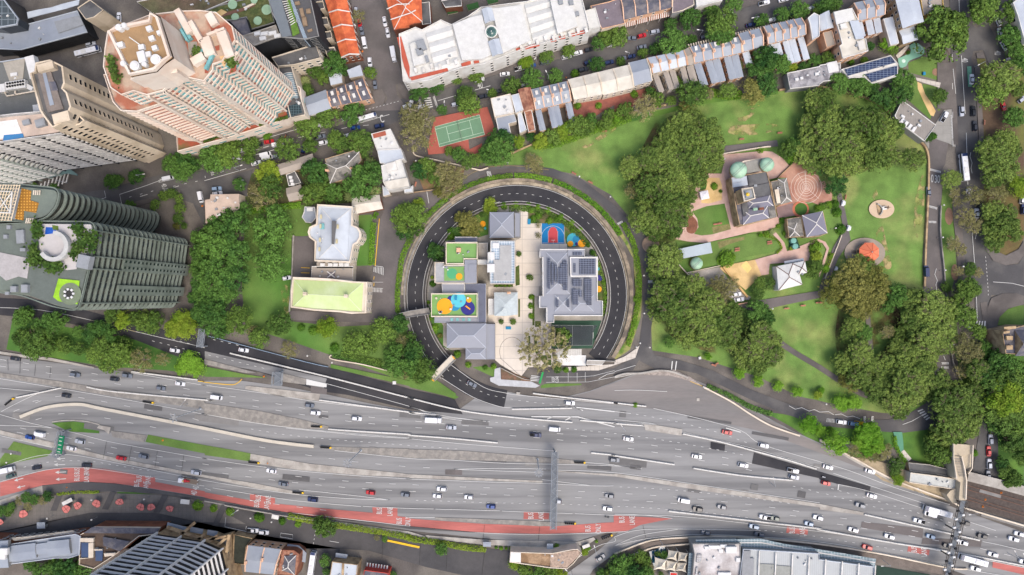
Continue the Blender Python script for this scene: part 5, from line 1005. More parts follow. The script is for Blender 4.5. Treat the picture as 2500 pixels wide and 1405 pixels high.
# top right houses
r, _ = bldg('house', 'narrow pink house with pale roof at the end of the long terrace', 'd0 1840,175 1900,125 1951,150 d0 1951,350 1885,385 1860,230', 11, w_peach, r_lt, par=.4, cat='house')
bldg('house', 'pale grey house with pink walls behind the small solar hall', 'e0 0,155 90,110 130,260 20,290', 9, w_peach, r_lt, kind='gable', pitch=.3, cat='house'); bldg('house', 'flat tan roofed pink house with pergola', 'e0 30,310 120,290 160,430 70,460', 7, w_peach, r_tan, par=.3, cat='house', parm=w_peach)
r, _ = bldg('apartment_house', 'large pink house with white and sand roof above the solar hall', 'e0 130,120 310,80 370,200 420,370 440,370 465,490 220,560 190,440 215,420 170,250', 11, w_peach, r_cream, par=.5, parm=w_white, win=(3, 3.4, 3, 1.2, 1.6), cat='house')
decal(r, 'e0 135,120 305,82 330,195 160,240', 11.5, r_white, 'white_roof', .5); decal(r, 'e0 285,205 370,200 425,370 345,380', 11.5, r_lt, 'grey_roof', .4); boxes(r, [('e0 402,430', 3, 4.4, .6, 11.3, 15), ('e0 235,250', 3, 2.6, .8, 11.4, 15)], w_white, 'roof_hatch')
row('terrace_house', 'blue grey roofed house, # of the three with peach dividing walls', 'e0 330,30 600,-30 625,140 370,200', 3, 9, w_peach, r_grey, None, 'three blue grey houses at top right', cap=peach_cap, rear=(.1, .8, 7, 6, r_lt), pitch=.35)
bldg('rear_annex', 'long pale rear wing between the three houses and the grey roofed block', 'e0 610,180 700,160 760,415 680,435', 7, w_cream, r_lt, par=.1, cat='annex')
r, _ = bldg('apartment_house', 'tall sandstone house with long grey roof at the top right', 'e0 720,-60 930,-60 990,205 800,265', 12, w_sand, r_lt, kind='gable', pitch=.25, win=(3, 3.6, 3, 1.2, 1.8), cat='house')
bldg('rear_annex', 'pale flat annex below the long grey sandstone house', 'e0 765,290 895,255 935,375 805,415', 8, w_sand, r_lt, kind='gable', pitch=.2, cat='annex')
bldg('house', 'ochre walled house at the top edge beside the main road', 'e0 950,-60 1170,-60 1180,90 985,160', 8, M('ochre wall', S(206,160,84)), r_tan, par=.6, parm=M('ochre trim', S(226,190,110)), cat='house')
r, _ = bldg('solar_hall', 'white building with two blue solar arrays beside the playground', 'e0 205,665 680,530 750,610 745,730 500,800 430,740 285,745', 7, w_white, w_white, par=.3)
for s in ('e0 240,665 680,540 725,600 275,725', 'e0 440,712 740,630 740,710 500,785'): decal(r, s, 7.5, solar, 'solar_array', .15)
r, _ = bldg('depot_building', 'weathered grey flat roofed building left of the solar hall', 'd0 1640,700 1951,635 e0 0,625 75,610 200,600 205,760 40,780 0,810 d0 1951,820 1670,850', 6, w_grey, M('weathered grey roof', S(168,166,168), var=.2, col2=S(124,122,126), mixs=.3), par=.4, parm=w_white)
boxes(r, [('d0 1740,757', 1.6, 1.2, .8, 6, 10), ('d0 1785,745', 1.4, 1.2, .8, 6, 10), ('d0 1930,705', 1.8, 1.4, .8, 6, 10), ('e0 130,640', 5, 5, .4, 6, 12)], equip, 'roof_unit')
r, _ = bldg('pump_house', 'grey wedge shaped building with rooftop pipes by the forecourt', 'e0 785,955 1110,1195 1000,1350 760,1170 715,1110', 5, w_grey, M('grey brick roof', S(156,150,142), var=.1, uvp=(.8, .4, .05, S(130,126,120))), par=.4, parm=w_white)
boxes(r, [('e0 %d,%d' % (795+k*36, 1150+k*28), 1.5, 2.3, .6, 5, -35) for k in range(4)]+[('e0 955,1195', 1.6, 1, 1, 5, -30), ('e0 800,1110', 1.8, 1, 1, 5, -30)], equip, 'roof_unit')
bldg('house', 'cream building with long pale roof at the top right edge', 'e0 1840,30 1951,-60 2200,-60 2200,400 1960,420 1880,130', 10, w_cream, r_lt, par=.4, win=(2, 3.6, 4, 1.2, 1.8), cat='building')
r, _ = bldg('church', 'brown sandstone church with steep slate roof at the right edge', 'e2 1735,420 1951,370 2300,380 2300,690 1951,650 1770,640', 12, w_sand, r_slate, kind='flat', par=.5, parm=w_sand)
roofpart(r, W('e2 1865,420 2300,410 2300,660 1870,660', 12.2), 12.2, r_slate, 'gable', .1, .9, None, stone_cap, w_sand, name='slate_roof')
for s in ('e2 1740,430 1800,420 1800,440 1740,450', 'e2 1770,470 1830,470 1830,510 1770,510', 'e2 1770,560 1830,560 1830,600 1770,600', 'e2 1745,385 1860,375 1860,400 1750,405'): decal(r, s, 12.6, w_sand, 'buttress', 1)
# civic buildings left of the loop
r, pp_ = bldg('institute_building', 'white building with rounded bays and pale hipped roof left of the loop', 'b1 1072,583 1415,605 1412,780 1460,800 1490,850 1490,900 1460,950 1425,970 1390,1140 1045,1125 1052,940 1000,900 985,850 1000,800 1065,770', 11, w_cream, r_lt, par=.9, parm=w_cream, inw=.8, win=(3, 3.4, 3, 1.3, 1.9))
roofpart(r, W('b1 1110,620 1385,630 1360,1110 1085,1100', 11.3), 11.3, r_lt, 'hip', -.2, .3, None, r_white, name='hipped_roof')
decal(r, 'b1 1212,740 1255,742 1235,965 1210,960', 15, r_dkflat, 'roof_well', .4)
for c in ('b1 1105,700', 'b1 1100,790', 'b1 1095,920', 'b1 1090,1010', 'b1 1265,795', 'b1 1255,935'): boxes(r, [(c, .9, 2.0, .6, 13, 0)], M('ochre vent', S(206,196,160)), 'roof_vent')
decal(r, 'b1 1102,765 1140,765 1140,820 1100,822', 12.6, glasst, 'skylight', .2)
bldg('link_building', 'grey metal link with white cross skylight between the two civic buildings', 'b1 1020,1172 1415,1172 1410,1310 1010,1290', 6, w_cream, r_tan, par=.2)
m = MB(); m.ribbon(W('b1 1165,1222 1240,1282', 6.6), .5, h=.3); m.ribbon(W('b1 1240,1225 1168,1282', 6.6), .5, h=.301); m.prism(W('b1 1170,1228 1238,1228 1238,1280 1170,1280', 6.5), 6.1, 6.4, 1, 1); tag(m.build('cross_skylight', [w_white, M('mauve roof')]), 'white cross shaped skylight on the link roof between the civic buildings', 'skylight')
r2 = start('roof_plant', 'row of silver air handling units above the link building', 'air handling', W('b1 1065,1130 1420,1140 1420,1190 1065,1190', 6))
q_ = W('b1 1065,1135 1420,1140 1415,1190 1065,1190', 6); walls(r2, q_, 0, 6, w_cream); m = MB(); m.prism(q_, 5.8, 6, 0, 0); m.build('roof', r_tan, r2)
boxes(r2, [('b1 %d,1160' % x, 2.2, 1.6, 1.2, 6, 0) for x in (1120, 1195, 1245, 1300, 1350)], equip, 'air_handler')
r, _ = bldg('heritage_house', 'cream building with pale lime green hipped roof and two chimneys', 'b1 840,1275 1085,1285 1180,1290 1425,1318 1552,1320 b2 1540,255 1400,260 1290,245 1050,230 820,200 b1 825,1400', 11, w_cream, w_cream, par=.7, parm=w_cream, inw=.8, win=(3, 3.4, 3, 1.3, 1.9))
roofpart(r, W('b1 850,1300 1510,1330 b2 1495,240 835,200', 11.2), 11.2, r_lime, 'hip', 0, .3, None, M('pale lime cap', S(214,226,182)), name='hipped_roof')
for c in ('b2 955,70', 'b2 1345,92'): chimney(r, c, 15.5, w_cream, 1.4, 1.3, 2)
bldg('cottage', 'brick ended cottage with grey and cream roof beside the institute', 'b1 1410,520 1660,498 1690,620 1420,672', 5, w_brick, r_cream, kind='gable', pitch=.45, cat='cottage')
r, _ = bldg('services_hut', 'small grey plant hut with fans left of the institute', 'b1 950,605 1050,608 1062,710 1020,760 960,755 925,705 945,655', 4, w_grey, r_grey, par=.2, cat='hut'); boxes(r, [('b1 1000,630', 3, 1.8, .8, 4, 0)], equip, 'roof_fan')
r, _ = bldg('flat_roofed_building', 'pinkish flat roofed building left of the dark green trees', 'b1 55,490 330,485 330,620 240,720 10,765 3,540 50,535', 7, w_cream, r_pinkflat, par=.3, parm=r_pinkflat)
boxes(r, [('b1 115,520', 1.2, 1.2, .6, 7, 0), ('b1 130,682', 2, 1, .7, 7, 10), ('b1 290,565', .8, .8, .4, 7, 0), ('b1 180,615', 1, .5, .3, 7, 0)], equip, 'roof_vent')
bldg('warehouse', 'lichen covered long gabled roof near the street', 'b1 700,210 1010,110 1045,180 1040,190 750,290', 6, w_sand, r_tan, kind='gable', pitch=.4, cat='building')
r, _ = bldg('stone_house', 'stone house with mottled grey hipped roof and white ridges', 'b1 1145,150 1465,55 1495,165 1440,230 1430,330 1195,380', 7, w_sand, r_lich, par=.1, parm=w_sand, cat='house')
roofpart(r, W('b1 1150,195 1470,85 1440,300 1195,380', 7.1), 7.1, r_lich, 'hip', .2, .5, 0, stone_cap, name='slate_roof'); chimney(r, 'b1 1165,260', 9, w_peach); chimney(r, 'b1 1400,240', 9, w_peach)
r, _ = bldg('service_building', 'dark service deck with white boxes behind the lichen roofed hall', 'b1 775,300 860,265 920,380 800,410', 4, w_grey, r_dkflat, par=.4, cat='building'); boxes(r, [('b1 815,325', 1.6, 1.4, 1, 4, 0), ('b1 825,358', 1.6, 1.4, 1, 4, 0), ('b1 835,390', 1.6, 1.4, 1, 4, 0)], equip, 'roof_unit')
bldg('cottage', 'taupe gabled cottage among the trees', 'b1 780,435 910,400 950,520 810,550', 5, w_sand, r_tan, kind='gable', pitch=.4, cat='cottage')
r, _ = bldg('house', 'white roofed house at the corner of the tennis court lane, upper block', 'b0 1585,1280 1770,1230 1850,1400 b1 1870,60 1640,70', 8, w_white, r_white, par=.6, cat='house'); decal(r, 'b0 1600,1280 1720,1250 1730,1290 1610,1320', 8.2, brickred, 'roof_terrace', .1)
r, _ = bldg('house', 'pale roofed house at the corner of the tennis court lane, middle block', 'b1 1640,65 1870,50 1900,150 1730,200 1670,190', 8, w_white, r_lt, par=.4, cat='house')
r, _ = bldg('house', 'white roofed house with rooftop deck, lowest of the lane blocks', 'b1 1680,215 1870,150 1951,420 1740,450 1700,370', 8, w_white, r_white, par=.5, cat='house'); decal(r, 'b1 1710,370 1930,330 1951,410 1750,440', 8.1, r_cream, 'cream_roof', .8)
boxes(r, [('b1 1775,225', 5, 4, 1.2, 8, 15), ('b1 1785,330', 1.4, 1.4, .6, 8, 0)], w_white, 'roof_unit')
bldg('annex', 'grey annex with striped awnings by the car park gate', 'b1 1895,440 1951,425 c1 30,400 30,465 b1 1900,475', 4, w_white, r_lt, par=.2)
bldg('shed', 'small white roofed shed below the lane houses', 'b1 1690,400 1750,440 1765,490 1700,505', 4, w_cream, r_lt, par=.1, cat='shed')
# ------------------------------------------------------------ school inside the loop
r_sch = M('school metal roof', S(144,148,158), rough=.55, var=.03, ribs=.62, ribd=.88)
scap = M('school ridge', S(182,188,198))
bldg('school_building', 'square school pavilion with grey pyramid roof at the top of the island', 'c1 765,660 990,660 993,900 765,900', 8, w_cream, r_sch, 'hip', caps=scap, pitch=.25, over=.1)
bldg('school_building', 'grey lean-to beside the square school pavilion', 'c1 1000,662 1057,668 1055,895 1000,895', 6, w_grey, r_sch, par=.15, parm=w_grey)
r, _ = bldg('school_building', 'green decked flat roof with one tan box, top left of the school', 'c1 345,945 650,945 650,1108 522,1108 522,1155 345,1155', 9, w_cream, turf, par=1, parm=w_cream, inw=.6)
boxes(r, [('c1 467,1018', 2.1, 2.1, 1.2, 9, 0)], w_peach, 'roof_box')
bldg('school_building', 'dark grey strip roof beside the olive tree in the school', 'c1 430,893 645,893 645,940 430,940', 5, w_grey, M('school slate', S(108,112,128), ribs=.6), par=.1)
r, _ = bldg('school_building', 'school roof with teal and orange circles', 'c1 240,1135 330,1135 330,1160 640,1160 640,1335 258,1335 240,1330', 9, w_cream, M('grey school deck', S(170,172,174)), par=.8, parm=w_cream)
decal(r, 'c1 330,1178 520,1175 520,1310 330,1312', 9.1, turf, 'play_deck', .1); disc3(r, 'c1 405,1243', 9.25, 2.5, CO['g'], 'play_circle'); disc3(r, 'c1 472,1270', 9.35, 1.55, CO['o'], 'play_circle')
decal(r, 'c1 525,1112 640,1112 638,1333 525,1333', 9.3, r_sch, 'metal_roof', .5); decal(r, 'c1 565,1155 637,1155 637,1213 565,1213', 9.9, r_sch, 'roof_hatch', .3)
bldg('school_building', 'grey link roof with white bridge between the play decks', 'c1 645,1110 750,1110 750,1155 645,1155', 8, w_white, r_white, par=.2)
bldg('school_building', 'concrete stair court beside the play deck', 'c1 650,950 745,950 745,1105 650,1105', 4, w_grey, concr, par=.3)
r, _ = bldg('school_building', 'tall pale grey roofed school block in the middle with glass edge', 'c1 770,930 1005,930 1005,1340 765,1340 765,1150 745,1150 745,1040 770,1040', 13, w_cream, M('glass edge roof', S(158,176,192), uvp=(1.2, 1.2, .12, S(214,222,228))), par=.6, parm=w_white)
decal(r, 'c1 860,975 970,975 970,1310 800,1310 800,1110 860,1110', 13.2, M('pebble roof', S(176,176,174), var=.08), 'pebble_roof', .3)
decal(r, 'c1 750,1038 810,1038 810,1110 750,1110', 13.3, r_white, 'white_hatch', .5); boxes(r, [('c1 775,1190', 3.4, 4, 1.4, 13, 0), ('c1 820,975', 3, 2.6, .8, 13, 0), ('c1 785,1080', 1.6, 3, 1, 13, 0)], equip, 'roof_unit')
bldg('school_building', 'grey metal strip roof above the big play deck', 'c1 305,1338 525,1338 525,1400 c2 525,60 310,60', 8, w_cream, r_sch, par=.2); bldg('school_building', 'darker grey strip roof right of the big play deck', 'c1 530,1338 728,1338 c2 728,345 650,345 650,58 530,58', 7.6, w_cream, M('school slate'), par=.2, parm=r_sch)
r, _ = bldg('school_building', 'rooftop play deck with overlapping orange cyan and navy circles', 'c2 205,65 648,65 648,290 205,290', 9.5, w_cream, turf, par=1.1, parm=w_cream, inw=.6)
for i, (c, rr_, k) in enumerate((('c2 395,125', 1.9, 'n'), ('c2 430,180', 2.6, 'b'), ('c2 335,188', 3.75, 'o'), ('c2 555,205', 3.35, 'n'), ('c2 465,128', 3.6, 'c'), ('c2 565,130', 1.2, 'o'))): disc3(r, c, 9.55+i*.05, rr_, CO[k], 'play_circle')
m = MB(); a, b = W('c2 535,185 578,218', 9.9); m.ribbon([a, b], .6, h=.4); m.build('play_beam', CO['o'], r); boxes(r, [('c2 440,110', 1, 2, .8, 9.9, 0)], CO['b'], 'play_unit')
for c in ('c2 255,112', 'c2 392,216', 'c2 555,110'): disc3(r, c, 10, .5, w_cream, 'planter', .5)
r, _ = bldg('school_building', 'grey metal roof with four skylights below the play deck', 'c2 235,293 728,293 728,345 235,345', 7, w_cream, r_sch, par=.2, parm=r_sch)
for x in (403, 457, 514, 568): decal(r, 'c2 %d,300 %d,300 %d,328 %d,328' % (x-13, x+13, x+13, x-13), 7.1, glasst, 'skylight', .3)
bldg('school_building', 'large hipped grey school hall at the bottom left of the island', 'c2 358,355 725,355 725,580 358,580', 8.5, w_cream, r_sch, 'hip', caps=scap, pitch=.25, over=.2)
bldg('school_building', 'small hipped wing below the school hall', 'c2 535,584 725,584 725,692 535,692', 7.5, w_cream, r_sch, 'hip', caps=scap, pitch=.25, over=.1); bldg('school_building', 'flat grey strip roof right of the school hall', 'c2 730,355 812,358 812,695 730,695', 6.5, w_grey, r_sch, par=.15, parm=r_sch)
r, _ = bldg('old_cottage', 'old pale roofed school cottage with hips and chimney in the middle', 'c2 808,55 1030,55 1030,268 915,282 808,280', 6, w_cream, M('pale cottage roof', S(190,200,202), ribs=.6, ribd=.92), 'flat', par=0)
q_ = W('c2 808,58 1028,58 1028,265 808,278', 6.05); roofpart(r, q_, 6.05, MATS['pale cottage roof'], 'hip', .1, .4, None, None, w_cream, name='hipped_roof'); roofpart(r, W('c2 850,150 990,150 915,280 812,280', 6.3), 6.3, MATS['pale cottage roof'], 'hip', 0, .6, 1, name='wing_roof'); chimney(r, 'c2 945,60', 7.5, w_peach)
bldg('annex', 'flat pale annex at the left of the old cottage', 'c2 750,115 806,115 806,270 750,275', 4, w_white, M('pale flat roof', S(206,208,208)), par=.2)
r, _ = bldg('school_building', 'largest school building with white edged grey roof and rows of solar panels', 'c1 1237,1010 1670,1010 1670,1080 1792,1080 1790,1405 c2 1790,130 1840,135 1840,280 1378,280 1378,345 1303,345 1303,205 1235,205 1235,88 1268,88 c1 1265,1090 1237,1090', 11, w_white, r_sch, par=.7, parm=w_white, inw=.45, win=(2, 3.6, 3.4, 1.8, 1.6))
for s, k in (('c1 1300,1040 1505,1040 c2 1530,75 1300,75', 0), ('c2 1380,80 1540,80 1540,240 1380,240', 1), ('c2 1545,80 1755,80 1755,240 1545,240', 0)): roofpart(r, W(s, 11.2), 11.2, r_sch, 'hip', -.1, .16, None, scap, name='hipped_roof')
decal(r, 'c1 1525,1085 1790,1085 1790,1275 1530,1275', 11.2, w_white, 'upper_roof', 1.2); decal(r, 'c1 1538,1097 1778,1097 1778,1262 1543,1262', 12.4, r_sch, 'upper_roof_deck', .05)
decal(r, 'c1 1508,1015 1662,1015 1662,1075 1508,1075', 11.1, r_sch, 'upper_roof_deck', .5)
for s, z in (('c1 1317,1100 1340,1100 1340,1388 1317,1388', 12.4), ('c1 1350,1138 1373,1138 1373,1350 1350,1350', 12.9), ('c1 1383,1155 1405,1155 1405,1325 1383,1325', 13.2), ('c1 1440,1150 1505,1150 1505,1185 1440,1185', 12.9), ('c1 1415,1187 1505,1187 1505,1340 1415,1340', 12.9), ('c1 1460,1118 1500,1118 1500,1148 1460,1148', 12.6), ('c1 1462,1342 1505,1342 1505,1400 1462,1400', 12.6), ('c1 1615,1103 1768,1103 1768,1250 1615,1250', 12.6), ('c1 1560,1145 1582,1145 1582,1232 1560,1232', 12.6), ('c1 1553,1035 1640,1035 1640,1068 1553,1068', 11.8),
             ('c1 1553,1295 1640,1295 1640,1365 1553,1365', 12.3), ('c1 1665,1292 1735,1292 1735,1405 c2 1733,5 1733,140 1665,140 c1 1665,1400', 12.4), ('c2 1553,30 1605,30 1605,172 1553,172', 13), ('c2 1615,30 1640,30 1640,100 1615,100', 12.8), ('c2 1685,142 1733,142 1733,178 1685,178', 12.6), ('c2 1397,125 1420,125 1420,195 1397,195', 12.6), ('c2 1500,125 1522,125 1522,195 1500,195', 12.6), ('c2 1482,5 1505,5 1505,38 1482,38', 12.6)): decal(r, s, z, solar_d, 'solar_array', .12)
# bandage: netted sports court
nt_ = M('black netting', S(62,66,70), var=.1); nt_.node_tree.nodes['Principled BSDF'].inputs['Alpha'].default_value = .78
r = start('sports_cage', 'dark netted sports cage over green turf below the solar school roof', 'sports cage', W('c2 1355,365 1775,365 1745,570 1355,560'))
pts = smooth([Vector(p) for p in Q('c2 1360,368 1560,378 1790,368')], 3)+smooth([Vector(p) for p in Q('c2 1745,440 1738,560')], 3)+smooth([Vector(p) for p in Q('c2 1650,562 1500,570 1358,562')], 3)
m = MB(); m.face([P(p[0], p[1], 5) for p in pts]); m.build('net_roof', nt_, r)
for i in range(len(pts)): 
    if i % 4 == 0: p = P(pts[i][0], pts[i][1], 5); m = MB(); m.tube((p.x, p.y, .3), p, .1, n=6); m.build('post', w_white, r)
m = MB(); q_ = W('c2 1360,368 1750,372 1740,560 1360,560', 5.05); m.ribbon(q_, .14, closed=True, h=.1); m.ribbon(W('c2 1552,370 1552,562', 5.05), .1, h=.1); m.build('net_frame', M('frame grey', S(150,152,150)), r)
t = start('goal', 'white goal frame at the right side of the netted court', 'goal', W('c2 1745,440 1765,440 1765,490 1745,490')); m = MB()
for a, b in (('c2 1748,437', 'c2 1748,492'),): m.tube(W(a, 5.3)[0], W(b, 5.3)[0], .12); m.tube(W(a, .3)[0], W(a, 5.3)[0], .1); m.tube(W(b, .3)[0], W(b, 5.3)[0], .1)
m.build('goal_frame', w_white, t)
bldg('tunnel_portal', 'white concrete lid where the loop road enters the tunnel', 'c2 1690,700 1870,705 1830,750 1680,745', 2.5, concr, concr, par=.1, cat='portal')
m = MB(); m.ribbon(W('d2 10,710 c2 1945,712 1740,700 1690,760', .3), .5, h=1.4); tag(m.build('portal_wall', concD), 'low concrete parapet across the tunnel mouth of the loop road', 'wall')
# ------------------------------------------------------------ observatory
copper = M('copper green dome', S(172,208,178), rough=.5, var=.1, sc_=.4, col2=S(150,190,160), mixs=.3)
def cdome(root, c, r_, z, drum, mat=copper, slit=True, rh=.7):
    p = P(*Q(c)[0], z+drum+r_*.3); m = MB(); m.tube((p.x, p.y, z), (p.x, p.y, z+drum), r_, n=24); m.build('dome_drum', w_sand, root)
    m = MB(); m.dome((p.x, p.y, z+drum), r_*1.02, r_*rh, 24, 6); m.build('dome', mat, root, True)
    if slit:
        m = MB()
        for u in (-.12, .12):
            pts = [Vector((p.x+r_*1.05*math.cos(t)*.7+u*r_*.7, p.y+r_*1.05*math.cos(t)*.7-u*r_*.7, z+drum+math.sin(t)*r_*(rh+.03))) for t in [math.pi*k/10 for k in range(11)]]; m.ribbon(pts, .14, h=.08)
        m.build('dome_rail', w_grey, root)
r, _ = bldg('observatory', 'sandstone observatory with two green copper domes and a square tower', 'd1 1110,325 1450,270 1480,385 1500,500 1530,600 1545,705 1230,785 1190,780 1160,640 1130,470 1115,400', 9, w_sand, r_slate, par=.5, parm=w_sand)
decal(r, 'd1 1240,190 1400,150 1430,260 1260,290', 8, M('grey membrane roof', S(150,148,140), var=.15), 'link_roof', .8); decal(r, 'd1 1100,240 1230,170 1440,140 1500,230 1250,300 1110,330', 7, w_cream, 'dome_terrace', .9)
cdome(r, 'd1 1190,252', 3.9, 8, 2.2); cdome(r, 'd1 1460,200', 3.3, 8, 2.2)
for s, mt, nm in (('d1 1270,310 1440,275 1460,375 1280,410', r_dkflat, 'flat_roof'), ('d1 1290,415 1470,380 1485,490 1320,520', r_dkflat, 'flat_roof'), ('d1 1115,330 1255,315 1270,400 1125,425', r_lt, 'skylight_roof')): decal(r, s, 9.2, mt, nm, .3)
for s in ('d1 1120,345 1205,330 1210,365 1128,378', 'd1 1128,385 1212,372 1216,410 1135,422', 'd1 1205,320 1258,315 1260,360 1210,365'): decal(r, s, 9.6, r_lt, 'roof_light', .3)
roofpart(r, W('d1 1260,545 1480,500 1515,600 1280,620', 9.3), 9.3, M('mauve slate', S(130,129,142), var=.06), 'hip', .1, .4, 0, stone_cap, name='slate_roof'); roofpart(r, W('d1 1225,640 1460,600 1475,715 1225,780', 9.3), 9.3, MATS['mauve slate'], 'hip', .1, .4, 0, stone_cap, name='slate_roof')
decal(r, 'd1 1210,570 1262,560 1280,690 1225,700', 9.5, r_dkflat, 'flat_roof', .3); decal(r, 'd1 1460,610 1520,600 1545,705 1480,720', 9.4, r_lich, 'verandah_roof', .2); decal(r, 'd1 1135,480 1205,460 1225,570 1170,590', 9.4, w_sand, 'stone_terrace', .5)
q_ = W('d1 1205,435 1315,420 1340,530 1230,560', 18); walls(r, q_, 9, 18, w_sand, 'tower_wall'); flatroof(r, q_, 18, M('tower roof', S(166,170,168)), .9, w_cream, .5, 'tower_roof')
decal(r, 'd1 1240,455 1300,445 1310,510 1250,525', 18.1, equipg, 'tower_hatch', .3)
p = P(*Q('d1 1280,483')[0], 22); m = MB(); m.tube((p.x, p.y, 18), (p.x, p.y, 22), .12); m.dome((p.x, p.y, 20.6), .9, .7, 14, 4, 1); m.dome((p.x, p.y, 20.6), .9, -.7, 14, 4, 1); m.build('time_ball', [w_white, M('gold paint', S(240,196,40), rough=.4)], r)
chimney(r, 'd1 1340,630', 12.5, copper, 1.6, .9, 1.6, 5); chimney(r, 'd1 1400,625', 12.5, w_brick, 1.8, .9, 1.6, 5)
r, _ = bldg('observatory_wing', 'grey roofed observatory wing beside the spiral paving', 'd1 1485,365 1640,335 1690,555 1530,600', 6, w_sand, r_lich, par=.1, parm=w_sand)
roofpart(r, W('d1 1560,345 1640,335 1690,555 1590,580', 6.2), 6.2, r_lich, 'hip', .1, .5, None, stone_cap, name='hipped_roof'); decal(r, 'd1 1520,445 1560,440 1580,570 1545,575', 6.3, w_cream, 'canopy_roof', .6)
r, _ = bldg('keepers_house', 'cottage with mauve slate hips and white ridges below the spiral paving', 'd1 1790,690 1951,655 e1 0,650 40,660 80,860 0,890 d1 1830,895', 6, w_sand, r_lich, par=.1, parm=w_sand, cat='house')
q_ = W('d1 1790,690 e1 30,650 75,855 d1 1832,893', 6.1); roofpart(r, q_, 6.1, MATS['mauve slate'], 'hip', .1, .45, None, stone_cap, name='hipped_roof')
r, _ = bldg('outbuilding', 'low lichened outbuilding with small crossed hips left of the keeper cottage', 'd1 1640,720 1780,700 1810,890 1660,900', 4.5, w_sand, r_lich, par=.1, cat='outbuilding', parm=w_sand); roofpart(r, W('d1 1650,795 1740,760 1765,885 1670,895', 4.6), 4.6, r_lich, 'hip', 0, .5, None, stone_cap, name='hipped_roof')
bldg('long_shed', 'long pale blue flat roofed shed on the observatory lawn', 'd1 603,1010 915,943 935,1045 660,1098', 4, w_cream, M('pale blue roof', S(180,192,198), var=.05), par=0, cat='shed')
r = start('small_dome', 'small pale green telescope dome below the long shed', 'dome', W('d1 735,1090 850,1090 850,1200 735,1200')); cdome(r, 'd1 787,1145', 2.95, 0, 3)
r, _ = bldg('cottage', 'white hipped roof cottage with dark dotted ridges at the bottom of the precinct', 'd1 1545,1175 1815,1120 1838,1235 1765,1250 1790,1340 1565,1405 1560,1400', 6, w_white, r_white, par=0, cat='cottage')
roofpart(r, W('d1 1545,1175 1700,1145 1790,1345 1565,1400', 6.1), 6.1, r_white, 'hip', .1, .35, 1, M('dark dotted ridge', S(110,84,76), var=.5), name='hipped_roof'); roofpart(r, W('d1 1700,1150 1815,1120 1838,1235 1755,1250', 6.1), 6.1, r_white, 'hip', 0, .35, 0, MATS['dark dotted ridge'], name='wing_roof')
decal(r, 'd1 1615,1125 1800,1095 1805,1120 1620,1150', 4.5, r_grey, 'verandah_roof', .2)
t = start('rain_tanks', 'pair of round green water tanks in a dark enclosure', 'water tank', W('d1 1670,900 1750,890 1770,1000 1690,1010')); m = MB(); m.prism(W('d1 1668,905 1735,895 1772,1000 1675,1020', 1), .2, .9, 0, 0); m.build('tank_enclosure', M('dark green', S(34,72,62)), t)
for c in ('d1 1708,928', 'd1 1725,983'): p = P(*Q(c)[0], 3); m = MB(); m.tube((p.x, p.y, .4), (p.x, p.y, 3), 1.35, n=20); m.dome((p.x, p.y, 3), 1.35, .25, 20, 3); m.build('tank', M('tank green', S(120,172,160)), t)
r, _ = bldg('pavilion', 'small white square canopy in the round garden', 'd1 820,470 885,455 898,520 832,533', 3, w_white, M('white canopy', S(232,230,236)), 'hip', par=0, pitch=.4, cat='pavilion')
# rotunda
t = start('bandstand', 'octagonal orange roofed bandstand on a round gravel terrace', 'bandstand', W('e1 400,940 600,940 600,1120 400,1120', 5))
c_ = P(*Q('e1 505,1037')[0], 6.5); n8 = 8; rr_ = 5.0
m = MB(); ring = [Vector((c_.x-.3+rr_*math.cos(R(22.5+45*k)), c_.y+rr_*math.sin(R(22.5+45*k)), 4.2)) for k in range(8)]; ap = Vector((c_.x, c_.y, 6.6))
for k in range(8): m.face([ring[k], ring[(k+1) % 8], ap]); m.face([ring[k], ring[(k+1) % 8], ring[(k+1) % 8]-Vector((0, 0, .25)), ring[k]-Vector((0, 0, .25))])
m.build('roof', M('orange roof sheet', S(236,132,96), var=.06, ribs=.6, ribd=.9), t)
m = MB()
for k in range(8): m.tube(ring[k], ap, .1, n=5)
m.build('ridge', M('red ridge', S(200,92,66)), t)
for k in range(8): m = MB(); m.tube((c_.x-.3+4.6*math.cos(R(22.5+45*k)), c_.y+4.6*math.sin(R(22.5+45*k)), .6), (c_.x-.3+4.6*math.cos(R(22.5+45*k)), c_.y+4.6*math.sin(R(22.5+45*k)), 4.2), .16, n=8); m.build('column', w_cream, t)
m = MB(); m.prism([(c_.x-.3+4.9*math.cos(R(22.5+45*k)), c_.y+4.9*math.sin(R(22.5+45*k))) for k in range(8)], 0, 1.0, 0, 0); m.build('platform', w_sand, t); m = MB(); m.tube(ap, ap+Vector((0, 0, .7)), .35, .1, 8); m.build('finial', w_white, t)
m = MB()
for k in range(8): a, b = W('e1 %d,1022 %d,1050' % (300+k*10, 300+k*10), .5); m.ribbon([a, b], .3, z=.5, h=.08*(k+1))
m.build('steps', M('dark steps', S(88,80,76)), t)
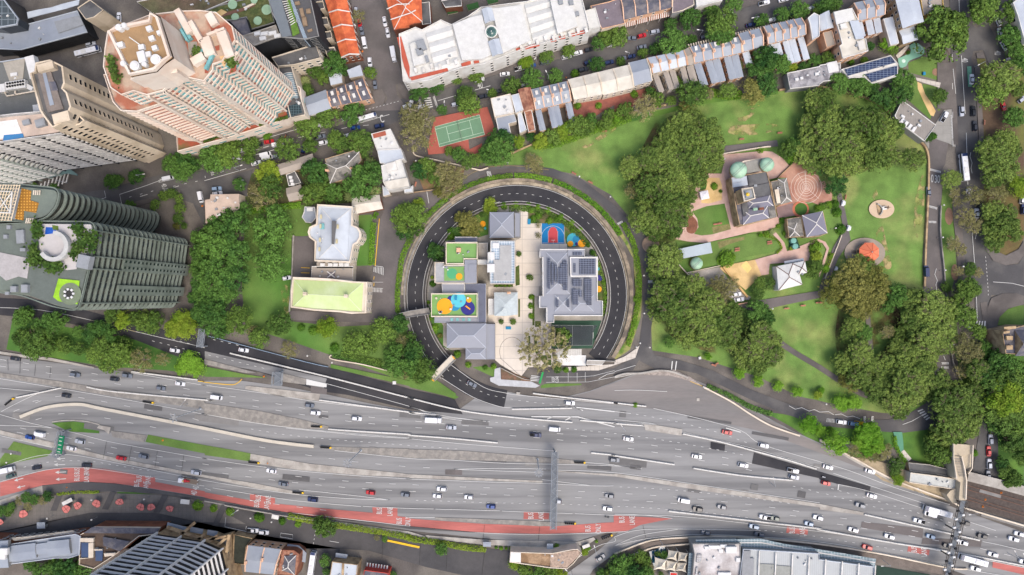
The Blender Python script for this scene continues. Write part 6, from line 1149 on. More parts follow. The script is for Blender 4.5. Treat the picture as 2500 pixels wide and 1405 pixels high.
# memorial
t = start('memorial', 'curved grey war memorial wall and figure on the oval tan paving', 'memorial', W('e1 535,575 690,575 690,690 535,690')); m = MB(); pts = W('e1 545,580 575,600 592,630 590,660 570,688', .5)
m.ribbon(pts, .5, h=1.3); m.build('curved_wall', concr, t); m = MB(); m.prism(W('e1 545,585 575,605 588,632 585,660 568,685 555,660 550,620', .5), .4, .9, 0, 0); m.build('plinth', w_sand, t)
m = MB(); p = P(*Q('e1 625,618')[0], 2); m.box((p.x, p.y, 1.2), (2.2, 1.6, 1.6), .15); m.build('pedestal', w_white, t); m = MB(); p = P(*Q('e1 662,610')[0], 3); m.tube((p.x-1.4, p.y, 2), (p.x, p.y, 2.6), .35, .25); m.tube((p.x, p.y, 2.6), (p.x+1.6, p.y+.1, 2.4), .14, .05); m.tube((p.x, p.y-.9, 2.3), (p.x, p.y+.9, 2.6), .2, .12); m.dome((p.x+.2, p.y, 2.7), .3, .35, 10, 4); m.build('bronze_figure', M('dark bronze', S(92,76,66)), t)
# ------------------------------------------------------------ bottom edge buildings
r, _ = bldg('apartment_row', 'curved blue grey metal roofed apartment row at the bottom left edge', 'a3 -200,1060 20,1065 80,1110 330,1070 720,1010 770,1030 760,1210 660,1240 540,1240 90,1300 0,1330 -200,1340', 10, w_brick, r_grey, par=.4, parm=r_lt)
for s, z in (('a3 75,1130 335,1100 345,1240 90,1275', 11.3), ('a3 340,1110 450,1095 455,1195 345,1205', 11), ('a3 450,1085 655,1065 670,1200 460,1225', 11.5), ('a3 -150,1090 75,1075 80,1330 -100,1340', 12)):
    q_ = W(s, z); walls(r, q_, 10, z, w_grey, 'upper_wall'); roofpart(r, q_, z, r_grey, 'gable', .1, .12, 0, None, w_grey, name='curved_roof')
boxes(r, [('a3 25,1180', 4.5, 3, 1.4, 13, 0), ('a3 20,1225', 3, 3, 1.2, 13, 0)], equip, 'roof_unit')
decal(r, 'a3 100,1050 700,975 750,1000 150,1075', 8, concr, 'street_cornice', .5); windows(r, W('a3 0,1060 770,1000 760,1200 0,1300', 9), 1, 8, 3.2, 3.4, 1.8, 1.6, cap=90)
r, _ = bldg('apartment_building', 'brown brick building with white parapets and sunken roof courts bottom left', 'a3 770,1015 900,940 1540,945 1500,1010 1330,1030 1100,1210 900,1340 760,1300', 9, w_brick, M('brown roof terrace', S(104,88,76), var=.2), par=.7, parm=w_cream)
for s, mt in (('a3 800,1000 880,945 1530,955 1480,1005', r_slate), ('a3 985,1035 1240,1080 1150,1175 990,1120', r_slate), ('a3 780,1090 855,1090 850,1230 780,1230', M('blue glass roof', S(66,84,116), rough=.3)), ('a3 915,1165 985,1160 980,1265 915,1265', MATS['blue glass roof'])): decal(r, s, 9.6, mt, 'glass_roof' if 'blue' in mt.name else 'slate_roof', .4)
for s in ('a3 770,1045 905,1045 900,1085 770,1080', 'a3 855,1090 900,1090 900,1230 770,1245 770,1235 855,1232', 'a3 1000,1190 1110,1185 1100,1210 1010,1220', 'a3 905,1150 985,1150 985,1160 910,1162'): decal(r, s, 9.4, w_cream, 'white_parapet', .9)
row('terrace_house', 'grey roofed peach terrace, # of the pair at the bottom edge street', 'b3 410,1120 730,1160 660,1400 385,1370', 2, 9, w_peach, r_grey, None, 'peach terrace pair at the bottom', cap=peach_cap, chim=True, pitch=.2)
r, _ = bldg('corner_pub', 'corner building with curved brown roof edge and pale awning at the bottom', 'b3 740,1160 850,1165 905,1200 900,1290 870,1420 690,1400', 9, w_brick, r_rust, par=.4, parm=w_brick, cat='building'); decal(r, 'b3 790,1105 900,1120 970,1190 960,1280 905,1270 905,1205 850,1170 780,1155', 4, r_grey, 'awning', .3); roofpart(r, W('b3 760,1220 870,1215 855,1400 735,1360', 9.4), 9.4, r_slate, 'hip', 0, .5, None, w_white, name='hipped_roof')
bldg('house', 'dark courtyard block between the ribbed tower and the peach terrace', 'b3 280,1010 460,1050 400,1130 380,1300 270,1290', 5, w_sand, M('dark court', S(58,62,54), var=.3), par=.6, parm=w_sand, cat='building')
r, _ = bldg('house', 'pale grey roofed sandstone pair at the bottom edge', 'b3 1215,1270 1460,1300 1440,1480 1180,1480', 8, w_sand, r_lt, par=.6, parm=w_sand, cat='house'); decal(r, 'b3 1250,1190 1365,1205 1350,1245 1245,1230', 4, r_grey, 'awning', .3); decal(r, 'b3 1310,1290 1330,1290 1320,1480 1300,1480', 8.2, w_sand, 'party_wall', .5)
r, _ = bldg('house', 'red fronted shop house with white striped awning at the bottom edge', 'b3 1520,1350 1750,1380 1740,1480 1500,1480', 8, M('red render', S(190,72,62), var=.1), r_slate, par=.6, parm=MATS['red render'], cat='house')
for k in range(8): decal(r, 'b3 %d,%d %d,%d %d,%d %d,%d' % (1545+k*27, 1282+k*4, 1558+k*27, 1284+k*4, 1552+k*27, 1322+k*4, 1539+k*27, 1320+k*4), 4, w_white, 'awning_stripe', .15)
r, _ = bldg('plant_house', 'brown flat roofed wedge building with white roof corner by the lower ramp', 'c3 960,1175 1060,1180 1330,1190 1360,1190 1540,1155 1600,1150 1640,1190 1560,1290 1500,1340 1330,1330 950,1275', 8, w_cream, M('brown roof felt', S(140,112,84), var=.25, sc_=.3, col2=S(170,142,112), mixs=.15), par=.7, parm=w_cream)
decal(r, 'c3 965,1180 1060,1185 1060,1280 955,1270', 8.2, w_white, 'white_roof', .5); decal(r, 'c3 1340,1195 1600,1165 1630,1200 1500,1330 1340,1325', 8.2, M('speckled roof', S(176,154,136), var=.3, sc_=1), 'speckled_roof', .15)
r, _ = bldg('industrial_hall', 'large building with weathered membrane roof and plant at the bottom edge', 'd3 740,1100 1200,1100 1200,1500 730,1500 760,1200', 9, w_grey, M('weathered membrane', S(206,202,200), var=.2, sc_=.15, col2=S(150,140,136), mixs=.06), par=.6, parm=w_grey)
boxes(r, [('d3 1115,1165', 5, 3, 2, 9, 0), ('d3 960,1138', 6, 1.6, 1, 9, 0), ('d3 1015,1172', 2, 1.8, 1, 9, 0), ('d3 880,1145', 2, 1.4, 1, 9, 0), ('d3 1180,1260', 2, 2, 1, 9, 0), ('d3 1050,1395', 6, 1.6, 1, 9, 0), ('d3 1040,1128', 3, 1.4, 1.2, 9, 0)], equip, 'roof_unit')
for s in ('d3 790,1205 835,1205 825,1285 780,1285', 'd3 780,1330 800,1330 790,1405 770,1405'): decal(r, s, 9.5, solar, 'solar_array', .15)
decal(r, 'd3 710,1190 755,1190 735,1500 690,1500', 6, M('louvre glass', S(130,150,156), uvp=(1.5, 1.2, .12, S(190,200,204))), 'glass_louvre', .3)
r, _ = bldg('exhibition_hall', 'very large pale corrugated roofed hall at the bottom edge', 'd3 1225,1150 1390,1160 1951,1195 e3 0,1250 520,1320 530,1500 d3 1180,1500', 10, w_grey, M('translucent roof', S(186,190,190), var=.05, ribs=.35, ribd=.88), par=.6, parm=r_lt)
for k in range(8): x = 1380+k*158; m = MB(); a, b = W('d3 %d,%d %d,1500' % (x, 1170+k*20, x-12), 10.7); m.ribbon([a, b], .5, h=.35); m.build('roof_gutter', w_white, r)
decal(r, 'd3 1230,1170 1300,1170 1290,1240 1330,1240 1320,1500 1200,1500', 10.4, M('grey roof walk', S(150,152,154)), 'roof_walk', .3); decal(r, 'd3 1380,1295 1520,1300 1515,1500 1370,1500', 10.2, M('darker sheet', S(160,162,156), ribs=.5), 'roof_sheet', .15); decal(r, 'd3 1535,1310 1680,1320 1675,1500 1530,1500', 10.2, MATS['darker sheet'], 'roof_sheet', .15)  # two roof bays in a slightly darker sheet colour
r = start('covered_walkway', 'glazed walkway canopy along the top of the bottom edge halls', 'canopy', W('d3 775,1110 1200,1100 1951,1200')); m = MB(); m.ribbon(W('d3 775,1118 1200,1110 1390,1108 1600,1155 1951,1210 e3 300,1260 530,1300', 7), 5.2, h=.3); m.build('canopy_roof', MATS['louvre glass'], r); m = MB(); m.ribbon(W('d3 775,1100 1200,1092 1395,1090 1610,1135 1951,1188 e3 300,1238 530,1282', 7.1), .5, h=.4); m.build('canopy_edge', w_white, r)
# tent sails
for k, s in enumerate(('d3 385,1232 500,1258 490,1358 372,1355', 'd3 515,1165 605,1175 595,1270 500,1250', 'd3 612,1180 705,1195 690,1280 600,1272', 'd3 498,1262 598,1280 582,1370 488,1358', 'd3 602,1285 690,1285 685,1380 582,1362')):
    q_ = W(s, 5); t = start('shade_sail', 'cream pointed canopy tent, %s of the cluster by the pool' % ['far left one', 'top middle one', 'top right one', 'bottom middle one', 'bottom right one'][k], 'canopy', q_, 'cream canopy tents')
    c_ = cen(q_); c_.z = 7.6; N = 8; m = MB(); q_ = ccw(q_); g = {}
    for i in range(4):
        a, b = q_[i], q_[(i+1) % 4]
        for u in range(N):
            def ed(v): p = a.lerp(b, v/N); return p.lerp(Vector((c_.x, c_.y, p.z)), .16*math.sin(math.pi*v/N))+Vector((0, 0, -.6*math.sin(math.pi*v/N)))
            def mid(v): p = ed(v).lerp(c_, .55); p.z -= .7; return p
            m.face([ed(u), ed(u+1), mid(u+1), mid(u)]); m.face([mid(u), mid(u+1), c_])
    m.build('sail', M('sail cloth', S(232,222,202), var=.04), t, True); m = MB(); m.tube((c_.x, c_.y, 0), (c_.x, c_.y, 7.7), .12)
    for p in q_: m.tube((p.x, p.y, 0), p, .08, n=6)
    m.build('mast', w_white, t)
bldg('kiosk', 'small red roofed kiosk below the canopy tents', 'd3 530,1375 600,1378 598,1420 528,1420', 3, w_white, M('kiosk red', S(206,60,50)), par=.1, cat='kiosk')
# ------------------------------------------------------------ footbridges, gantries, station
def deckbridge(label, s, z, wd, mat=concr, name='footbridge', rail=w_grey):
    a = W(s, z); t = start(name, label, 'footbridge', a); m = MB(); m.ribbon([p-Vector((0, 0, .6)) for p in a], wd, h=.6); m.build('deck', mat, t)
    for sg in (-1, 1):
        d = (a[-1]-a[0]).normalized(); n_ = Vector((-d.y, d.x, 0))*(wd/2-.15)*sg; m = MB(); m.ribbon([p+n_ for p in a], .18, h=1.0); m.build('railing', rail, t)
    for k in (.08, .92): p = a[0].lerp(a[-1], k); m = MB(); m.box((p.x, p.y, (z-.6)/2), (wd*.7, .8, z-.6), math.atan2((a[-1]-a[0]).y, (a[-1]-a[0]).x)); m.build('pier', mat, t)
    return t
deckbridge('narrow grey footbridge crossing the left side of the loop road', 'b2 1860,285 c2 0,262 190,232', 5, 3.2, concD); t = deckbridge('pale concrete footbridge with yellow ends crossing the loop road diagonally', 'c2 218,878 420,672', 5, 3.4, M('pale deck', S(214,206,190), var=.08))
for s in ('c2 200,870 238,898 230,905 195,880', 'c2 412,662 442,695 435,703 405,672'): decal(t, s, 5.1, M('amber tactile', S(230,168,50)), 'tactile_strip', .1)
def gantry(label, s, z, wd=2.6, legs=(.03, .97), mat=M('gantry steel', S(150,156,162), var=.1), sign=None):
    a, b = W(s, z); t = start('sign_gantry', label, 'gantry', [a, b]); d = (b-a).normalized(); n_ = Vector((-d.y, d.x, 0)); L_ = (b-a).length
    m = MB()
    for sg in (-1, 1):
        for dz in (0, 1.4): m.tube(a+n_*(sg*wd/2)+Vector((0, 0, dz)), b+n_*(sg*wd/2)+Vector((0, 0, dz)), .14, n=6)
    K = int(L_/2.2)
    for k in range(K):
        p = a.lerp(b, k/K); p2 = a.lerp(b, (k+1)/K); sg = 1 if k % 2 else -1
        m.tube(p+n_*(wd/2*sg)+Vector((0, 0, 1.4)), p2-n_*(wd/2*sg)+Vector((0, 0, 1.4)), .09, n=5); m.tube(p+n_*(wd/2), p2+n_*(wd/2)+Vector((0, 0, 1.4)), .08, n=5); m.tube(p-n_*(wd/2), p2-n_*(wd/2)+Vector((0, 0, 1.4)), .08, n=5)
    m.build('truss', mat, t)
    m = MB(); m.ribbon([a+Vector((0, 0, .2)), b+Vector((0, 0, .2))], wd*.7, h=.1); m.build('walkway', M('gantry grating', S(120,126,132)), t)
    for k in legs: p = a.lerp(b, k); m = MB(); m.tube((p.x, p.y, 0), p, .35, n=10); m.build('leg', mat, t)
    return t
gantry('long steel gantry spanning the middle of the motorway', 'c3 1385,228 1368,965', 7.5, 2.9, (.02, .28, .55, .98)); gantry('short steel gantry over the upper ramp road beside the dark trees', 'a2 1935,405 1910,580', 7, 2.6); gantry('short steel gantry near the ramp construction pad', 'b2 700,815 688,945', 7, 4.6)
t = gantry('steel gantry carrying the green direction sign at the left', 'a3 590,30 530,285', 7, 2.4)
m = MB(); a, b = W('a3 592,75 565,245', 8.3); m.ribbon([a, b], 2.6, h=.3); d = (b-a).normalized(); m.build('sign_board', M('sign green', S(20,120,80), var=.05), t)
m = MB(); n_ = Vector((-d.y, d.x, 0)); L_ = (b-a).length
for u in (.1, .3, .52, .74, .9):
    p = a.lerp(b, u)+Vector((0, 0, .33)); m.ribbon([p-n_*.9, p+n_*.5], .3)
m.build('sign_marking', w_white, t)
m = MB(); t = gantry('dark pipe laden gantry beside the station stairs at the bottom right', 'e3 1365,695 1215,1405', 8, 3.6, (.03, .4, .75), M('dark gantry', S(104,98,92), var=.3))
for k in range(16):
    p = P(*Q('e3 %d,%d' % (1350-k*9, 790+k*40))[0], 9.4); m = MB(); m.box((p.x+(1 if k % 2 else -1)*1.4, p.y, 9.5), (1.2, .8, .8), .2); m.build('camera_box', equip if k % 3 else blackm, t)
stn = start('station_footbridge', 'sandy concrete station stair and footbridge at the lower right', 'footbridge', W('e3 1270,150 1460,150 1395,700'))
for s, z in (('e3 1280,150 1455,165 1450,250 1350,270 1275,270', 8), ('e3 1350,265 1450,250 1445,370 1380,400', 7.4), ('e3 1275,272 1350,272 1385,400 1395,690 1330,690 1345,520 1290,480', 8.6), ('e3 1250,600 1340,560 1345,640 1290,660 1320,720 1270,720 1215,640', 6)): q_ = W(s, z); m = MB(); m.prism(q_, 0, z, 0, 0); m.build('stair_block', [M('sandy concrete', S(196,182,158), var=.1)], stn)
m = MB(); m.ribbon(W('e3 1272,150 1272,290 1300,480', 9), .4, h=.9); m.ribbon(W('e3 1455,160 1448,380 1410,435', 8.4), .4, h=.9); m.ribbon(W('e3 1350,270 1380,400 1395,500 1388,680', 9.2), .5, h=.8); m.build('parapet', w_cream, stn)
for k in range(12): decal(stn, 'e3 %d,%d %d,%d %d,%d %d,%d' % (1285+k*4, 290+k*15, 1350+k*3, 290+k*15, 1350+k*3, 296+k*15, 1285+k*4, 296+k*15), 8.65, concD, 'step', .04)
bldg('station_platform', 'long pale roofed station canopy with rounded end at the lower right', 'e3 865,425 1100,455 1335,492 1335,540 1310,575 1250,582 1050,550 855,520', 5, w_cream, M('canopy sheet', S(198,200,194), ribs=.5, ribd=.92), par=.35, parm=w_cream, cat='station canopy')
bldg('station_platform', 'weathered stone building strip above the station canopy', 'e3 845,330 1050,350 1250,400 1250,470 1100,440 860,410', 3, w_sand, r_dkflat, par=.3, parm=concr, cat='building')
m = MB(); m.ribbon(W('e3 1400,455 1700,530 1951,600 2300,690', 1), 4.5, h=1.5); tag(m.build('retaining_wall', concr), 'pale concrete retaining wall above the railway cutting', 'wall')
# walls round the loop cutting and the park
def ringwall(label, r_, wd, h, a0, a1, mat, z0=.4):
    m = MB(); m.ribbon([P(p.x, p.y, z0) for p in arc(r_, a0, a1, 50)], wd, h=h); return tag(m.build('retaining_wall', mat), label, 'wall')
ringwall('rough sandstone retaining wall around the outer right side of the loop road', 279, 1.8, 1.5, -33, 60, rock); ringwall('sandstone retaining wall along the top of the loop road', 281, 1.4, 1.2, 60.5, 125, rock); ringwall('dark weathered retaining wall along the outer left of the loop road', 273.5, .8, 1.1, 125.5, 228, concD); ringwall('concrete retaining wall along the inner edge of the loop road', 222, .5, 1.4, -30, 222, concD)
for lab, s, wd, h, mt in (('curving stone wall on top edge of the park behind the terraces', 'f 1245,378 1320,345 1400,313 1540,277 1625,258', .7, 1.2, w_sand), ('curving stone wall around the right top corner of the park', 'f 1900,222 1985,212 2060,226 2130,248 2185,290 2230,335 2262,372 2264,460 2258,600 2255,700', .8, 1.2, w_sand), ('sandy boundary wall above the observatory precinct', 'd1 1020,108 1400,45 1480,38', .5, 1.6, w_cream), ('stone fence between the observatory and the spiral paving', 'd1 1550,335 1665,225 1780,110', .4, 1.5, w_sand),
    ('white wall along the lower side of the observatory drive', 'e1 208,880 130,1080 50,1290', .35, 1.0, w_cream), ('white wall between parking yard and lawn at the observatory', 'd1 690,1235 1005,1168', .3, 1.2, w_cream), ('sandy precinct wall left of the parking yard', 'd1 610,1160 745,1305', .35, 1.6, w_cream), ('sandy wall at the right of the parking yard', 'd1 1030,1180 1210,1405 d2 1260,100', .9, 1.6, M('ochre stone', S(206,170,112))), ('pale kerb wall below the parking yard', 'd2 1170,170 1335,138', .4, 1.5, w_peach),
    ('low wall along the left of the institute lawn', 'b1 850,880 835,1280 b2 810,240', .5, 1.2, concr), ('cream wall along the lane above the loop road', 'c1 40,60 60,120 250,165 480,215 560,235 640,255 680,260 750,238', .5, 1.5, w_cream), ('stone wall beside the car park gate', 'c1 0,478 120,462 290,440', .4, 1.3, w_sand), ('pale wall beside the lower lawn path', 'b2 1210,650 1215,690 1500,740 1740,800', .5, 1.2, w_cream),
    ('sandstone parapet on the lower right ramp', 'd2 850,960 1100,1090 1300,1220 1500,1330 1760,1420', .7, 1.0, w_cream), ('concrete wall edging the crash barrier below the park road', 'd2 0,860 100,830 250,825 420,800 560,815 700,870', .9, 1.1, concr), ('brick line fence along the lower boundary of the motorway gardens', 'b2 40,470 900,700 1180,765', .25, 1.1, M('pale blue rail', S(150,170,190))), ('concrete wall separating the lower street from the bus lane', 'b3 200,730 760,830 1100,880', .4, 1.6, concr),
    ('beige parapet of the curved bottom ramp', 'd3 0,1195 300,1080 500,1050 700,1040 1000,1030 1400,1050 1951,1105 e3 600,1200 1200,1325 1400,1340', .6, 1.0, w_cream), ('outer parapet of the curved bottom ramp', 'd3 0,1275 320,1150 480,1120 775,1098', .6, 1.0, w_cream), ('white parapet between railway and the motorway', 'e3 0,110 350,300 700,490 1230,690 1380,760 1951,930', .7, 1.0, w_cream), ('stone wall on left side of the long straight road', 'e1 1150,600 1145,850 1180,1200 1195,1405 e2 1230,250 1260,700 1350,900', .5, 1.2, concD), ('brick wall between the plaza and the playground steps', 'c2 870,775 1060,870 1155,890', .3, .9, concr)):
    m = MB(); m.ribbon([P(p.x, p.y, .3) for p in lane(s)], wd, h=h); tag(m.build('stone_wall' if mt in (w_sand, concD) else 'boundary_wall', mt), lab, 'wall')
LAND = [('tennis court', 1125, 325), ('school solar roof', 1390, 680), ('basketball court', 1350, 570), ('orange roofed bandstand', 2125, 612), ('war memorial', 2152, 510), ('observatory domes', 1830, 410), ('spiral paving', 1968, 458), ('white hipped cottage', 1930, 670), ('long steel gantry', 1353, 1200), ('green direction sign gantry', 147, 1085),
        ('dark pipe gantry', 2335, 1320), ('station canopy', 2280, 1175), ('canopy tents', 1640, 1368), ('large corrugated hall', 1980, 1370), ('wedge roofed plant building', 1330, 1365), ('ribbed white tower', 400, 1380), ('cream tower', 480, 210), ('beige tower', 270, 300), ('curved green towers', 300, 600), ('pale lime roof', 805, 720), ('hipped institute roof', 815, 570),
        ('stone house with white ridges', 840, 405), ('pinkish flat roof', 540, 510), ('dormered peach terrace', 850, 215), ('orange tiled row', 840, 70), ('round glass skylight', 1200, 78), ('rusty roofed terrace', 1290, 245), ('cream terrace pair', 1430, 215), ('striped awnings', 1585, 45), ('long blue grey terrace', 1740, 140), ('peach chimney row', 1915, 75),
        ('solar hall', 2125, 170), ('pink house', 2080, 80), ('wedge forecourt building', 2240, 295), ('sandstone church', 2470, 830), ('green cycle lane', 2195, 1085), ('diagonal footbridge', 1080, 900), ('tunnel mouth', 1465, 885), ('large netted court', 1405, 815), ('lattice screen building', 110, 90), ('zebra crossing by the tennis court', 1047, 252), ('hedge of the loop road', 1500, 500),
        ('asphalt patches', 1770, 1110), ('ramp pad', 770, 930), ('bus shelter discs', 330, 1235), ('round gravel disc', 1588, 596), ('hairpin park corner', 2250, 1015), ('traffic island curve', 2455, 625), ('playground', 2225, 140), ('peach pair at the bottom street', 640, 1370), ('left ramp trees', 200, 850), ('central motorway median', 880, 1100), ('right motorway barrier', 2250, 1295), ('lower bus lane', 900, 1250)]
PEND = []
def rel(x, y):
    """nearest landmark and where the thing lies from it"""
    best = sorted((math.hypot(x-a, y-b), n, a, b) for n, a, b in LAND)[0]; dx, dy = x-best[2], y-best[3]
    ang = math.degrees(math.atan2(-dy, dx)) % 360
    return best[1], ['right of', 'upper right of', 'above', 'upper left of', 'left of', 'lower left of', 'below', 'lower right of'][int((ang+22.5)//45) % 8], best[0]
def later(o, what, x, y, how=''): PEND.append((o, what, x, y, how))
def name_all():
    g = {}
    for o, what, x, y, how in PEND:
        n, rl, d = rel(x, y); g.setdefault((what, n, rl), []).append((d, o, how))
    od = ['nearest', 'second nearest', 'third nearest', 'fourth nearest', 'fifth nearest', 'sixth nearest', 'seventh nearest', 'eighth nearest', 'ninth nearest', 'tenth nearest', 'eleventh nearest', 'twelfth nearest']
    for (what, n, rl), L_ in g.items():
        L_.sort(key=lambda t: t[0])
        for k, (d, o, how) in enumerate(L_):
            o['label'] = ('%s %s the %s' % (what, rl, n)) if len(L_) == 1 else '%s %s the %s, %s one' % (what, rl, n, od[min(k, 11)])
# ------------------------------------------------------------ vegetation
G = (1.0,)
LM = dict(F=leafmat('fig leaves', S(66,92,38, 1.25), S(112,132,62, 1.3), .55, .1), G=leafmat('mid green leaves', S(68,98,42, 1.1), S(104,132,56, 1.1), .6, .12), D=leafmat('dark green leaves', S(46,84,38, 1.1), S(88,124,54, 1.15), .62, .1), B=leafmat('bright leaves', S(96,148,38, 1.15), S(130,174,58, 1.15), .32, .3),
          Y=leafmat('yellow green leaves', S(104,140,38, 1.15), S(146,166,58, 1.15), .35, .3), O=leafmat('olive leaves', S(116,118,74, 1.2), S(150,146,96, 1.2), .4), P=leafmat('palm leaves', S(96,116,62, 1.2), S(140,150,96, 1.2), .3), X=leafmat('sparse leaves', S(128,124,80, 1.2), S(166,160,112, 1.2), .4), S=leafmat('shrub leaves', S(70,112,36, 1.2), S(112,150,48, 1.2), .35), A=leafmat('autumn olive leaves', S(108,112,52, 1.2), S(138,138,74, 1.2), .4))
bark = M('bark', S(112,98,84), var=.25, sc_=1); barkp = M('pale bark', S(168,156,138), var=.2, sc_=1)
TP = {}
def leafquad(vs_, fs, p, nrm, s, rnd):
    t1 = nrm.orthogonal().normalized(); a = rnd.random()*6.28; t2 = nrm.cross(t1); u = t1*math.cos(a)+t2*math.sin(a); v = nrm.cross(u); k = s*rnd.uniform(.6, 1.25); b = len(vs_)
    vs_ += [p-u*k, p-v*k*.62, p+u*k, p+v*k*.62]; fs.append((b, b+1, b+2, b+3))
def crown_proto(kind, var):
    """a crown of unit radius whose base sits at z=0: many lobes, each a shell of leaf clusters"""
    rnd = random.Random(hash((kind, var)) % 1 + var*17+ord(kind)); vs_, fs = [], []
    nl, lr, cnt, ls, zr, dens = dict(F=(70, (.1, .2), 120, .05, .62, 1), G=(36, (.13, .25), 135, .06, .8, 1), D=(44, (.13, .24), 130, .055, .75, 1), B=(16, (.22, .36), 260, .065, .9, 1), Y=(20, (.2, .32), 220, .06, .8, 1), O=(40, (.1, .2), 70, .042, .75, 1), X=(120, (.04, .1), 42, .03, .5, 1), S=(7, (.4, .6), 110, .13, .8, 1), A=(30, (.14, .26), 160, .05, .75, 1))[kind]
    for i in range(nl):
        if i == 0: c = Vector((0, 0, zr*.62)); r = lr[1]
        else:
            a = i*2.39996+rnd.uniform(-.35, .35); rad = math.sqrt(i/nl)*(1-lr[0])*rnd.uniform(.86, 1.08); z = zr*(.72*math.sqrt(max(0, 1-rad*rad)))+rnd.uniform(-.09, .12); c = Vector((math.cos(a)*rad, math.sin(a)*rad, max(.16, z))); r = rnd.uniform(*lr)
        for k in range(int(cnt*(r/lr[1])**1.6)+20):
            d = Vector((rnd.gauss(0, 1), rnd.gauss(0, 1), rnd.gauss(.35, 1))).normalized()
            p = c+Vector((d.x, d.y, d.z*.8))*r*(rnd.uniform(.8, 1.06) if rnd.random() < .8 else rnd.uniform(.3, .8))
            leafquad(vs_, fs, p, (d+Vector((rnd.gauss(0, .45), rnd.gauss(0, .45), rnd.gauss(.3, .4)))).normalized(), ls, rnd)
    for k in range(int(120*dens)):   # stray sprays beyond the outline
        a = rnd.random()*6.28; rad = rnd.uniform(.8, 1.08); p = Vector((math.cos(a)*rad, math.sin(a)*rad, rnd.uniform(.05, .4)*zr)); leafquad(vs_, fs, p, Vector((rnd.gauss(0, .5), rnd.gauss(0, .5), 1)).normalized(), ls, rnd)
    me = bpy.data.meshes.new('crown'); me.from_pydata([tuple(v) for v in vs_], [], fs); me.materials.append(LM[kind]); return me
def trunk_proto(kind, var):
    rnd = random.Random(var*3+ord(kind)); m = MB(); zr = .75
    m.tube((0, 0, -1), (0, 0, 0), .07, .055, 8)
    for k in range(7 if kind not in 'OX' else 14):
        a = k*2.4+rnd.uniform(-.3, .3); e = Vector((math.cos(a)*.45, math.sin(a)*.45, .32+rnd.uniform(0, .15))); m.tube((0, 0, -.12), e, .035, .018, 6)
        for j in range(3): b_ = a+rnd.uniform(-.7, .7); m.tube(e, (math.cos(b_)*rnd.uniform(.6, .92), math.sin(b_)*rnd.uniform(.6, .92), e.z+rnd.uniform(-.05, .2)), .016, .006, 5)
    o = m.build('trunk', [barkp if kind in 'OAX' else bark], local=True); me = o.data; bpy.data.objects.remove(o); return me
def palm_proto():
    rnd = random.Random(4); m = MB()
    for k in range(26):
        a = k*2.39996; up = rnd.uniform(.0, .5); d = Vector((math.cos(a), math.sin(a), 0)); side = Vector((-d.y, d.x, 0)); prev = None
        for j in range(7):
            t = j/6; c = d*(t*(1-.25*up))+Vector((0, 0, up*t-.55*t*t+.1))
            if prev is not None:
                w0 = .11*math.sin(math.pi*min(1, (t-.08)+.12))+.015
                for sg in (-1, 1): m.face([prev, c, c+side*(sg*w0)+Vector((0, 0, -.05)), prev+side*(sg*w0*1.05)+Vector((0, 0, -.05))])
            prev = c
    o = m.build('crown', [LM['P']], local=True); me = o.data; bpy.data.objects.remove(o)
    m = MB(); m.tube((0, 0, -2), (0, 0, .1), .075, .06, 8); o = m.build('trunk', [bark], local=True); m2 = o.data; bpy.data.objects.remove(o); return me, m2
KIND = dict(F=('broad fig tree', 'fig_tree', .62, 4), G=('mid green tree', 'tree', .8, 4), D=('deep green tree', 'tree', .75, 4), B=('bright lime green tree', 'tree', .9, 2), Y=('yellow green tree', 'tree', .85, 2), O=('sparse olive tree', 'tree', .8, 3), X=('huge half bare tree with visible limbs', 'tree', .8, 1), P=('palm with feathery fronds', 'palm_tree', 1, 1), S=('rounded green shrub', 'shrub', .8, 2), A=('tan olive leaved tree', 'tree', .8, 2))
for k in KIND:
    if k == 'P': TP[k] = [palm_proto()]
    else: TP[k] = [(crown_proto(k, v), trunk_proto(k, v)) for v in range(KIND[k][3])]
rt = random.Random(21)
def tree(kind, x, y, rpx, lab=None):
    small = rpx <= 14 and kind in 'GDYO'
    r = rpx*.2*(.9 if kind == 'F' else 1); base = dict(F=5, G=4, D=4, B=3, Y=4, O=4, X=5, P=5, S=.1, A=3)[kind]*min(1.3, r/6)
    if kind == 'S': base = .1
    zt = base+r*.35; p = P(x, y, zt); r *= (HC-zt)/HC
    nm = KIND[kind]; o = bpy.data.objects.new(nm[1], None); C.objects.link(o); o.location = (p.x, p.y, .3); o['category'] = 'palm' if kind == 'P' else ('shrub' if kind == 'S' else 'tree'); o['group'] = {'P': 'palm trees', 'S': 'rounded shrubs'}.get(kind, 'trees')
    cm, tm = TP[kind][rt.randrange(len(TP[kind]))]; an = rt.random()*6.28; zs = r*rt.uniform(.75, 1.15); base *= rt.uniform(.75, 1.35)
    c = bpy.data.objects.new('crown', cm); C.objects.link(c); c.parent = o; c.location = (0, 0, base); c.rotation_euler.z = an; c.scale = (r*rt.uniform(1.0, 1.1), r*rt.uniform(.92, 1.04), zs)
    t = bpy.data.objects.new('trunk', tm); C.objects.link(t); t.parent = o; t.location = (0, 0, base); t.rotation_euler.z = an; t.scale = (r, r, max(base, .2) if kind != 'P' else base/1.9)
    if kind == 'S': t.scale = (r*.7, r*.7, .3)
    if kind != 'S' and kind != 'P': t.scale.z = max(base+.3, r*.5)
    if small: o.name = 'bush'; o['category'] = 'bush'; o['group'] = 'loose bushes'
    later(o, nm[0].replace('tree', 'bush') if small else nm[0], x, y)
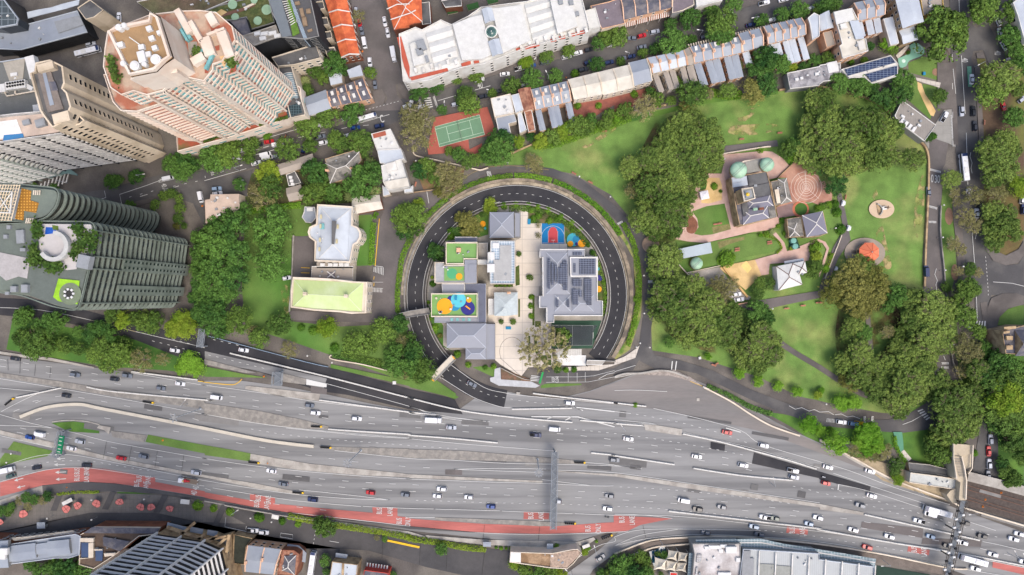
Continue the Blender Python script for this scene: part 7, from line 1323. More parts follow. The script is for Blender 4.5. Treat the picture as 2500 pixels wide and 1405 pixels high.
TREES = '''b1 610,280 33 Y;620,420 36 G;560,490 38 O;1050,270 34 D;1030,480 31 G;1110,400 26 G;1230,480 27 D;1500,370 44 D;1600,290 30 D;1570,190 22 P;1390,500 22 P;1610,460 20 P;640,790 54 D;640,1140 46 D;260,800 44 D;90,960 46 D;260,1000 48 D;80,1240 46 D;250,1270 42 D;350,650 25 D;120,800 36 D;60,1360 30 D;330,390 18 D;420,140 16 G;1480,30 30 G;1290,10 24 G;90,130 42 D;230,110 34 G;790,60 32 G;1010,30 20 G;1900,720 34 G;1930,650 24 G;1900,850 20 D
b2 60,60 44 D;100,220 34 D;60,340 40 D;330,320 36 G;230,40 30 D;720,350 29 G;1170,390 27 Y;920,390 9 S;1035,420 11 S;1440,540 34 G;1560,570 22 G;1690,420 32 G;1830,740 34 D;1800,640 28 D;1860,350 24 D;1890,530 18 O;520,490 26 G;450,420 14 O;800,600 22 O;1235,580 11 S;170,420 20 D;1900,820 18 O
b0 970,1200 33 G;1160,1100 31 G;1080,1040 20 G;1400,1070 32 D;1240,1330 23 G;1480,1350 30 G;1240,615 31 D;1050,680 21 G;940,770 19 P;980,870 17 G;1130,750 18 G;1460,160 18 O;1580,700 16 G;600,1300 11 S;1320,680 14 D;450,1180 15 S;180,1270 12 D;440,1390 24 G;250,1380 26 G
c0 80,1150 44 O;70,1280 42 O;20,1100 30 O;90,890 24 D;255,830 20 D;450,765 13 G;635,725 19 G;530,920 26 G;570,1010 28 G;310,1050 14 D;970,820 24 G;1170,765 27 D;790,890 13 G;1110,595 20 Y;1305,540 19 G;1515,490 19 G;1390,730 20 D;1575,705 10 S;1780,620 20 D;1800,420 19 D;1890,350 24 G;870,1350 36 D;1380,1290 24 G;1480,1260 24 Y;1590,1200 28 G;1680,1230 22 G;1250,1350 22 Y;1730,1140 17 D;1040,1360 18 Y;1860,1180 18 G;1600,1010 9 S;1800,1010 8 S;1150,1310 12 D;1900,1090 16 G
d0 640,1180 40 F;760,1160 38 F;880,1250 44 F;520,1300 38 F;700,1330 44 F;940,1370 36 F;700,1000 24 A;1900,960 34 F;1850,1180 30 F;1930,1290 44 F;30,350 26 G;560,400 38 D;715,180 28 D;1010,240 37 G;1000,330 34 D;1130,50 23 D;530,240 17 D;740,380 13 D;920,110 20 D;1405,195 19 D;1590,145 20 D;1760,110 25 D;1940,90 16 G;390,470 16 D;270,510 13 G;60,590 12 G;600,800 20 G;740,900 36 G;1430,560 32 D;1400,680 36 D;1560,620 28 D;1330,870 36 A;1450,800 30 D;1690,640 15 Y;1810,640 15 D;280,1030 33 O;100,1060 22 G;30,1120 14 B;1080,870 22 G;1180,900 11 B;1250,590 16 P;340,880 13 D;400,960 20 G;1900,580 18 D;190,900 9 S;900,900 14 O;540,960 14 G
e0 1170,320 68 G;1340,220 26 G;40,950 34 F;0,1060 30 F;150,1130 44 F;320,1150 46 F;480,1180 44 F;620,1230 40 F;720,1230 30 F;60,1250 44 F;250,1300 44 F;430,1330 40 F;600,1360 36 F;800,790 32 D;780,880 30 D;1140,920 20 G;1720,740 50 F;1640,860 42 G;1580,90 38 G;1520,30 26 F;1790,130 28 G;1830,350 32 D;1880,500 28 D;1850,1120 26 D;1800,1330 32 F;190,790 28 D;400,810 32 D;580,930 28 D;660,1000 20 D;500,840 20 D;300,760 20 D;90,570 20 G;640,430 18 B;700,480 14 G;60,60 24 D;150,40 18 D;470,450 14 D;1040,1310 12 D;1080,1300 9 S;430,580 9 S;300,590 9 S;1890,850 24 F;1720,1350 20 G;1920,620 28 D;845,505 5 S
d1 150,230 36 F;330,160 38 F;480,60 44 F;560,200 46 F;720,140 46 F;850,60 40 F;920,170 34 F;330,420 40 F;480,400 44 F;640,380 40 F;780,330 34 F;330,560 34 F;480,560 44 F;610,560 36 F;700,500 26 F;260,730 38 F;400,720 42 F;560,720 42 F;640,640 30 F;400,860 26 F;560,850 20 G;170,450 22 O;470,1110 46 F;560,1060 30 F;400,1230 28 F;380,1040 22 F;1640,60 24 G;1700,110 20 B;1730,30 28 D;1850,90 40 F;1900,190 30 F;1070,1100 21 S;1390,65 8 S;1470,1340 17 G;1380,1330 15 G;1860,1050 0 S;1910,990 15 S;1920,1080 15 Y;1880,1230 18 G;1920,1170 18 G;1390,875 6 B;1450,870 8 S;1510,840 9 P;1560,790 6 S;1620,860 6 S;1680,1005 5 Y;950,410 9 S;1010,460 5 S;1000,1330 22 O;1120,1350 20 O;940,1380 22 O;1350,1100 0 S;600,1350 34 F;760,1370 36 F;480,1390 30 F;1940,620 8 S;1600,740 8 S
e1 60,90 40 F;200,60 48 F;350,60 40 F;160,200 40 F;320,190 36 F;440,160 28 F;560,110 44 F;680,120 30 F;160,390 30 D;900,150 34 F;30,200 28 D;480,60 30 F;170,660 11 S;205,820 12 S;150,580 9 S;90,590 9 S;20,610 9 S;1270,340 28 F;1280,480 16 O;1450,500 26 O;1390,700 26 O;1470,790 22 O;1540,530 14 O;1300,560 13 O;1270,960 20 O;1340,1010 18 O;1640,60 40 F;1740,200 50 F;1650,330 30 F;1870,60 24 F;1900,400 26 Y;1680,660 34 F;1780,780 42 F;1640,830 30 F;1860,860 26 F;1680,940 30 F;1810,660 24 F;1900,480 16 Y;1700,470 28 O;350,1230 40 A;500,1300 44 A;230,1340 36 A;560,1380 34 A;440,1180 26 F;1440,1200 18 G;1500,1230 14 O;1400,1370 24 G;1320,1220 14 O;1210,1370 13 G;60,1200 9 B;110,1080 6 S;380,1120 20 F
e2 150,60 38 A;330,60 44 A;480,90 36 A;380,210 32 A;720,80 28 D;640,190 20 D;330,370 28 F;280,460 26 F;420,440 24 D;900,130 36 F;1060,180 44 F;1200,220 38 F;860,300 30 F;1000,380 46 F;1160,400 46 F;820,430 26 F;1000,520 40 F;1180,540 34 F;740,570 26 F;860,620 32 F;1050,680 30 F;380,620 36 F;250,740 34 F;480,740 32 F;380,860 36 F;300,900 30 A;640,760 36 F;800,760 40 F;960,760 38 F;640,900 36 F;800,920 44 F;980,900 42 F;1130,900 34 F;1090,1020 28 F;880,1030 38 F;720,1080 40 F;560,1000 34 F;760,1160 30 F;1300,1000 34 F;1220,1130 46 F;1380,1120 52 F;1240,1290 48 F;1420,1260 46 F;1320,1370 44 F;1500,1010 30 F;1300,180 26 G;1380,280 32 G;1370,60 28 G;1460,20 20 G;1370,560 36 O;1440,640 30 O;1500,430 22 G;1580,600 22 D;1500,800 34 F;1590,850 32 D;1740,720 38 D;1850,820 40 D;1700,900 40 G;1870,950 42 G;1750,1050 46 Y;1900,1110 44 G;1640,1150 36 G;1780,1230 44 G;1910,1290 36 G;1680,1300 26 D;200,1100 20 B;330,1110 18 B;240,1140 14 B;20,990 9 B;1540,220 0 S;450,1390 30 B;1360,800 20 O;640,430 18 O;1150,160 24 F
d2 470,60 42 F;600,80 44 F;740,60 40 F;560,210 50 F;420,240 30 F;720,220 46 F;900,150 40 F;1050,60 24 O;950,60 20 O;820,320 44 F;980,330 46 F;1120,260 34 F;640,360 38 F;700,480 36 F;900,450 40 F;1060,440 40 F;1150,330 26 F;1370,240 30 D;1440,300 24 D;1320,380 26 F;1390,470 40 F;1500,540 32 F;1330,580 38 F;1460,650 36 F;1250,690 30 F;1360,740 32 F;1540,640 24 F;520,530 14 D;890,665 10 B;1185,820 16 B;1365,900 16 B;1560,950 14 B;1735,1000 15 B;1930,1030 12 Y;1850,1310 25 B;1370,50 18 G;1030,180 24 O;190,120 7 S;200,1130 6 S;1150,560 28 F;1200,180 0 S;360,160 20 F
a1 1740,150 28 D;1740,260 28 D;1640,200 24 D;1290,320 20 D;1070,370 20 D;1130,350 14 D;510,440 15 D;1480,590 15 G;1560,500 14 G;1640,480 14 G;1710,530 12 G;1720,620 14 G;1700,720 14 G;1680,790 10 A;1240,590 14 D;1900,900 24 D;1910,1050 26 D;1900,1200 28 D;1920,1340 26 D;320,410 10 G;1760,790 9 G;1840,210 20 D
a2 230,290 26 D;270,250 16 D;420,380 34 D;560,330 28 D;330,540 42 G;240,480 26 G;430,560 28 G;600,560 22 G;740,430 16 D;880,440 28 D;1000,400 20 D;1060,470 20 D;760,590 18 G;910,640 28 G;980,560 24 G;1050,700 34 G;1160,640 32 G;1190,540 18 G;1360,700 30 O;1560,690 18 O;1790,720 28 B;1740,770 22 B;1870,780 22 B;1080,270 22 G;1170,330 24 Y;1290,300 20 G;1380,340 26 G;1490,310 22 G;1460,390 18 G;1720,330 30 Y;1780,400 28 Y;1660,400 24 Y;1850,110 18 D;1920,60 26 D;1910,240 26 D;1880,320 20 D;1380,230 8 P
a3 1885,740 13 S;190,690 12 O;260,660 14 D;330,680 14 D;400,690 13 O;460,650 13 D;120,750 12 D;80,800 14 G;280,740 13 O;30,790 14 D;500,1360 30 D;640,1330 34 D;290,1310 18 D;780,1370 30 D;620,1390 28 D;1410,1140 0 S;420,1220 6 S;530,1020 5 S;380,1380 22 D;900,1020 0 S
b3 85,765 9 S;240,800 10 S;520,850 12 S;740,890 9 S;890,915 8 S;1140,950 29 G;1100,910 18 G;1150,1260 16 D;1715,1060 8 D;1640,1040 8 O;340,1150 14 D;330,1250 13 D;1160,1370 10 D;1790,1400 10 D
c3 305,1155 16 D;1000,1300 16 Y;1110,1370 20 G;1220,1400 24 D;1340,1370 22 G;1430,1400 20 Y;825,1137 4 S;872,1145 5 S;920,1145 4 S;962,1147 4 S;1400,1135 9 S;1670,1180 10 Y;1705,1145 6 S;1930,1380 22 G;1830,1400 16 D;1780,1080 4 S
d3 60,1310 28 D;180,1380 26 D;250,1230 18 G;300,1280 16 G;150,1260 16 D;480,1220 12 D;20,1400 24 D;330,1340 14 O;300,1400 22 D;440,1395 8 G;410,1195 8 G
e3 150,140 31 B;470,60 28 B;400,130 24 B;540,160 22 B;440,200 20 B;310,210 17 O;430,260 15 O;520,270 17 O;620,240 18 O;650,190 13 O;580,270 12 O;740,360 20 G;750,490 16 Y;720,420 14 G;1100,160 26 G;1140,260 26 G;1080,260 18 G;1200,180 18 G;1200,60 36 F;1330,40 34 F;1440,10 26 F;1060,100 16 G;1290,190 7 S;1480,240 8 S;1780,150 14 D;1880,120 36 G;1940,250 28 G;1870,30 28 G;1780,420 18 G;1860,480 20 G;1740,330 16 D;1800,520 14 G;1740,60 14 D;100,30 10 S;0,20 16 B
c1 95,260 24 D;160,220 22 G;90,300 10 Y;260,310 24 G;330,270 26 O;440,310 26 O;390,400 28 O;320,360 20 O;330,480 16 O;270,470 14 A;380,80 13 G;470,110 19 D;560,170 20 G;650,160 18 G;740,110 26 D;850,80 34 D;800,30 26 D;930,80 14 Y;900,20 18 G;1180,190 24 O;1220,250 14 O;1150,150 16 O;70,690 28 G;55,820 22 G;90,580 16 Y;30,640 20 G;770,570 16 Y;790,650 16 Y;740,620 12 Y;560,760 30 A;500,720 20 A;610,830 22 A;540,850 16 A;250,1040 22 D;230,1000 14 D;280,1070 14 D;1010,590 8 S;1130,590 7 S;900,600 9 S;1220,610 8 S;1320,640 8 S;1430,710 10 S;1540,760 8 S;1620,825 7 S;1230,690 9 S;1180,720 8 S;1225,785 7 O;1225,880 8 O;1040,1055 7 G;1145,1280 9 G;1330,740 9 S;1400,730 7 S;1550,830 6 S;1290,700 8 O;1700,970 6 S;1740,1040 7 S;390,890 9 S;400,840 10 S;440,830 10 D;215,1280 5 Y;220,1340 8 S;1850,1330 6 S;1160,640 7 S;690,680 8 G;5,920 10 G;830,1357 4 S;870,1357 4 S;910,1357 4 S;950,1357 4 S
c2 1160,100 7 S;1155,185 7 S;1158,280 7 S;872,335 7 G;985,335 8 G;1870,60 5 S;1870,105 6 S;1868,150 6 S;1868,190 5 S;1868,250 4 S;455,645 9 S;1285,590 62 X;1440,480 26 G;1480,560 14 G;1410,780 12 G;1490,795 7 S;1565,790 7 S;240,390 9 S;290,470 7 A;60,740 30 D;150,790 28 G;40,600 26 D;90,860 18 G;20,690 26 D;800,760 7 S;720,770 6 S;180,150 5 S;190,310 5 S;240,430 6 S;10,480 14 G;560,745 7 S;20,800 18 D'''
for line in TREES.split('\n'):
    rg, rest = line.split(' ', 1)
    for t in rest.split(';'):
        c, r_, k = t.split()
        if float(r_) > 0: x, y = Q(rg+' '+c)[0]; tree(k, x, y, float(r_))
def hedge(label, s, wd, h, mat, name='hedge', z=.35, dens=26):
    pts = [P(p.x, p.y, z) for p in (lane(s) if isinstance(s, str) else s)]; rnd = random.Random(len(label)); vs_, fs = [], []
    for a, b in zip(pts, pts[1:]):
        d = b-a; n_ = Vector((-d.y, d.x, 0)).normalized()
        for k in range(int(d.length*wd*dens/2)+1):
            u = rnd.uniform(-.5, .5); p = a+d*rnd.random()+n_*(u*wd*rnd.uniform(.85, 1.12)); p.z = z+h*(1-(abs(u)*2)**3*.7)*rnd.uniform(.35, 1.1); leafquad(vs_, fs, p, Vector((rnd.gauss(0, .5), rnd.gauss(0, .5), 1)).normalized(), .34, rnd)
    c0 = cen(pts); c0.z = z; me = bpy.data.meshes.new(name); me.from_pydata([tuple(v-c0) for v in vs_], [], fs); me.materials.append(mat); o = bpy.data.objects.new(name, me); C.objects.link(o); o.location = c0; tag(o, label, 'hedge')
hb = LM['B']; hs = LM['S']
hedge('clipped green hedge along top of the loop road cutting, upper left stretch', arc(291, 142, 92, 20), 2.6, 1.2, hs); hedge('bright clipped hedge along the top right of the loop road', arc(291, 72, 30, 20), 2.8, 1.2, hb); hedge('dark green hedge strip at the far right of the loop road', 'f 1520,545 1548,600 1560,680 1557,740 1545,800 1532,845', 2.6, 1.1, hs)
hedge('bright hedge between the path and the topmost part of the loop road', arc(291, 91, 73, 10), 3.0, 1.3, hb)
hedge('green hedge between the car park and the left of the loop road', 'b1 1951,930 1880,1100 1840,1400 b2 1840,250', 2.6, 1.3, hs); hedge('tall bright hedge along the institute car park', 'b1 1612,760 1600,900 1590,1165', 2.8, 1.4, hb); hedge('short clipped hedge by the brick cottage', 'b1 1640,660 1615,725', 2.2, 1.2, hb)
hedge('square hedge beside the lime roof, upper one', 'b2 1565,40 1568,115', 2.2, 1.2, hb); hedge('square hedge beside the lime roof, lower one', 'b2 1565,155 1560,250', 2.4, 1.2, hb); hedge('long green hedge bank behind the institute lawn', 'b1 430,650 700,610 920,590', 3.2, 1.6, hb)
hedge('ivy covered wall top between the bus lane and the lower street', 'b3 800,835 1100,895 1400,945 1700,990 1951,1040 c3 0,1050 300,1090 500,1130 730,1155', 3.0, 2.2, LM['Y']); hedge('low green hedge strip above the promenade', 'a3 550,635 700,615 950,610', 1.5, .8, LM['Y'])
hedge('low flowering hedge along the lower lawn boundary', 'b2 1220,660 1400,700 1700,770', 1.6, .9, LM['D']); hedge('long garden hedge at the park edge behind the terraces', 'c0 1180,1390 1400,1370 1650,1280 1951,1180 d0 150,1120', 4, 2.2, hs); hedge('garden shrubbery behind the dormered terrace', 'd0 880,880 1100,920 1200,900', 4, 1.8, hs)
hedge('green strip above the right end of the park road', 'd2 880,945 1100,1040 1300,1150 1500,1215', 2.4, .8, LM['D']); hedge('hedge along the lower edge of the keeper garden', 'd1 1400,870 1540,920 1590,1000 1540,1050', 1, .8, LM['Y']); hedge('hedge strip beside the observatory right hand lane', 'e1 120,1050 90,1150 50,1240', 2.2, 1.0, LM['Y']); hedge('dark hedge between spiral paving and lane', 'e1 0,600 180,590', 3, 1.4, LM['G'])
hedge('curving hedge beside the green cycle lane', 'e3 712,80 725,160 760,240 830,330', 2, 1.1, hb); hedge('hedge along the top of the curved stone wall by the solar hall', 'e0 60,780 300,740 450,830', 3.5, 2, LM['D']); hedge('strip of shrubs inside the right of the school island', [Vector(v) for v in arc(214, 30, -14, 14)], 1.6, 1.0, LM['G']); hedge('strip of shrubs inside the upper right of the school island', [Vector(v) for v in arc(212, 95, 36, 14)], 3.0, 1.1, LM['G'])
hedge('clipped block hedges at the bottom of the lower lawn', 'b2 1300,640 1480,690 1690,740', 4, 1.0, LM['G'])
# ------------------------------------------------------------ grass tufts
def tufts(name, s, n, mat):
    pts = W(s); xs = [p.x for p in pts]; ys = [p.y for p in pts]; rnd = random.Random(n); vs_, fs = [], []
    def inside(x, y):
        c = False; j = len(pts)-1
        for i in range(len(pts)):
            if (pts[i].y > y) != (pts[j].y > y) and x < (pts[j].x-pts[i].x)*(y-pts[i].y)/(pts[j].y-pts[i].y)+pts[i].x: c = not c
            j = i
        return c
    while len(fs) < n:
        x, y = rnd.uniform(min(xs), max(xs)), rnd.uniform(min(ys), max(ys))
        if inside(x, y): leafquad(vs_, fs, Vector((x, y, .3)), Vector((rnd.gauss(0, .4), rnd.gauss(0, .4), 1)).normalized(), .16, rnd)
    me = bpy.data.meshes.new(name); me.from_pydata([tuple(v) for v in vs_], [], fs); me.materials.append(mat); o = bpy.data.objects.new(name, me); C.objects.link(o); tag(o, None, None, None, 'stuff')
# ------------------------------------------------------------ vehicles
glv = M('vehicle glass', S(30,36,44), rough=.08, var=0); tyre = M('tyre', S(26,26,28), var=0); rimm = M('wheel rim', S(150,152,156), rough=.3, metal=.6, var=0)
lampw = M('headlamp', S(230,232,228), rough=.2, var=0); lampr = M('tail lamp', S(170,30,26), rough=.3, var=0)
PAINT = dict(white=S(232,234,238), silver=S(186,192,202), grey=S(112,120,132), black=S(40,44,52), blue=S(36,76,150), red=S(190,30,40), paleblue=S(140,164,190), navy=S(30,48,92), green=S(70,92,88), yellow=S(240,190,30))
def paint(c):
    m = M('car paint '+c, PAINT[c], rough=.28, var=.02); return m
def wheelmesh(r, w_):
    m = MB(); m.tube((0, -w_/2, 0), (0, w_/2, 0), r, n=12, mi=0); m.tube((0, -w_/2-.01, 0), (0, w_/2+.01, 0), r*.6, n=8, mi=1); o = m.build('wheel', [tyre, rimm], local=True); me = o.data; bpy.data.objects.remove(o); return me
WHEEL = wheelmesh(.33, .24); BWHEEL = wheelmesh(.5, .3)
def loft(m, secs, mi):
    """secs: list of (x, halfwidth, z) rings -> rounded body between them"""
    rings = []
    for ring in secs:
        b = len(m.v); m.v += [Vector(p) for p in ring]; rings.append((b, len(ring)))
    for (b, n), (c, _) in zip(rings, rings[1:]):
        for i in range(n): j = (i+1) % n; m.f.append([b+i, b+j, c+j, c+i]); m.m.append(mi)
    b, n = rings[0]; m.f.append([b+i for i in reversed(range(n))]); m.m.append(mi); b, n = rings[-1]; m.f.append([b+i for i in range(n)]); m.m.append(mi)
def plan(L_, W_, nose, tail, z, n=5):
    """rounded rectangle outline in plan"""
    pts = []
    for sx, sy, k, dx in ((1, -1, nose, L_/2), (1, 1, nose, L_/2), (-1, 1, tail, L_/2), (-1, -1, tail, L_/2)):
        a0 = {(1, -1): -90, (1, 1): 0, (-1, 1): 90, (-1, -1): 180}[(sx, sy)]
        for i in range(n): a = R(a0+90*i/(n-1)); pts.append(Vector((sx*(L_/2-k)+k*math.cos(a), sy*(W_/2-k*.7)+k*.7*math.sin(a), z)))
    return pts
def shift(p, dx): return [Vector((v.x+dx, v.y, v.z)) for v in p]
PROTO = {}
def car_proto(kind, col):
    key = (kind, col)
    if key in PROTO: return PROTO[key]
    pm = paint(col); root = bpy.data.objects.new({'sedan': 'car', 'hatch': 'car', 'suv': 'car', 'ute': 'pickup_truck'}.get(kind, kind), None); C.objects.link(root); root['category'] = {'sedan': 'car', 'hatch': 'car', 'suv': 'car', 'ute': 'pickup'}.get(kind, kind)
    def part(m, nm, mats, sm=False): o = m.build(nm, mats, None, sm, local=True); o.parent = root; reg(o); return o
    if kind in ('sedan', 'hatch', 'suv', 'ute'):
        L_, W_, H, x0, x1, hood = dict(sedan=(4.75, 1.84, 1.46, -1.75, 1.0, .92), hatch=(4.3, 1.8, 1.5, -2.0, .85, .95), suv=(4.75, 1.92, 1.72, -2.2, .95, 1.05), ute=(5.3, 1.9, 1.78, -.7, 1.3, 1.1))[kind]
        m = MB(); loft(m, [plan(L_, W_, .5, .35, .22), plan(L_+.05, W_+.04, .55, .4, .55), plan(L_-.05, W_-.04, .6, .4, hood-.12), plan(L_-.35, W_-.2, .55, .4, hood)], 0)
        if kind == 'ute': m.box((-1.75, 0, hood+.03), (1.75, 1.5, .1), 0, 1)
        part(m, 'body', [pm, tyre])
        zc = H; cx = (x0+x1)/2; cl = x1-x0; cw = W_-.26
        m = MB(); loft(m, [shift(plan(cl+.15, cw+.04, .3, .25, hood-.05), cx), shift(plan(cl-(.95 if kind != 'ute' else .6), cw-.22, .25, .2, zc-.04), cx-.12)], 0); part(m, 'windows', [glv])
        m = MB(); rl = cl-(1.05 if kind == 'sedan' else .95 if kind != 'ute' else .6); loft(m, [shift(plan(rl, cw-.2, .22, .18, zc-.05), cx-.12), shift(plan(rl-.1, cw-.32, .22, .18, zc+.02), cx-.12)], 0)
        if kind == 'suv':
            for sy in (-1, 1): m.tube((cx-rl/2, sy*(cw/2-.2), zc+.05), (cx+rl/2-.2, sy*(cw/2-.2), zc+.05), .035, n=5)
        part(m, 'roof', [pm])
        for sy in (-1, 1):
            m = MB(); m.box((L_/2-.28, sy*(W_/2-.32), .62), (.35, .36, .16)); part(m, 'headlight', [lampw]); m = MB(); m.box((-L_/2+.12, sy*(W_/2-.3), .8), (.16, .36, .18)); part(m, 'tail_light', [lampr])
            m = MB(); m.box((.72, sy*(W_/2+.1), hood+.03), (.14, .24, .16)); part(m, 'mirror', [pm])
        wx = L_*.29; wr = WHEEL; wy = W_/2-.11; ws = [(wx, wy), (wx, -wy), (-wx, wy), (-wx, -wy)]
    elif kind == 'van':
        L_, W_, H = 5.3, 1.95, 2.1; m = MB(); loft(m, [plan(L_, W_, .45, .2, .25), plan(L_+.04, W_+.03, .5, .2, .7), plan(L_-.1, W_-.02, .5, .2, 1.15)], 0); loft(m, [shift(plan(L_-.7, W_-.03, .3, .2, 1.15), -.3), shift(plan(L_-1.3, W_-.25, .3, .2, H), -.52)], 0)
        for k in range(5): m.box((-2.1+k*.75, 0, H+.01), (.06, W_-.5, .03), 0, 0)
        part(m, 'body', [pm]); m = MB(); m.face([(2.0, -.85, 1.2), (2.0, .85, 1.2), (1.52, .72, 2.0), (1.52, -.72, 2.0)]); m.face([(2.03, -.87, 1.18), (2.03, .87, 1.18), (1.56, .73, 2.0), (1.56, -.73, 2.0)]); part(m, 'windscreen', [glv])
        for sy in (-1, 1): m = MB(); m.box((1.2, sy*.93, 1.5), (.9, .06, .5)); part(m, 'side_window', [glv]); m = MB(); m.box((L_/2-.2, sy*.7, .75), (.3, .35, .2)); part(m, 'headlight', [lampw])
        wx = 1.65; wr = WHEEL; wy = .88; ws = [(wx, wy), (wx, -wy), (-wx, wy), (-wx, -wy)]
    elif kind == 'bus':
        L_, W_, H = 12.5, 2.6, 3.1; m = MB(); loft(m, [plan(L_, W_, .3, .2, .35), plan(L_, W_, .35, .2, 1.3)], 0); loft(m, [plan(L_-.02, W_-.02, .35, .2, 2.4), plan(L_-.1, W_-.1, .35, .2, H-.1), plan(L_-.4, W_-.5, .35, .2, H)], 0); part(m, 'body', [pm])
        m = MB(); loft(m, [plan(L_-.06, W_-.06, .35, .2, 1.3), plan(L_-.06, W_-.06, .35, .2, 2.4)], 0); part(m, 'windows', [glv])
        m = MB(); m.box((L_/2-.7, 0, H+.02), (1.3, W_-.3, .06), 0, 0); part(m, 'front_panel', [paint('navy')]); m = MB(); m.box((-1.5, 0, H+.12), (2.4, 1.6, .26)); m.box((2.6, 0, H+.06), (.8, .8, .12)); m.box((-4.6, 0, H+.06), (1.0, 1.4, .12)); part(m, 'roof_unit', [equip])
        wx = 3.6; wr = BWHEEL; wy = 1.2; ws = [(wx+.6, wy), (wx+.6, -wy), (-wx, wy), (-wx, -wy)]
    elif kind == 'truck':
        L_ = 8.0; m = MB(); loft(m, [shift(plan(2.0, 2.2, .3, .15, .5), 2.9), shift(plan(2.0, 2.2, .3, .15, 1.5), 2.9), shift(plan(1.7, 2.0, .3, .15, 2.5), 2.85)], 0); part(m, 'cab', [pm]); m = MB(); m.box((3.82, 0, 1.9), (.1, 1.8, .6)); part(m, 'windscreen', [glv])
        m = MB(); m.box((-1.0, 0, 1.95), (5.6, 2.35, 2.2)); m.box((-1.0, 0, 3.08), (5.4, 2.15, .06)); m.box((-.8, 0, .75), (6.2, 1.0, .25)); part(m, 'cargo_box', [paint('white')]); wx = 2.7; wr = BWHEEL; wy = 1.0; ws = [(wx, wy), (wx, -wy), (-wx, wy), (-wx, -wy)]
    elif kind == 'flatbed_truck':
        m = MB(); loft(m, [shift(plan(2.0, 2.2, .3, .15, .5), 3.6), shift(plan(2.0, 2.2, .3, .15, 1.5), 3.6), shift(plan(1.7, 2.0, .3, .15, 2.4), 3.55)], 0); part(m, 'cab', [pm]); m = MB(); m.box((4.5, 0, 1.8), (.1, 1.8, .6)); part(m, 'windscreen', [glv])
        m = MB(); m.box((-.9, 0, 1.05), (6.8, 2.4, .2), 0, 0); m.box((2.4, 0, 1.5), (.15, 2.3, .9), 0, 1); m.box((-4.25, .8, 1.05), (.3, .3, .4), 0, 1); m.box((-4.25, -.8, 1.05), (.3, .3, .4), 0, 1); m.box((-.8, 0, .75), (7, 1, .25), 0, 0); part(m, 'flatbed', [M('truck deck', S(128,116,104), var=.1), paint('white')])
        m = MB(); m.box((1.4, 0, 1.55), (1.2, 1.3, .8), .3, 0); m.box((.1, 0, 1.5), (1.4, .7, .6), .1, 0); m.tube((1.9, .2, 1.9), (2.6, .1, 2.2), .18, n=6, mi=1); part(m, 'load', [paint('red'), yellow]); wx = 3.2; wr = BWHEEL; wy = 1.0; ws = [(wx, wy), (wx, -wy), (-2.4, wy), (-2.4, -wy)]
    elif kind == 'motorcycle':
        m = MB(); m.tube((-.5, 0, .75), (.6, 0, .8), .2, .12, 8); m.tube((.55, -.35, 1.05), (.55, .35, 1.05), .04, n=6); m.box((-.45, 0, .85), (.6, .3, .12)); m.tube((.55, 0, .9), (.75, 0, .35), .05, n=6); part(m, 'frame', [pm]); ws = [(.75, 0), (-.7, 0)]; wr = WHEEL
    elif kind == 'cart':
        m = MB(); loft(m, [plan(2.6, 1.3, .2, .2, .25), plan(2.6, 1.3, .2, .2, .8)], 0); m.box((-.2, 0, 1.85), (1.7, 1.3, .08))
        for sx in (-.95, .5):
            for sy in (-.55, .55): m.tube((sx, sy, .8), (sx, sy, 1.85), .03, n=5)
        part(m, 'body', [pm]); m = MB(); m.box((.75, 0, 1.15), (.1, 1.2, .6)); part(m, 'windscreen', [glv]); ws = [(.9, .55), (.9, -.55), (-.8, .55), (-.8, -.55)]; wr = WHEEL
    for x, y in ws:
        o = bpy.data.objects.new('wheel', wr); C.objects.link(o); o.parent = root; o.location = (x, y, .5 if wr is BWHEEL else .33); reg(o)
    PROTO[key] = root; return root
ANG = [(0, -10), (500, -9), (900, -6), (1200, -3), (1500, -6), (1800, -11), (2100, -15), (2500, -14)]
def mang(x):
    for (a, b), (c, d) in zip(ANG, ANG[1:]):
        if x <= c: return b+(d-b)*(x-a)/(c-a)
    return -14
used = set()
CN = dict(white='white', silver='silver', grey='grey', black='black', blue='bright blue', red='red', paleblue='pale blue', navy='navy blue', green='dark green', yellow='yellow')
KN = dict(sedan='sedan', hatch='hatchback', suv='wagon', ute='pickup', van='van', bus='bus', truck='box truck', flatbed_truck='flatbed truck with red load', motorcycle='motorcycle', cart='buggy')
def put(kind, col, c, an=None, state='', group=None, sc1=1.04):
    x, y = Q(c)[0]; p = P(x, y, .9)
    key = (kind, col); pr = car_proto(kind, col)
    if key in used: pr = copy_tree(pr)
    used.add(key); pr.location = (p.x, p.y, .36); a = mang(x) if an is None else an
    pr.rotation_euler.z = R(a); pr.scale = (sc1,)*3; pr['category'] = {'sedan': 'car', 'hatch': 'car', 'suv': 'car', 'ute': 'pickup', 'flatbed_truck': 'truck'}.get(kind, kind); pr['group'] = group or ('vehicles on the motorway' if state != 'parked' else 'vehicles in the streets')
    later(pr, '%s %s' % (CN[col], KN[kind]), x, y); return pr
random.seed(11)
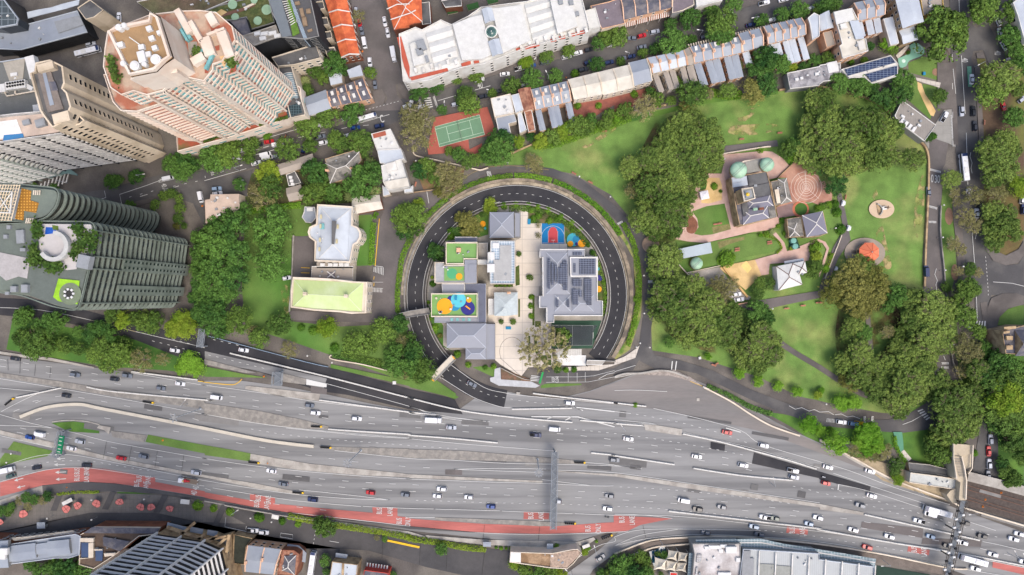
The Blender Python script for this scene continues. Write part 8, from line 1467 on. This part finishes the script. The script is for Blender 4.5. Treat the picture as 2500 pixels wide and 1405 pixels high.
mot = '''38,876 black sedan;184,915 grey suv;280,926 black hatch;311,917 grey suv;393,948 grey hatch;440,937 white sedan;162,966 black hatch;427,856 white sedan;595,855 white sedan;530,970 white van;756,990 grey hatch;770,1008 white suv;871,1022 white suv;1102,1044 silver sedan;
1391,984 white suv;1308,1062 navy ute;1354,1048 white van;1534,1072 white sedan;1775,1056 red sedan;1864,1088 white suv;1701,1115 white sedan;1814,1136 white suv;1936,1149 white ute;1938,1165 silver suv;2021,1141 white sedan;2124,1151 white sedan;2016,1180 red hatch;2128,1211 white sedan;2100,1234 grey suv;2270,1255 white van;2243,1272 white ute;
2272,1310 paleblue hatch;2083,1294 white sedan;2171,1310 white suv;2117,1336 red suv;2355,1277 black suv;2398,1309 black suv;2350,1325 white suv;2313,1333 black hatch;2474,1316 white suv;2488,1304 white sedan;2424,1354 white sedan;2381,1388 white suv;2500,1372 white suv;1669,1222 white van;1703,1243 black suv;1762,1238 grey hatch;1867,1263 white ute;1892,1266 green hatch;
1997,1264 white suv;1975,1279 paleblue hatch;1841,1286 paleblue suv;1854,1305 grey suv;1723,1301 grey hatch;1500,1123 grey suv;1488,1211 grey hatch;1484,1242 white suv;1360,1224 silver hatch;1199,1237 blue hatch;1145,1214 white hatch;1079,1194 white suv;1068,1211 white hatch;990,1208 grey hatch;905,1203 red hatch;764,1220 navy suv;692,1182 grey sedan;663,1150 white sedan;479,1154 silver suv;351,1114 grey suv;
296,1119 red sedan;196,1078 silver suv;175,1095 white sedan;98,1060 white van;73,1068 blue hatch'''
for t in mot.replace('\n', '').split(';'):
    c, col, kind = t.split(); x = float(c.split(',')[0]); y = float(c.split(',')[1]); flip = 180 if (y > 1160+max(0, x-1500)*.1 or x < 700 and y > 1050) else 0
    put(kind, col, 'f '+c, mang(x)+(180 if flip else 0))
for c, col, kind, an in (('f 1152,938', 'grey', 'sedan', -28), ('f 212,1136', 'black', 'sedan', 178), ('f 90,1142', 'black', 'hatch', 190), ('f 27,1162', 'green', 'sedan', 198), ('f 18,1147', 'white', 'truck', 12), ('f 1466,1362', 'grey', 'sedan', 32), ('f 1059,1025', 'white', 'truck', -3), ('f 462,1174', 'white', 'flatbed_truck', 172), ('f 2285,1247', 'white', 'bus', 165), ('f 2011,1165', 'white', 'motorcycle', -12), ('f 1482,1263', 'black', 'motorcycle', -5)): put(kind, col, c, an)
b_ = put('bus', 'white', 'e3 1450,1250', 165); put('bus', 'white', 'b3 1028,1290', 82, 'parked', sc1=.98)
st = '''c0 907,708 white sedan 5;665,758 white suv 12;1050,655 white ute 14;1160,628 blue hatch 14;1287,597 grey suv 14;1493,543 white suv 14;1600,508 white suv 14;1705,477 black hatch 14;1698,597 navy hatch 25;1650,668 black suv 14;1897,600 navy suv 14;1920,425 white hatch 14;700,922 black suv 14;850,875 black hatch 14;1095,815 silver hatch 14;437,995 silver hatch 14;10,1000 white hatch 75;95,1030 white van 15
d0 170,367 grey hatch 175;260,343 red hatch 14;383,307 silver suv 14;260,452 grey sedan 14;68,563 grey suv 14;160,541 navy hatch 14;1080,118 white suv 14;1425,32 white ute 14;1298,240 navy sedan 14;1495,195 white hatch 14;853,358 grey hatch 14;1690,140 navy sedan 14;1868,85 white hatch 14;1610,0 white sedan 14
b0 1445,110 silver hatch -80;1475,220 red hatch -80;1495,290 grey sedan -80;1522,413 white van -80;1573,595 white suv -84;1595,690 silver hatch -84;1622,808 grey hatch -84;1715,207 white sedan -80;1743,313 white sedan -80;1920,1015 white hatch 20;1372,1290 silver sedan 14;1432,1218 blue sedan 8;1662,1203 navy suv 14;1133,1190 white van 14;1100,1305 grey ute 12;1340,1130 white hatch 14;505,1380 black suv 6;612,1352 red sedan 8;697,1380 white van 10;1130,1362 white suv 12
b1 490,190 white sedan 15;580,110 white van 14;600,140 white van 10;940,60 navy hatch 80;990,42 white hatch 14;285,148 white suv 14;362,65 white hatch 14;115,435 paleblue suv 5;120,480 white sedan 10;350,388 white hatch 85;780,1285 white hatch 10;690,125 grey suv 15
a1 1607,335 white van 12;1915,515 white van -78
e0 1705,205 white sedan 110;1720,310 white hatch 100;1760,440 white sedan -60;1805,597 white hatch 100;1452,757 white sedan 88;1355,1063 silver suv -88;1464,1063 black suv 90;1480,1203 black suv 90;1750,1010 red sedan -70;1190,1117 white ute 60;1930,950 silver hatch 40
e1 1040,462 grey sedan 92;1015,1220 navy van 92;1525,490 grey sedan 92;1530,590 black sedan 92;1500,670 white sedan 92;1940,630 navy suv 85;1930,530 white suv 85;1420,480 white suv 92;225,572 white cart 80;277,810 white cart 80
e2 210,1290 white suv -8;325,1307 paleblue suv -8;455,1322 navy sedan -8
e3 1630,110 silver suv 90;1613,222 red sedan 90;1617,342 silver suv 90;1608,450 grey hatch 90;1635,10 black hatch 90
d2 1160,75 white sedan 8;1187,125 white sedan 8
a0 1135,168 white sedan 92;865,420 silver suv 15
b3 460,975 white ute -3;563,995 white suv -5'''
for line in st.split('\n'):
    reg_, rest = line.split(' ', 1)
    for t in rest.split(';'): c, col, kind, an = t.split(); put(kind, col, reg_+' '+c, float(an), 'parked')
put('bus', 'white', 'b0 1543,1125', 16, 'parked', sc1=.82); put('bus', 'white', 'a0 850,500', 14, 'parked', sc1=.98); put('bus', 'white', 'e1 1365,235', 95, 'parked', sc1=1.05); put('truck', 'white', 'b0 1800,525', -80, 'parked', sc1=.95)
put('motorcycle', 'black', 'b0 715,1315', 60, 'parked'); put('motorcycle', 'red', 'b0 770,1300', 60, 'parked'); put('cart', 'white', 'e1 160,1195', 70, 'parked', sc1=.8)
put('ute', 'yellow', 'e2 380,1300', -8, 'parked', sc1=.85)
# ------------------------------------------------------------ barriers
def barrier(label, s, n=5, wd=.62):
    m = MB(); pts = [P(p.x, p.y, .28) for p in lane(s, n)]; m.ribbon(pts, wd, h=.85); m.ribbon([p+Vector((0, 0, .85)) for p in pts], wd*.45, h=.12)
    o = m.build('concrete_barrier', barr); tag(o, label, 'barrier', 'white concrete barriers on the motorway')
    L_ = 0
for s in (('white barrier on the upper left median, long stretch', 'a2 835,955 1100,1000 1951,1078 b2 40,1083'), ('white barrier below the left ramp trees', 'a2 1260,810 1885,888'), ('white barrier running diagonally near the left edge', 'a2 166,1057 590,965'), ('white barrier starting at the pale wedge median', 'b2 1095,1080 1951,1195 c2 0,1195 255,1220'),
          ('thin white barrier between the two upper ramp roads', 'b2 245,635 700,745 1160,855'), ('white barrier curving past the pale lid onto the motorway', 'b2 1160,855 1951,1060 c2 0,1060 500,1180 1000,1245 1550,1292'), ('white barrier below the exit of the loop road', 'c2 975,1167 1545,1157'), ('white barrier above the worn asphalt, right of the loop exit', 'c2 1175,1016 1400,1045 1951,1107 d2 0,1107 300,1140'), ('white barrier ending at the pale island under the netted court', 'c2 1625,1272 1951,1300 d2 0,1303 265,1322'),
          ('white barrier in the centre median above the long gantry', 'b3 1180,10 1500,32 1951,60 c3 0,68 400,98 840,140'), ('white barrier stretch right of the long gantry', 'c3 1730,235 1951,258 d3 0,262 570,347'), ('white barrier tapering into the right lanes under the patches', 'd3 750,382 1200,450 1690,497'), ('white barrier beside the dark asphalt patches', 'd3 650,55 1000,130 1300,210 1650,305 1920,390'), ('white barrier above the bus lane at the lower right', 'd3 515,790 900,835 1390,890'),
          ('long white barrier passing under the dark gantry', 'e3 425,822 800,905 1200,995 1520,1068'), ('pale barrier beside the lower right bus lane', 'd3 1390,892 1951,957 e3 0,968 700,1092 1280,1182 1951,1312'), ('white barrier stub at the right end of the loop tunnel yard', 'd2 840,952 900,980')): barrier(*s)
# crash cushions
for k, (c, an) in enumerate((('a2 90,1100', 38), ('a2 1410,1100', -8), ('b2 1060,1332', -2), ('b3 1150,185', -4), ('b3 465,328', -6), ('b3 885,615', -4), ('c3 1615,328', -3), ('c3 1525,908', -2), ('c3 1875,1040', 20))):
    x, y = Q(c)[0]; p = P(x, y, .5); t = empty('crash_cushion', (p.x, p.y, .3), '', 'crash cushion', 'crash cushions', R(an)); later(t, 'black and yellow crash cushion', x, y)
    m = MB()
    for i in range(5): m.box((i*.95-2, 0, .45), (.75, .9, .8))
    m.build('cushion_bay', blackm, None, local=True).parent = t; m = MB(); m.tube((2.6, 0, 0), (2.6, 0, .9), .5, n=10); o = m.build('nose', yellow, None, local=True); o.parent = t
    m = MB(); m.box((0.2, .5, .5), (5, .08, .3)); m.box((0.2, -.5, .5), (5, .08, .3)); o = m.build('rail', w_grey, None, local=True); o.parent = t
# lamps
def lamp_proto():
    t = bpy.data.objects.new('street_lamp', None); C.objects.link(t)
    m = MB(); m.tube((0, 0, 0), (0, 0, 4.2), .08, .06, 8); m.tube((0, 0, 0), (0, 0, .5), .16, n=8); o = m.build('pole', w_grey, None, local=True); o.parent = t; reg(o)
    m = MB(); m.dome((0, 0, 4.6), .42, .42, 12, 4); m.dome((0, 0, 4.6), .42, -.42, 12, 4); o = m.build('globe', w_white, None, local=True); o.parent = t; reg(o); return t
lp = lamp_proto(); first = True
for c in ('c1 933,188', 'c1 1617,318', 'c1 1912,512', 'd1 1048,150', 'd1 280,1262', 'd2 283,256', 'd2 210,577', 'e1 1222,278', 'e1 1185,590', 'e1 1175,898', 'e1 1200,1210', 'e1 1370,1175', 'e2 1235,195', 'e2 1277,550', 'e2 1684,495', 'e0 1577,12', 'e1 1577,12', 'e0 1578,1380', 'b2 978,660', 'b2 1213,725', 'a3 108,245', 'a3 65,330', 'c1 60,170', 'b3 437,860', 'b3 637,897', 'a3 452,862', 'a3 875,875', 'a3 875,686', 'a3 1375,680', 'e1 155,810', 'd2 1505,212', 'e2 65,1120', 'd2 245,540', 'd2 335,580'):
    o = lp if first else copy_tree(lp); first = False; x, y = Q(c)[0]; p = P(x, y, 4.6); o.location = (p.x, p.y, .3); o['category'] = 'lamp'; o['group'] = 'globe lamps along the paths'; later(o, 'white globe lamp', x, y)
def arm_lamp(base, top, h, heads, label):
    x, y = Q(base)[0]; p = P(x, y, .5); x2, y2 = Q(top)[0]; t = empty('street_lamp', (p.x, p.y, .3), label, 'lamp', None); 
    m = MB(); m.tube((p.x, p.y, .3), (p.x, p.y, h), .28, .14, 10); m.tube((p.x, p.y, .3), (p.x, p.y, .9), .6, n=10); m.build('pole', M('galvanised pole', S(176,182,188)), t)
    for k in range(heads):
        a = 6.283*k/heads+.3; m = MB(); e = Vector((p.x+1.5*math.cos(a), p.y+1.5*math.sin(a), h+.1)); m.tube((p.x, p.y, h-.2), e, .09, n=6); m.box((e.x, e.y, h+.1), (1.1, .45, .25), a); m.build('lamp_head', equipg, t)
    m = MB(); m.tube((p.x, p.y, h-.3), (p.x, p.y, h-.05), 1.0, n=14); m.build('lamp_ring', w_grey, t)
arm_lamp('a2 1910,1165', 'a2 1645,1250', 26, 6, 'tall lighting mast in the left part of the motorway median'); arm_lamp('b3 1488,215', 'b3 1350,350', 26, 8, 'tall lighting mast in the central concrete median'); arm_lamp('c3 1220,300', 'c3 1235,445', 26, 10, 'tall lighting mast beside the long gantry')
def street_arm(c0, c1, h=8):
    x, y = Q(c0)[0]; p = P(x, y, .3); x2, y2 = Q(c1)[0]; e = P(x2, y2, h); t = empty('street_lamp', (p.x, p.y, .3), '', 'lamp', 'single arm street lamps'); later(t, 'single arm street lamp', x2, y2)
    m = MB(); m.tube((p.x, p.y, .3), (p.x, p.y, h), .12, .08, 8); m.build('pole', MATS['galvanised pole'], t); d = e-Vector((p.x, p.y, h)); 
    if d.length > 4: e = Vector((p.x, p.y, h))+d.normalized()*4
    m = MB(); m.tube((p.x, p.y, h), e, .06, n=6); m.build('arm', MATS['galvanised pole'], t); m = MB(); m.box(e, (1.1, .4, .18), math.atan2(d.y, d.x)); m.build('lamp_head', w_white, t)
for a, b in (('a1 1375,330', 'a1 1415,290'), ('a1 640,380', 'a1 745,405'), ('b1 335,265', 'b1 365,205'), ('c0 345,1030', 'c0 330,970'), ('c0 1318,780', 'c0 1300,680'), ('c0 1205,595', 'c0 1195,560'), ('c0 745,900', 'c0 742,855'), ('d0 805,350', 'd0 797,285'), ('d0 120,560', 'd0 112,495'), ('d0 1325,220', 'd0 1318,172'), ('e0 1480,640', 'e0 1520,620'), ('a2 1790,1120', 'a2 1822,1010'), ('d3 1480,520', 'd3 1500,415'), ('d3 1570,1160', 'd3 1590,1080'), ('e3 1415,770', 'e3 1418,830'), ('e3 1795,1190', 'e3 1815,1090'), ('e3 1880,1215', 'e3 1895,1120'), ('e3 910,600', 'e3 912,545'), ('a3 560,235', 'a3 640,240'), ('b3 310,785', 'b3 352,760'), ('d2 85,1350', 'd2 70,1330'), ('c3 1765,1150', 'c3 1750,1090'), ('c3 1540,1350', 'c3 1420,1290'), ('b0 1430,235', 'b0 1465,300'), ('e3 600,1255', 'e3 545,1320'), ('d3 430,1060', 'd3 440,1140')): street_arm(a, b)
# benches
def bench_proto():
    t = bpy.data.objects.new('park_bench', None); C.objects.link(t); tm_ = M('bench timber', S(176,120,100), var=.15)
    for nm, c, s_ in (('seat', (0, 0, .45), (1.9, .5, .08)), ('backrest', (0, .28, .75), (1.9, .08, .45)), ('leg', (-.8, 0, .22), (.1, .5, .44)), ('leg', (.8, 0, .22), (.1, .5, .44))):
        m = MB(); m.box(c, s_); o = m.build(nm, tm_, None, local=True); o.parent = t; reg(o)
    return t
bp_ = bench_proto(); first = True
for c, an in (('d2 1640,210', 5), ('d2 1795,183', 5), ('d2 1940,155', 5), ('e1 250,515', 80), ('c1 1565,290', -30), ('c1 1722,375', -28), ('d0 1210,1330', 5), ('d0 1575,1270', 5), ('d1 1168,1005', 8), ('d1 1168,1025', 8), ('d1 1475,940', 8), ('d1 1478,958', 8), ('d1 965,775', 5), ('d1 1000,768', 5), ('d2 945,750', -20), ('e2 10,155', 0), ('c1 60,392', 80), ('e0 1570,1170', 90), ('d2 970,738', 30), ('c0 1855,1255', 0)):
    o = bp_ if first else copy_tree(bp_); first = False; x, y = Q(c)[0]; p = P(x, y, .6); o.location = (p.x, p.y, .35); o.rotation_euler.z = R(an); o.scale = (1.25,)*3; o['category'] = 'bench'; o['group'] = 'timber park benches'; later(o, 'timber park bench', x, y)
# promenade shade structures: leaf shaped red discs on a stem
for k, (c, an, s_) in enumerate((('a3 220,820', 0, 1.05), ('a3 630,775', 40, 1), ('a3 738,742', 30, .95), ('a3 920,722', 75, 1), ('a3 1140,705', -30, .95), ('a3 1340,755', 75, .95), ('a3 1438,755', 0, .95), ('a3 1618,770', -70, .9), ('a3 -5,900', 0, .9))):
    x, y = Q(c)[0]; p = P(x, y, 3.2); t = empty('shade_umbrella', (p.x, p.y, .3), '', 'umbrella', 'red leaf shaped shades on the promenade'); later(t, 'red leaf shaped shade', x, y)
    m = MB(); rr_ = 2.05*s_; ol = [Vector((p.x+rr_*(1.0+.15*math.cos(3*a+.5))*math.cos(a+R(an)), p.y+rr_*(.85+.1*math.sin(2*a))*math.sin(a+R(an)), 3.1)) for a in [6.283*i/18 for i in range(18)]]; m.prism(ol, 3.1, 3.25, 0, 0, True); m.build('shade_panel', M('shade red', S(214,128,120), var=.06), t)
    m = MB()
    for a0 in (0, 90): d = Vector((math.cos(R(an+a0)), math.sin(R(an+a0)), 0)); m.ribbon([Vector((p.x, p.y, 3.26))-d*rr_*.8, Vector((p.x, p.y, 3.26))+d*rr_*.8], .13, h=.06)
    for i in range(18): m.tube(ol[i]+Vector((0, 0, .15)), ol[(i+1) % 18]+Vector((0, 0, .15)), .06, n=4)
    m.tube((p.x, p.y, .3), (p.x, p.y, 3.2), .09, n=8); m.build('frame', M('shade frame', S(92,44,42)), t)
# booths, planters, signs
for lab, c, sx, sy, h_, an, mt in (('white marquee table on the promenade', 'a3 640,705', 5.2, 1.8, 2.4, 28, w_white), ('white site hut on the dark promenade strip', 'a3 1762,705', 4.4, 2.2, 2.4, -5, w_white), ('grey roofed bus shelter above the lower street', 'c3 738,1110', 3.8, 2.2, 2.6, 0, r_grey), ('small white kiosk by the green shrubs near the ramp', 'c3 1338,1130', 3, 2.6, 2.6, 0, r_lt), ('white van sized cabinet beside the lower ramp', 'c3 1682,1128', 3.6, 1.6, 2, 20, w_white), ('white shelter by the small street trees at the bottom', 'b3 670,850', 3.4, 2, 2.4, -10, w_white), ('grey canopy over the promenade entrance', 'a3 390,930', 4, 3, 2.6, 2, r_grey), ('blue seat block on the upper plaza', 'c1 1138,748', 1.4, 2.6, .6, 0, CO['b']), ('blue seat block on the lower plaza', 'c2 941,395', 2.6, 1.4, .6, 0, CO['b']), ('white service box on the park road verge', 'd2 815,682', 1.2, 1.2, .7, 10, equip), ('white service box beside the loop exit', 'b2 1805,917', 1.6, 1.6, .7, 0, equip), ('pale utility box beside the motorway median', 'c2 1035,1018', 1.8, 1.2, .5, -5, concr), ('pale pit cover on the worn asphalt', 'd2 797,1078', 1.4, 1.4, .12, 0, concr), ('blue toy block on the playground lawn', 'e0 1003,700', 1.2, 1.4, .8, 0, CO['b'])):
    x, y = Q(c)[0]; p = P(x, y, h_+.3); t = empty('kiosk' if h_ > 1 else 'service_box', (p.x, p.y, .3), lab, 'kiosk' if h_ > 1 else 'box', None, R(an))
    m = MB()
    if h_ > 1:
        for ax in (-1, 1):
            for ay in (-1, 1): m.tube((ax*sx*.42, ay*sy*.42, 0), (ax*sx*.42, ay*sy*.42, h_-.1), .07, n=6)
        m.box((0, -sy*.25, h_*.45), (sx*.8, sy*.4, h_*.85)); o = m.build('frame', w_grey, None, local=True); o.parent = t; m = MB(); m.box((0, 0, h_), (sx, sy, .14)); m.box((0, 0, h_+.1), (sx*.8, sy*.5, .1)); o = m.build('roof', mt, None, local=True); o.parent = t
    else: m.box((0, 0, h_/2), (sx, sy, h_)); m.box((0, 0, h_+.02), (sx*.8, sy*.8, .06)); o = m.build('cover', mt, None, local=True); o.parent = t
t = empty('entrance_sign', P(*Q('c2 1255,870')[0], .3), 'long green school gate sign across the entrance path', 'sign'); m = MB(); m.ribbon(W('c2 1270,815 1238,925', 2.4), .9, h=.25); m.build('sign_board', M('gate green', S(50,160,90)), t); m = MB()
for u in W('c2 1268,822 1240,918', 2.4): m.tube((u.x, u.y, .3), u, .1, n=6)
m.build('post', w_grey, t)
m = MB(); p = P(*Q('c1 1368,925')[0], 3.3); t = empty('basketball_hoop', (p.x, p.y-1.6, .4), 'white basketball hoop stand on the blue court', 'basketball hoop'); m.tube((p.x, p.y-1.6, .4), (p.x, p.y-1.6, 3), .1, n=8); m.tube((p.x, p.y-1.6, 3), (p.x, p.y, 3.3), .08, n=6); m.build('stand', w_white, t); m = MB(); m.box((p.x, p.y, 3.4), (1.8, .08, 1.1)); m.build('backboard', w_white, t); m = MB(); m.ribbon([Vector((p.x+.25*math.cos(a), p.y+.35+.25*math.sin(a), 3.1)) for a in [6.283*i/10 for i in range(10)]], .05, h=.05, closed=True); m.build('hoop', M('key red'), t)
m = MB(); a, b = W('c0 455,1150 505,1350', .72); t = empty('tennis_net', ((a.x+b.x)/2, (a.y+b.y)/2, .7), 'white edged net across the middle of the green tennis court', 'net'); m.ribbon([a, b], .06, h=1.0); m.build('net', M('net', S(180,190,180)), t); m = MB()
for u in (a, b): m.tube(u, u+Vector((0, 0, 1.1)), .06, n=6)
m.build('post', w_grey, t)
for lab, c in (('traffic works sign, orange, on the concrete pad', 'b2 560,857'), ('orange marker on the left grass island', 'a3 1548,120'), ('orange and white marker on the concrete shoulder at left', 'a3 635,568'), ('orange cone on the pale concrete median', 'b3 598,338'), ('orange barrier by the railway tracks', 'e3 1738,620'), ('orange bin at the street kerb', 'd0 312,294'), ('orange bin by the top side street', 'b0 1500,490'), ('amber bin outside the cream terrace', 'c0 1492,740'), ('amber box in the railway cutting, upper', 'e3 1585,685'), ('amber box in the railway cutting, lower', 'e3 1563,752'), ('orange tool trolley near the flat roofed building', 'a1 1925,598')):
    x, y = Q(c)[0]; p = P(x, y, .6); m = MB(); m.tube((p.x, p.y, .3), (p.x, p.y, 1.1), .38, .1, 8); m.box((p.x, p.y, .35), (.8, .8, .1)); tag(m.build('traffic_cone' if 'bin' not in lab else 'rubbish_bin', M('safety orange', S(240,140,50))), lab, 'cone' if 'bin' not in lab else 'bin')
name_all()
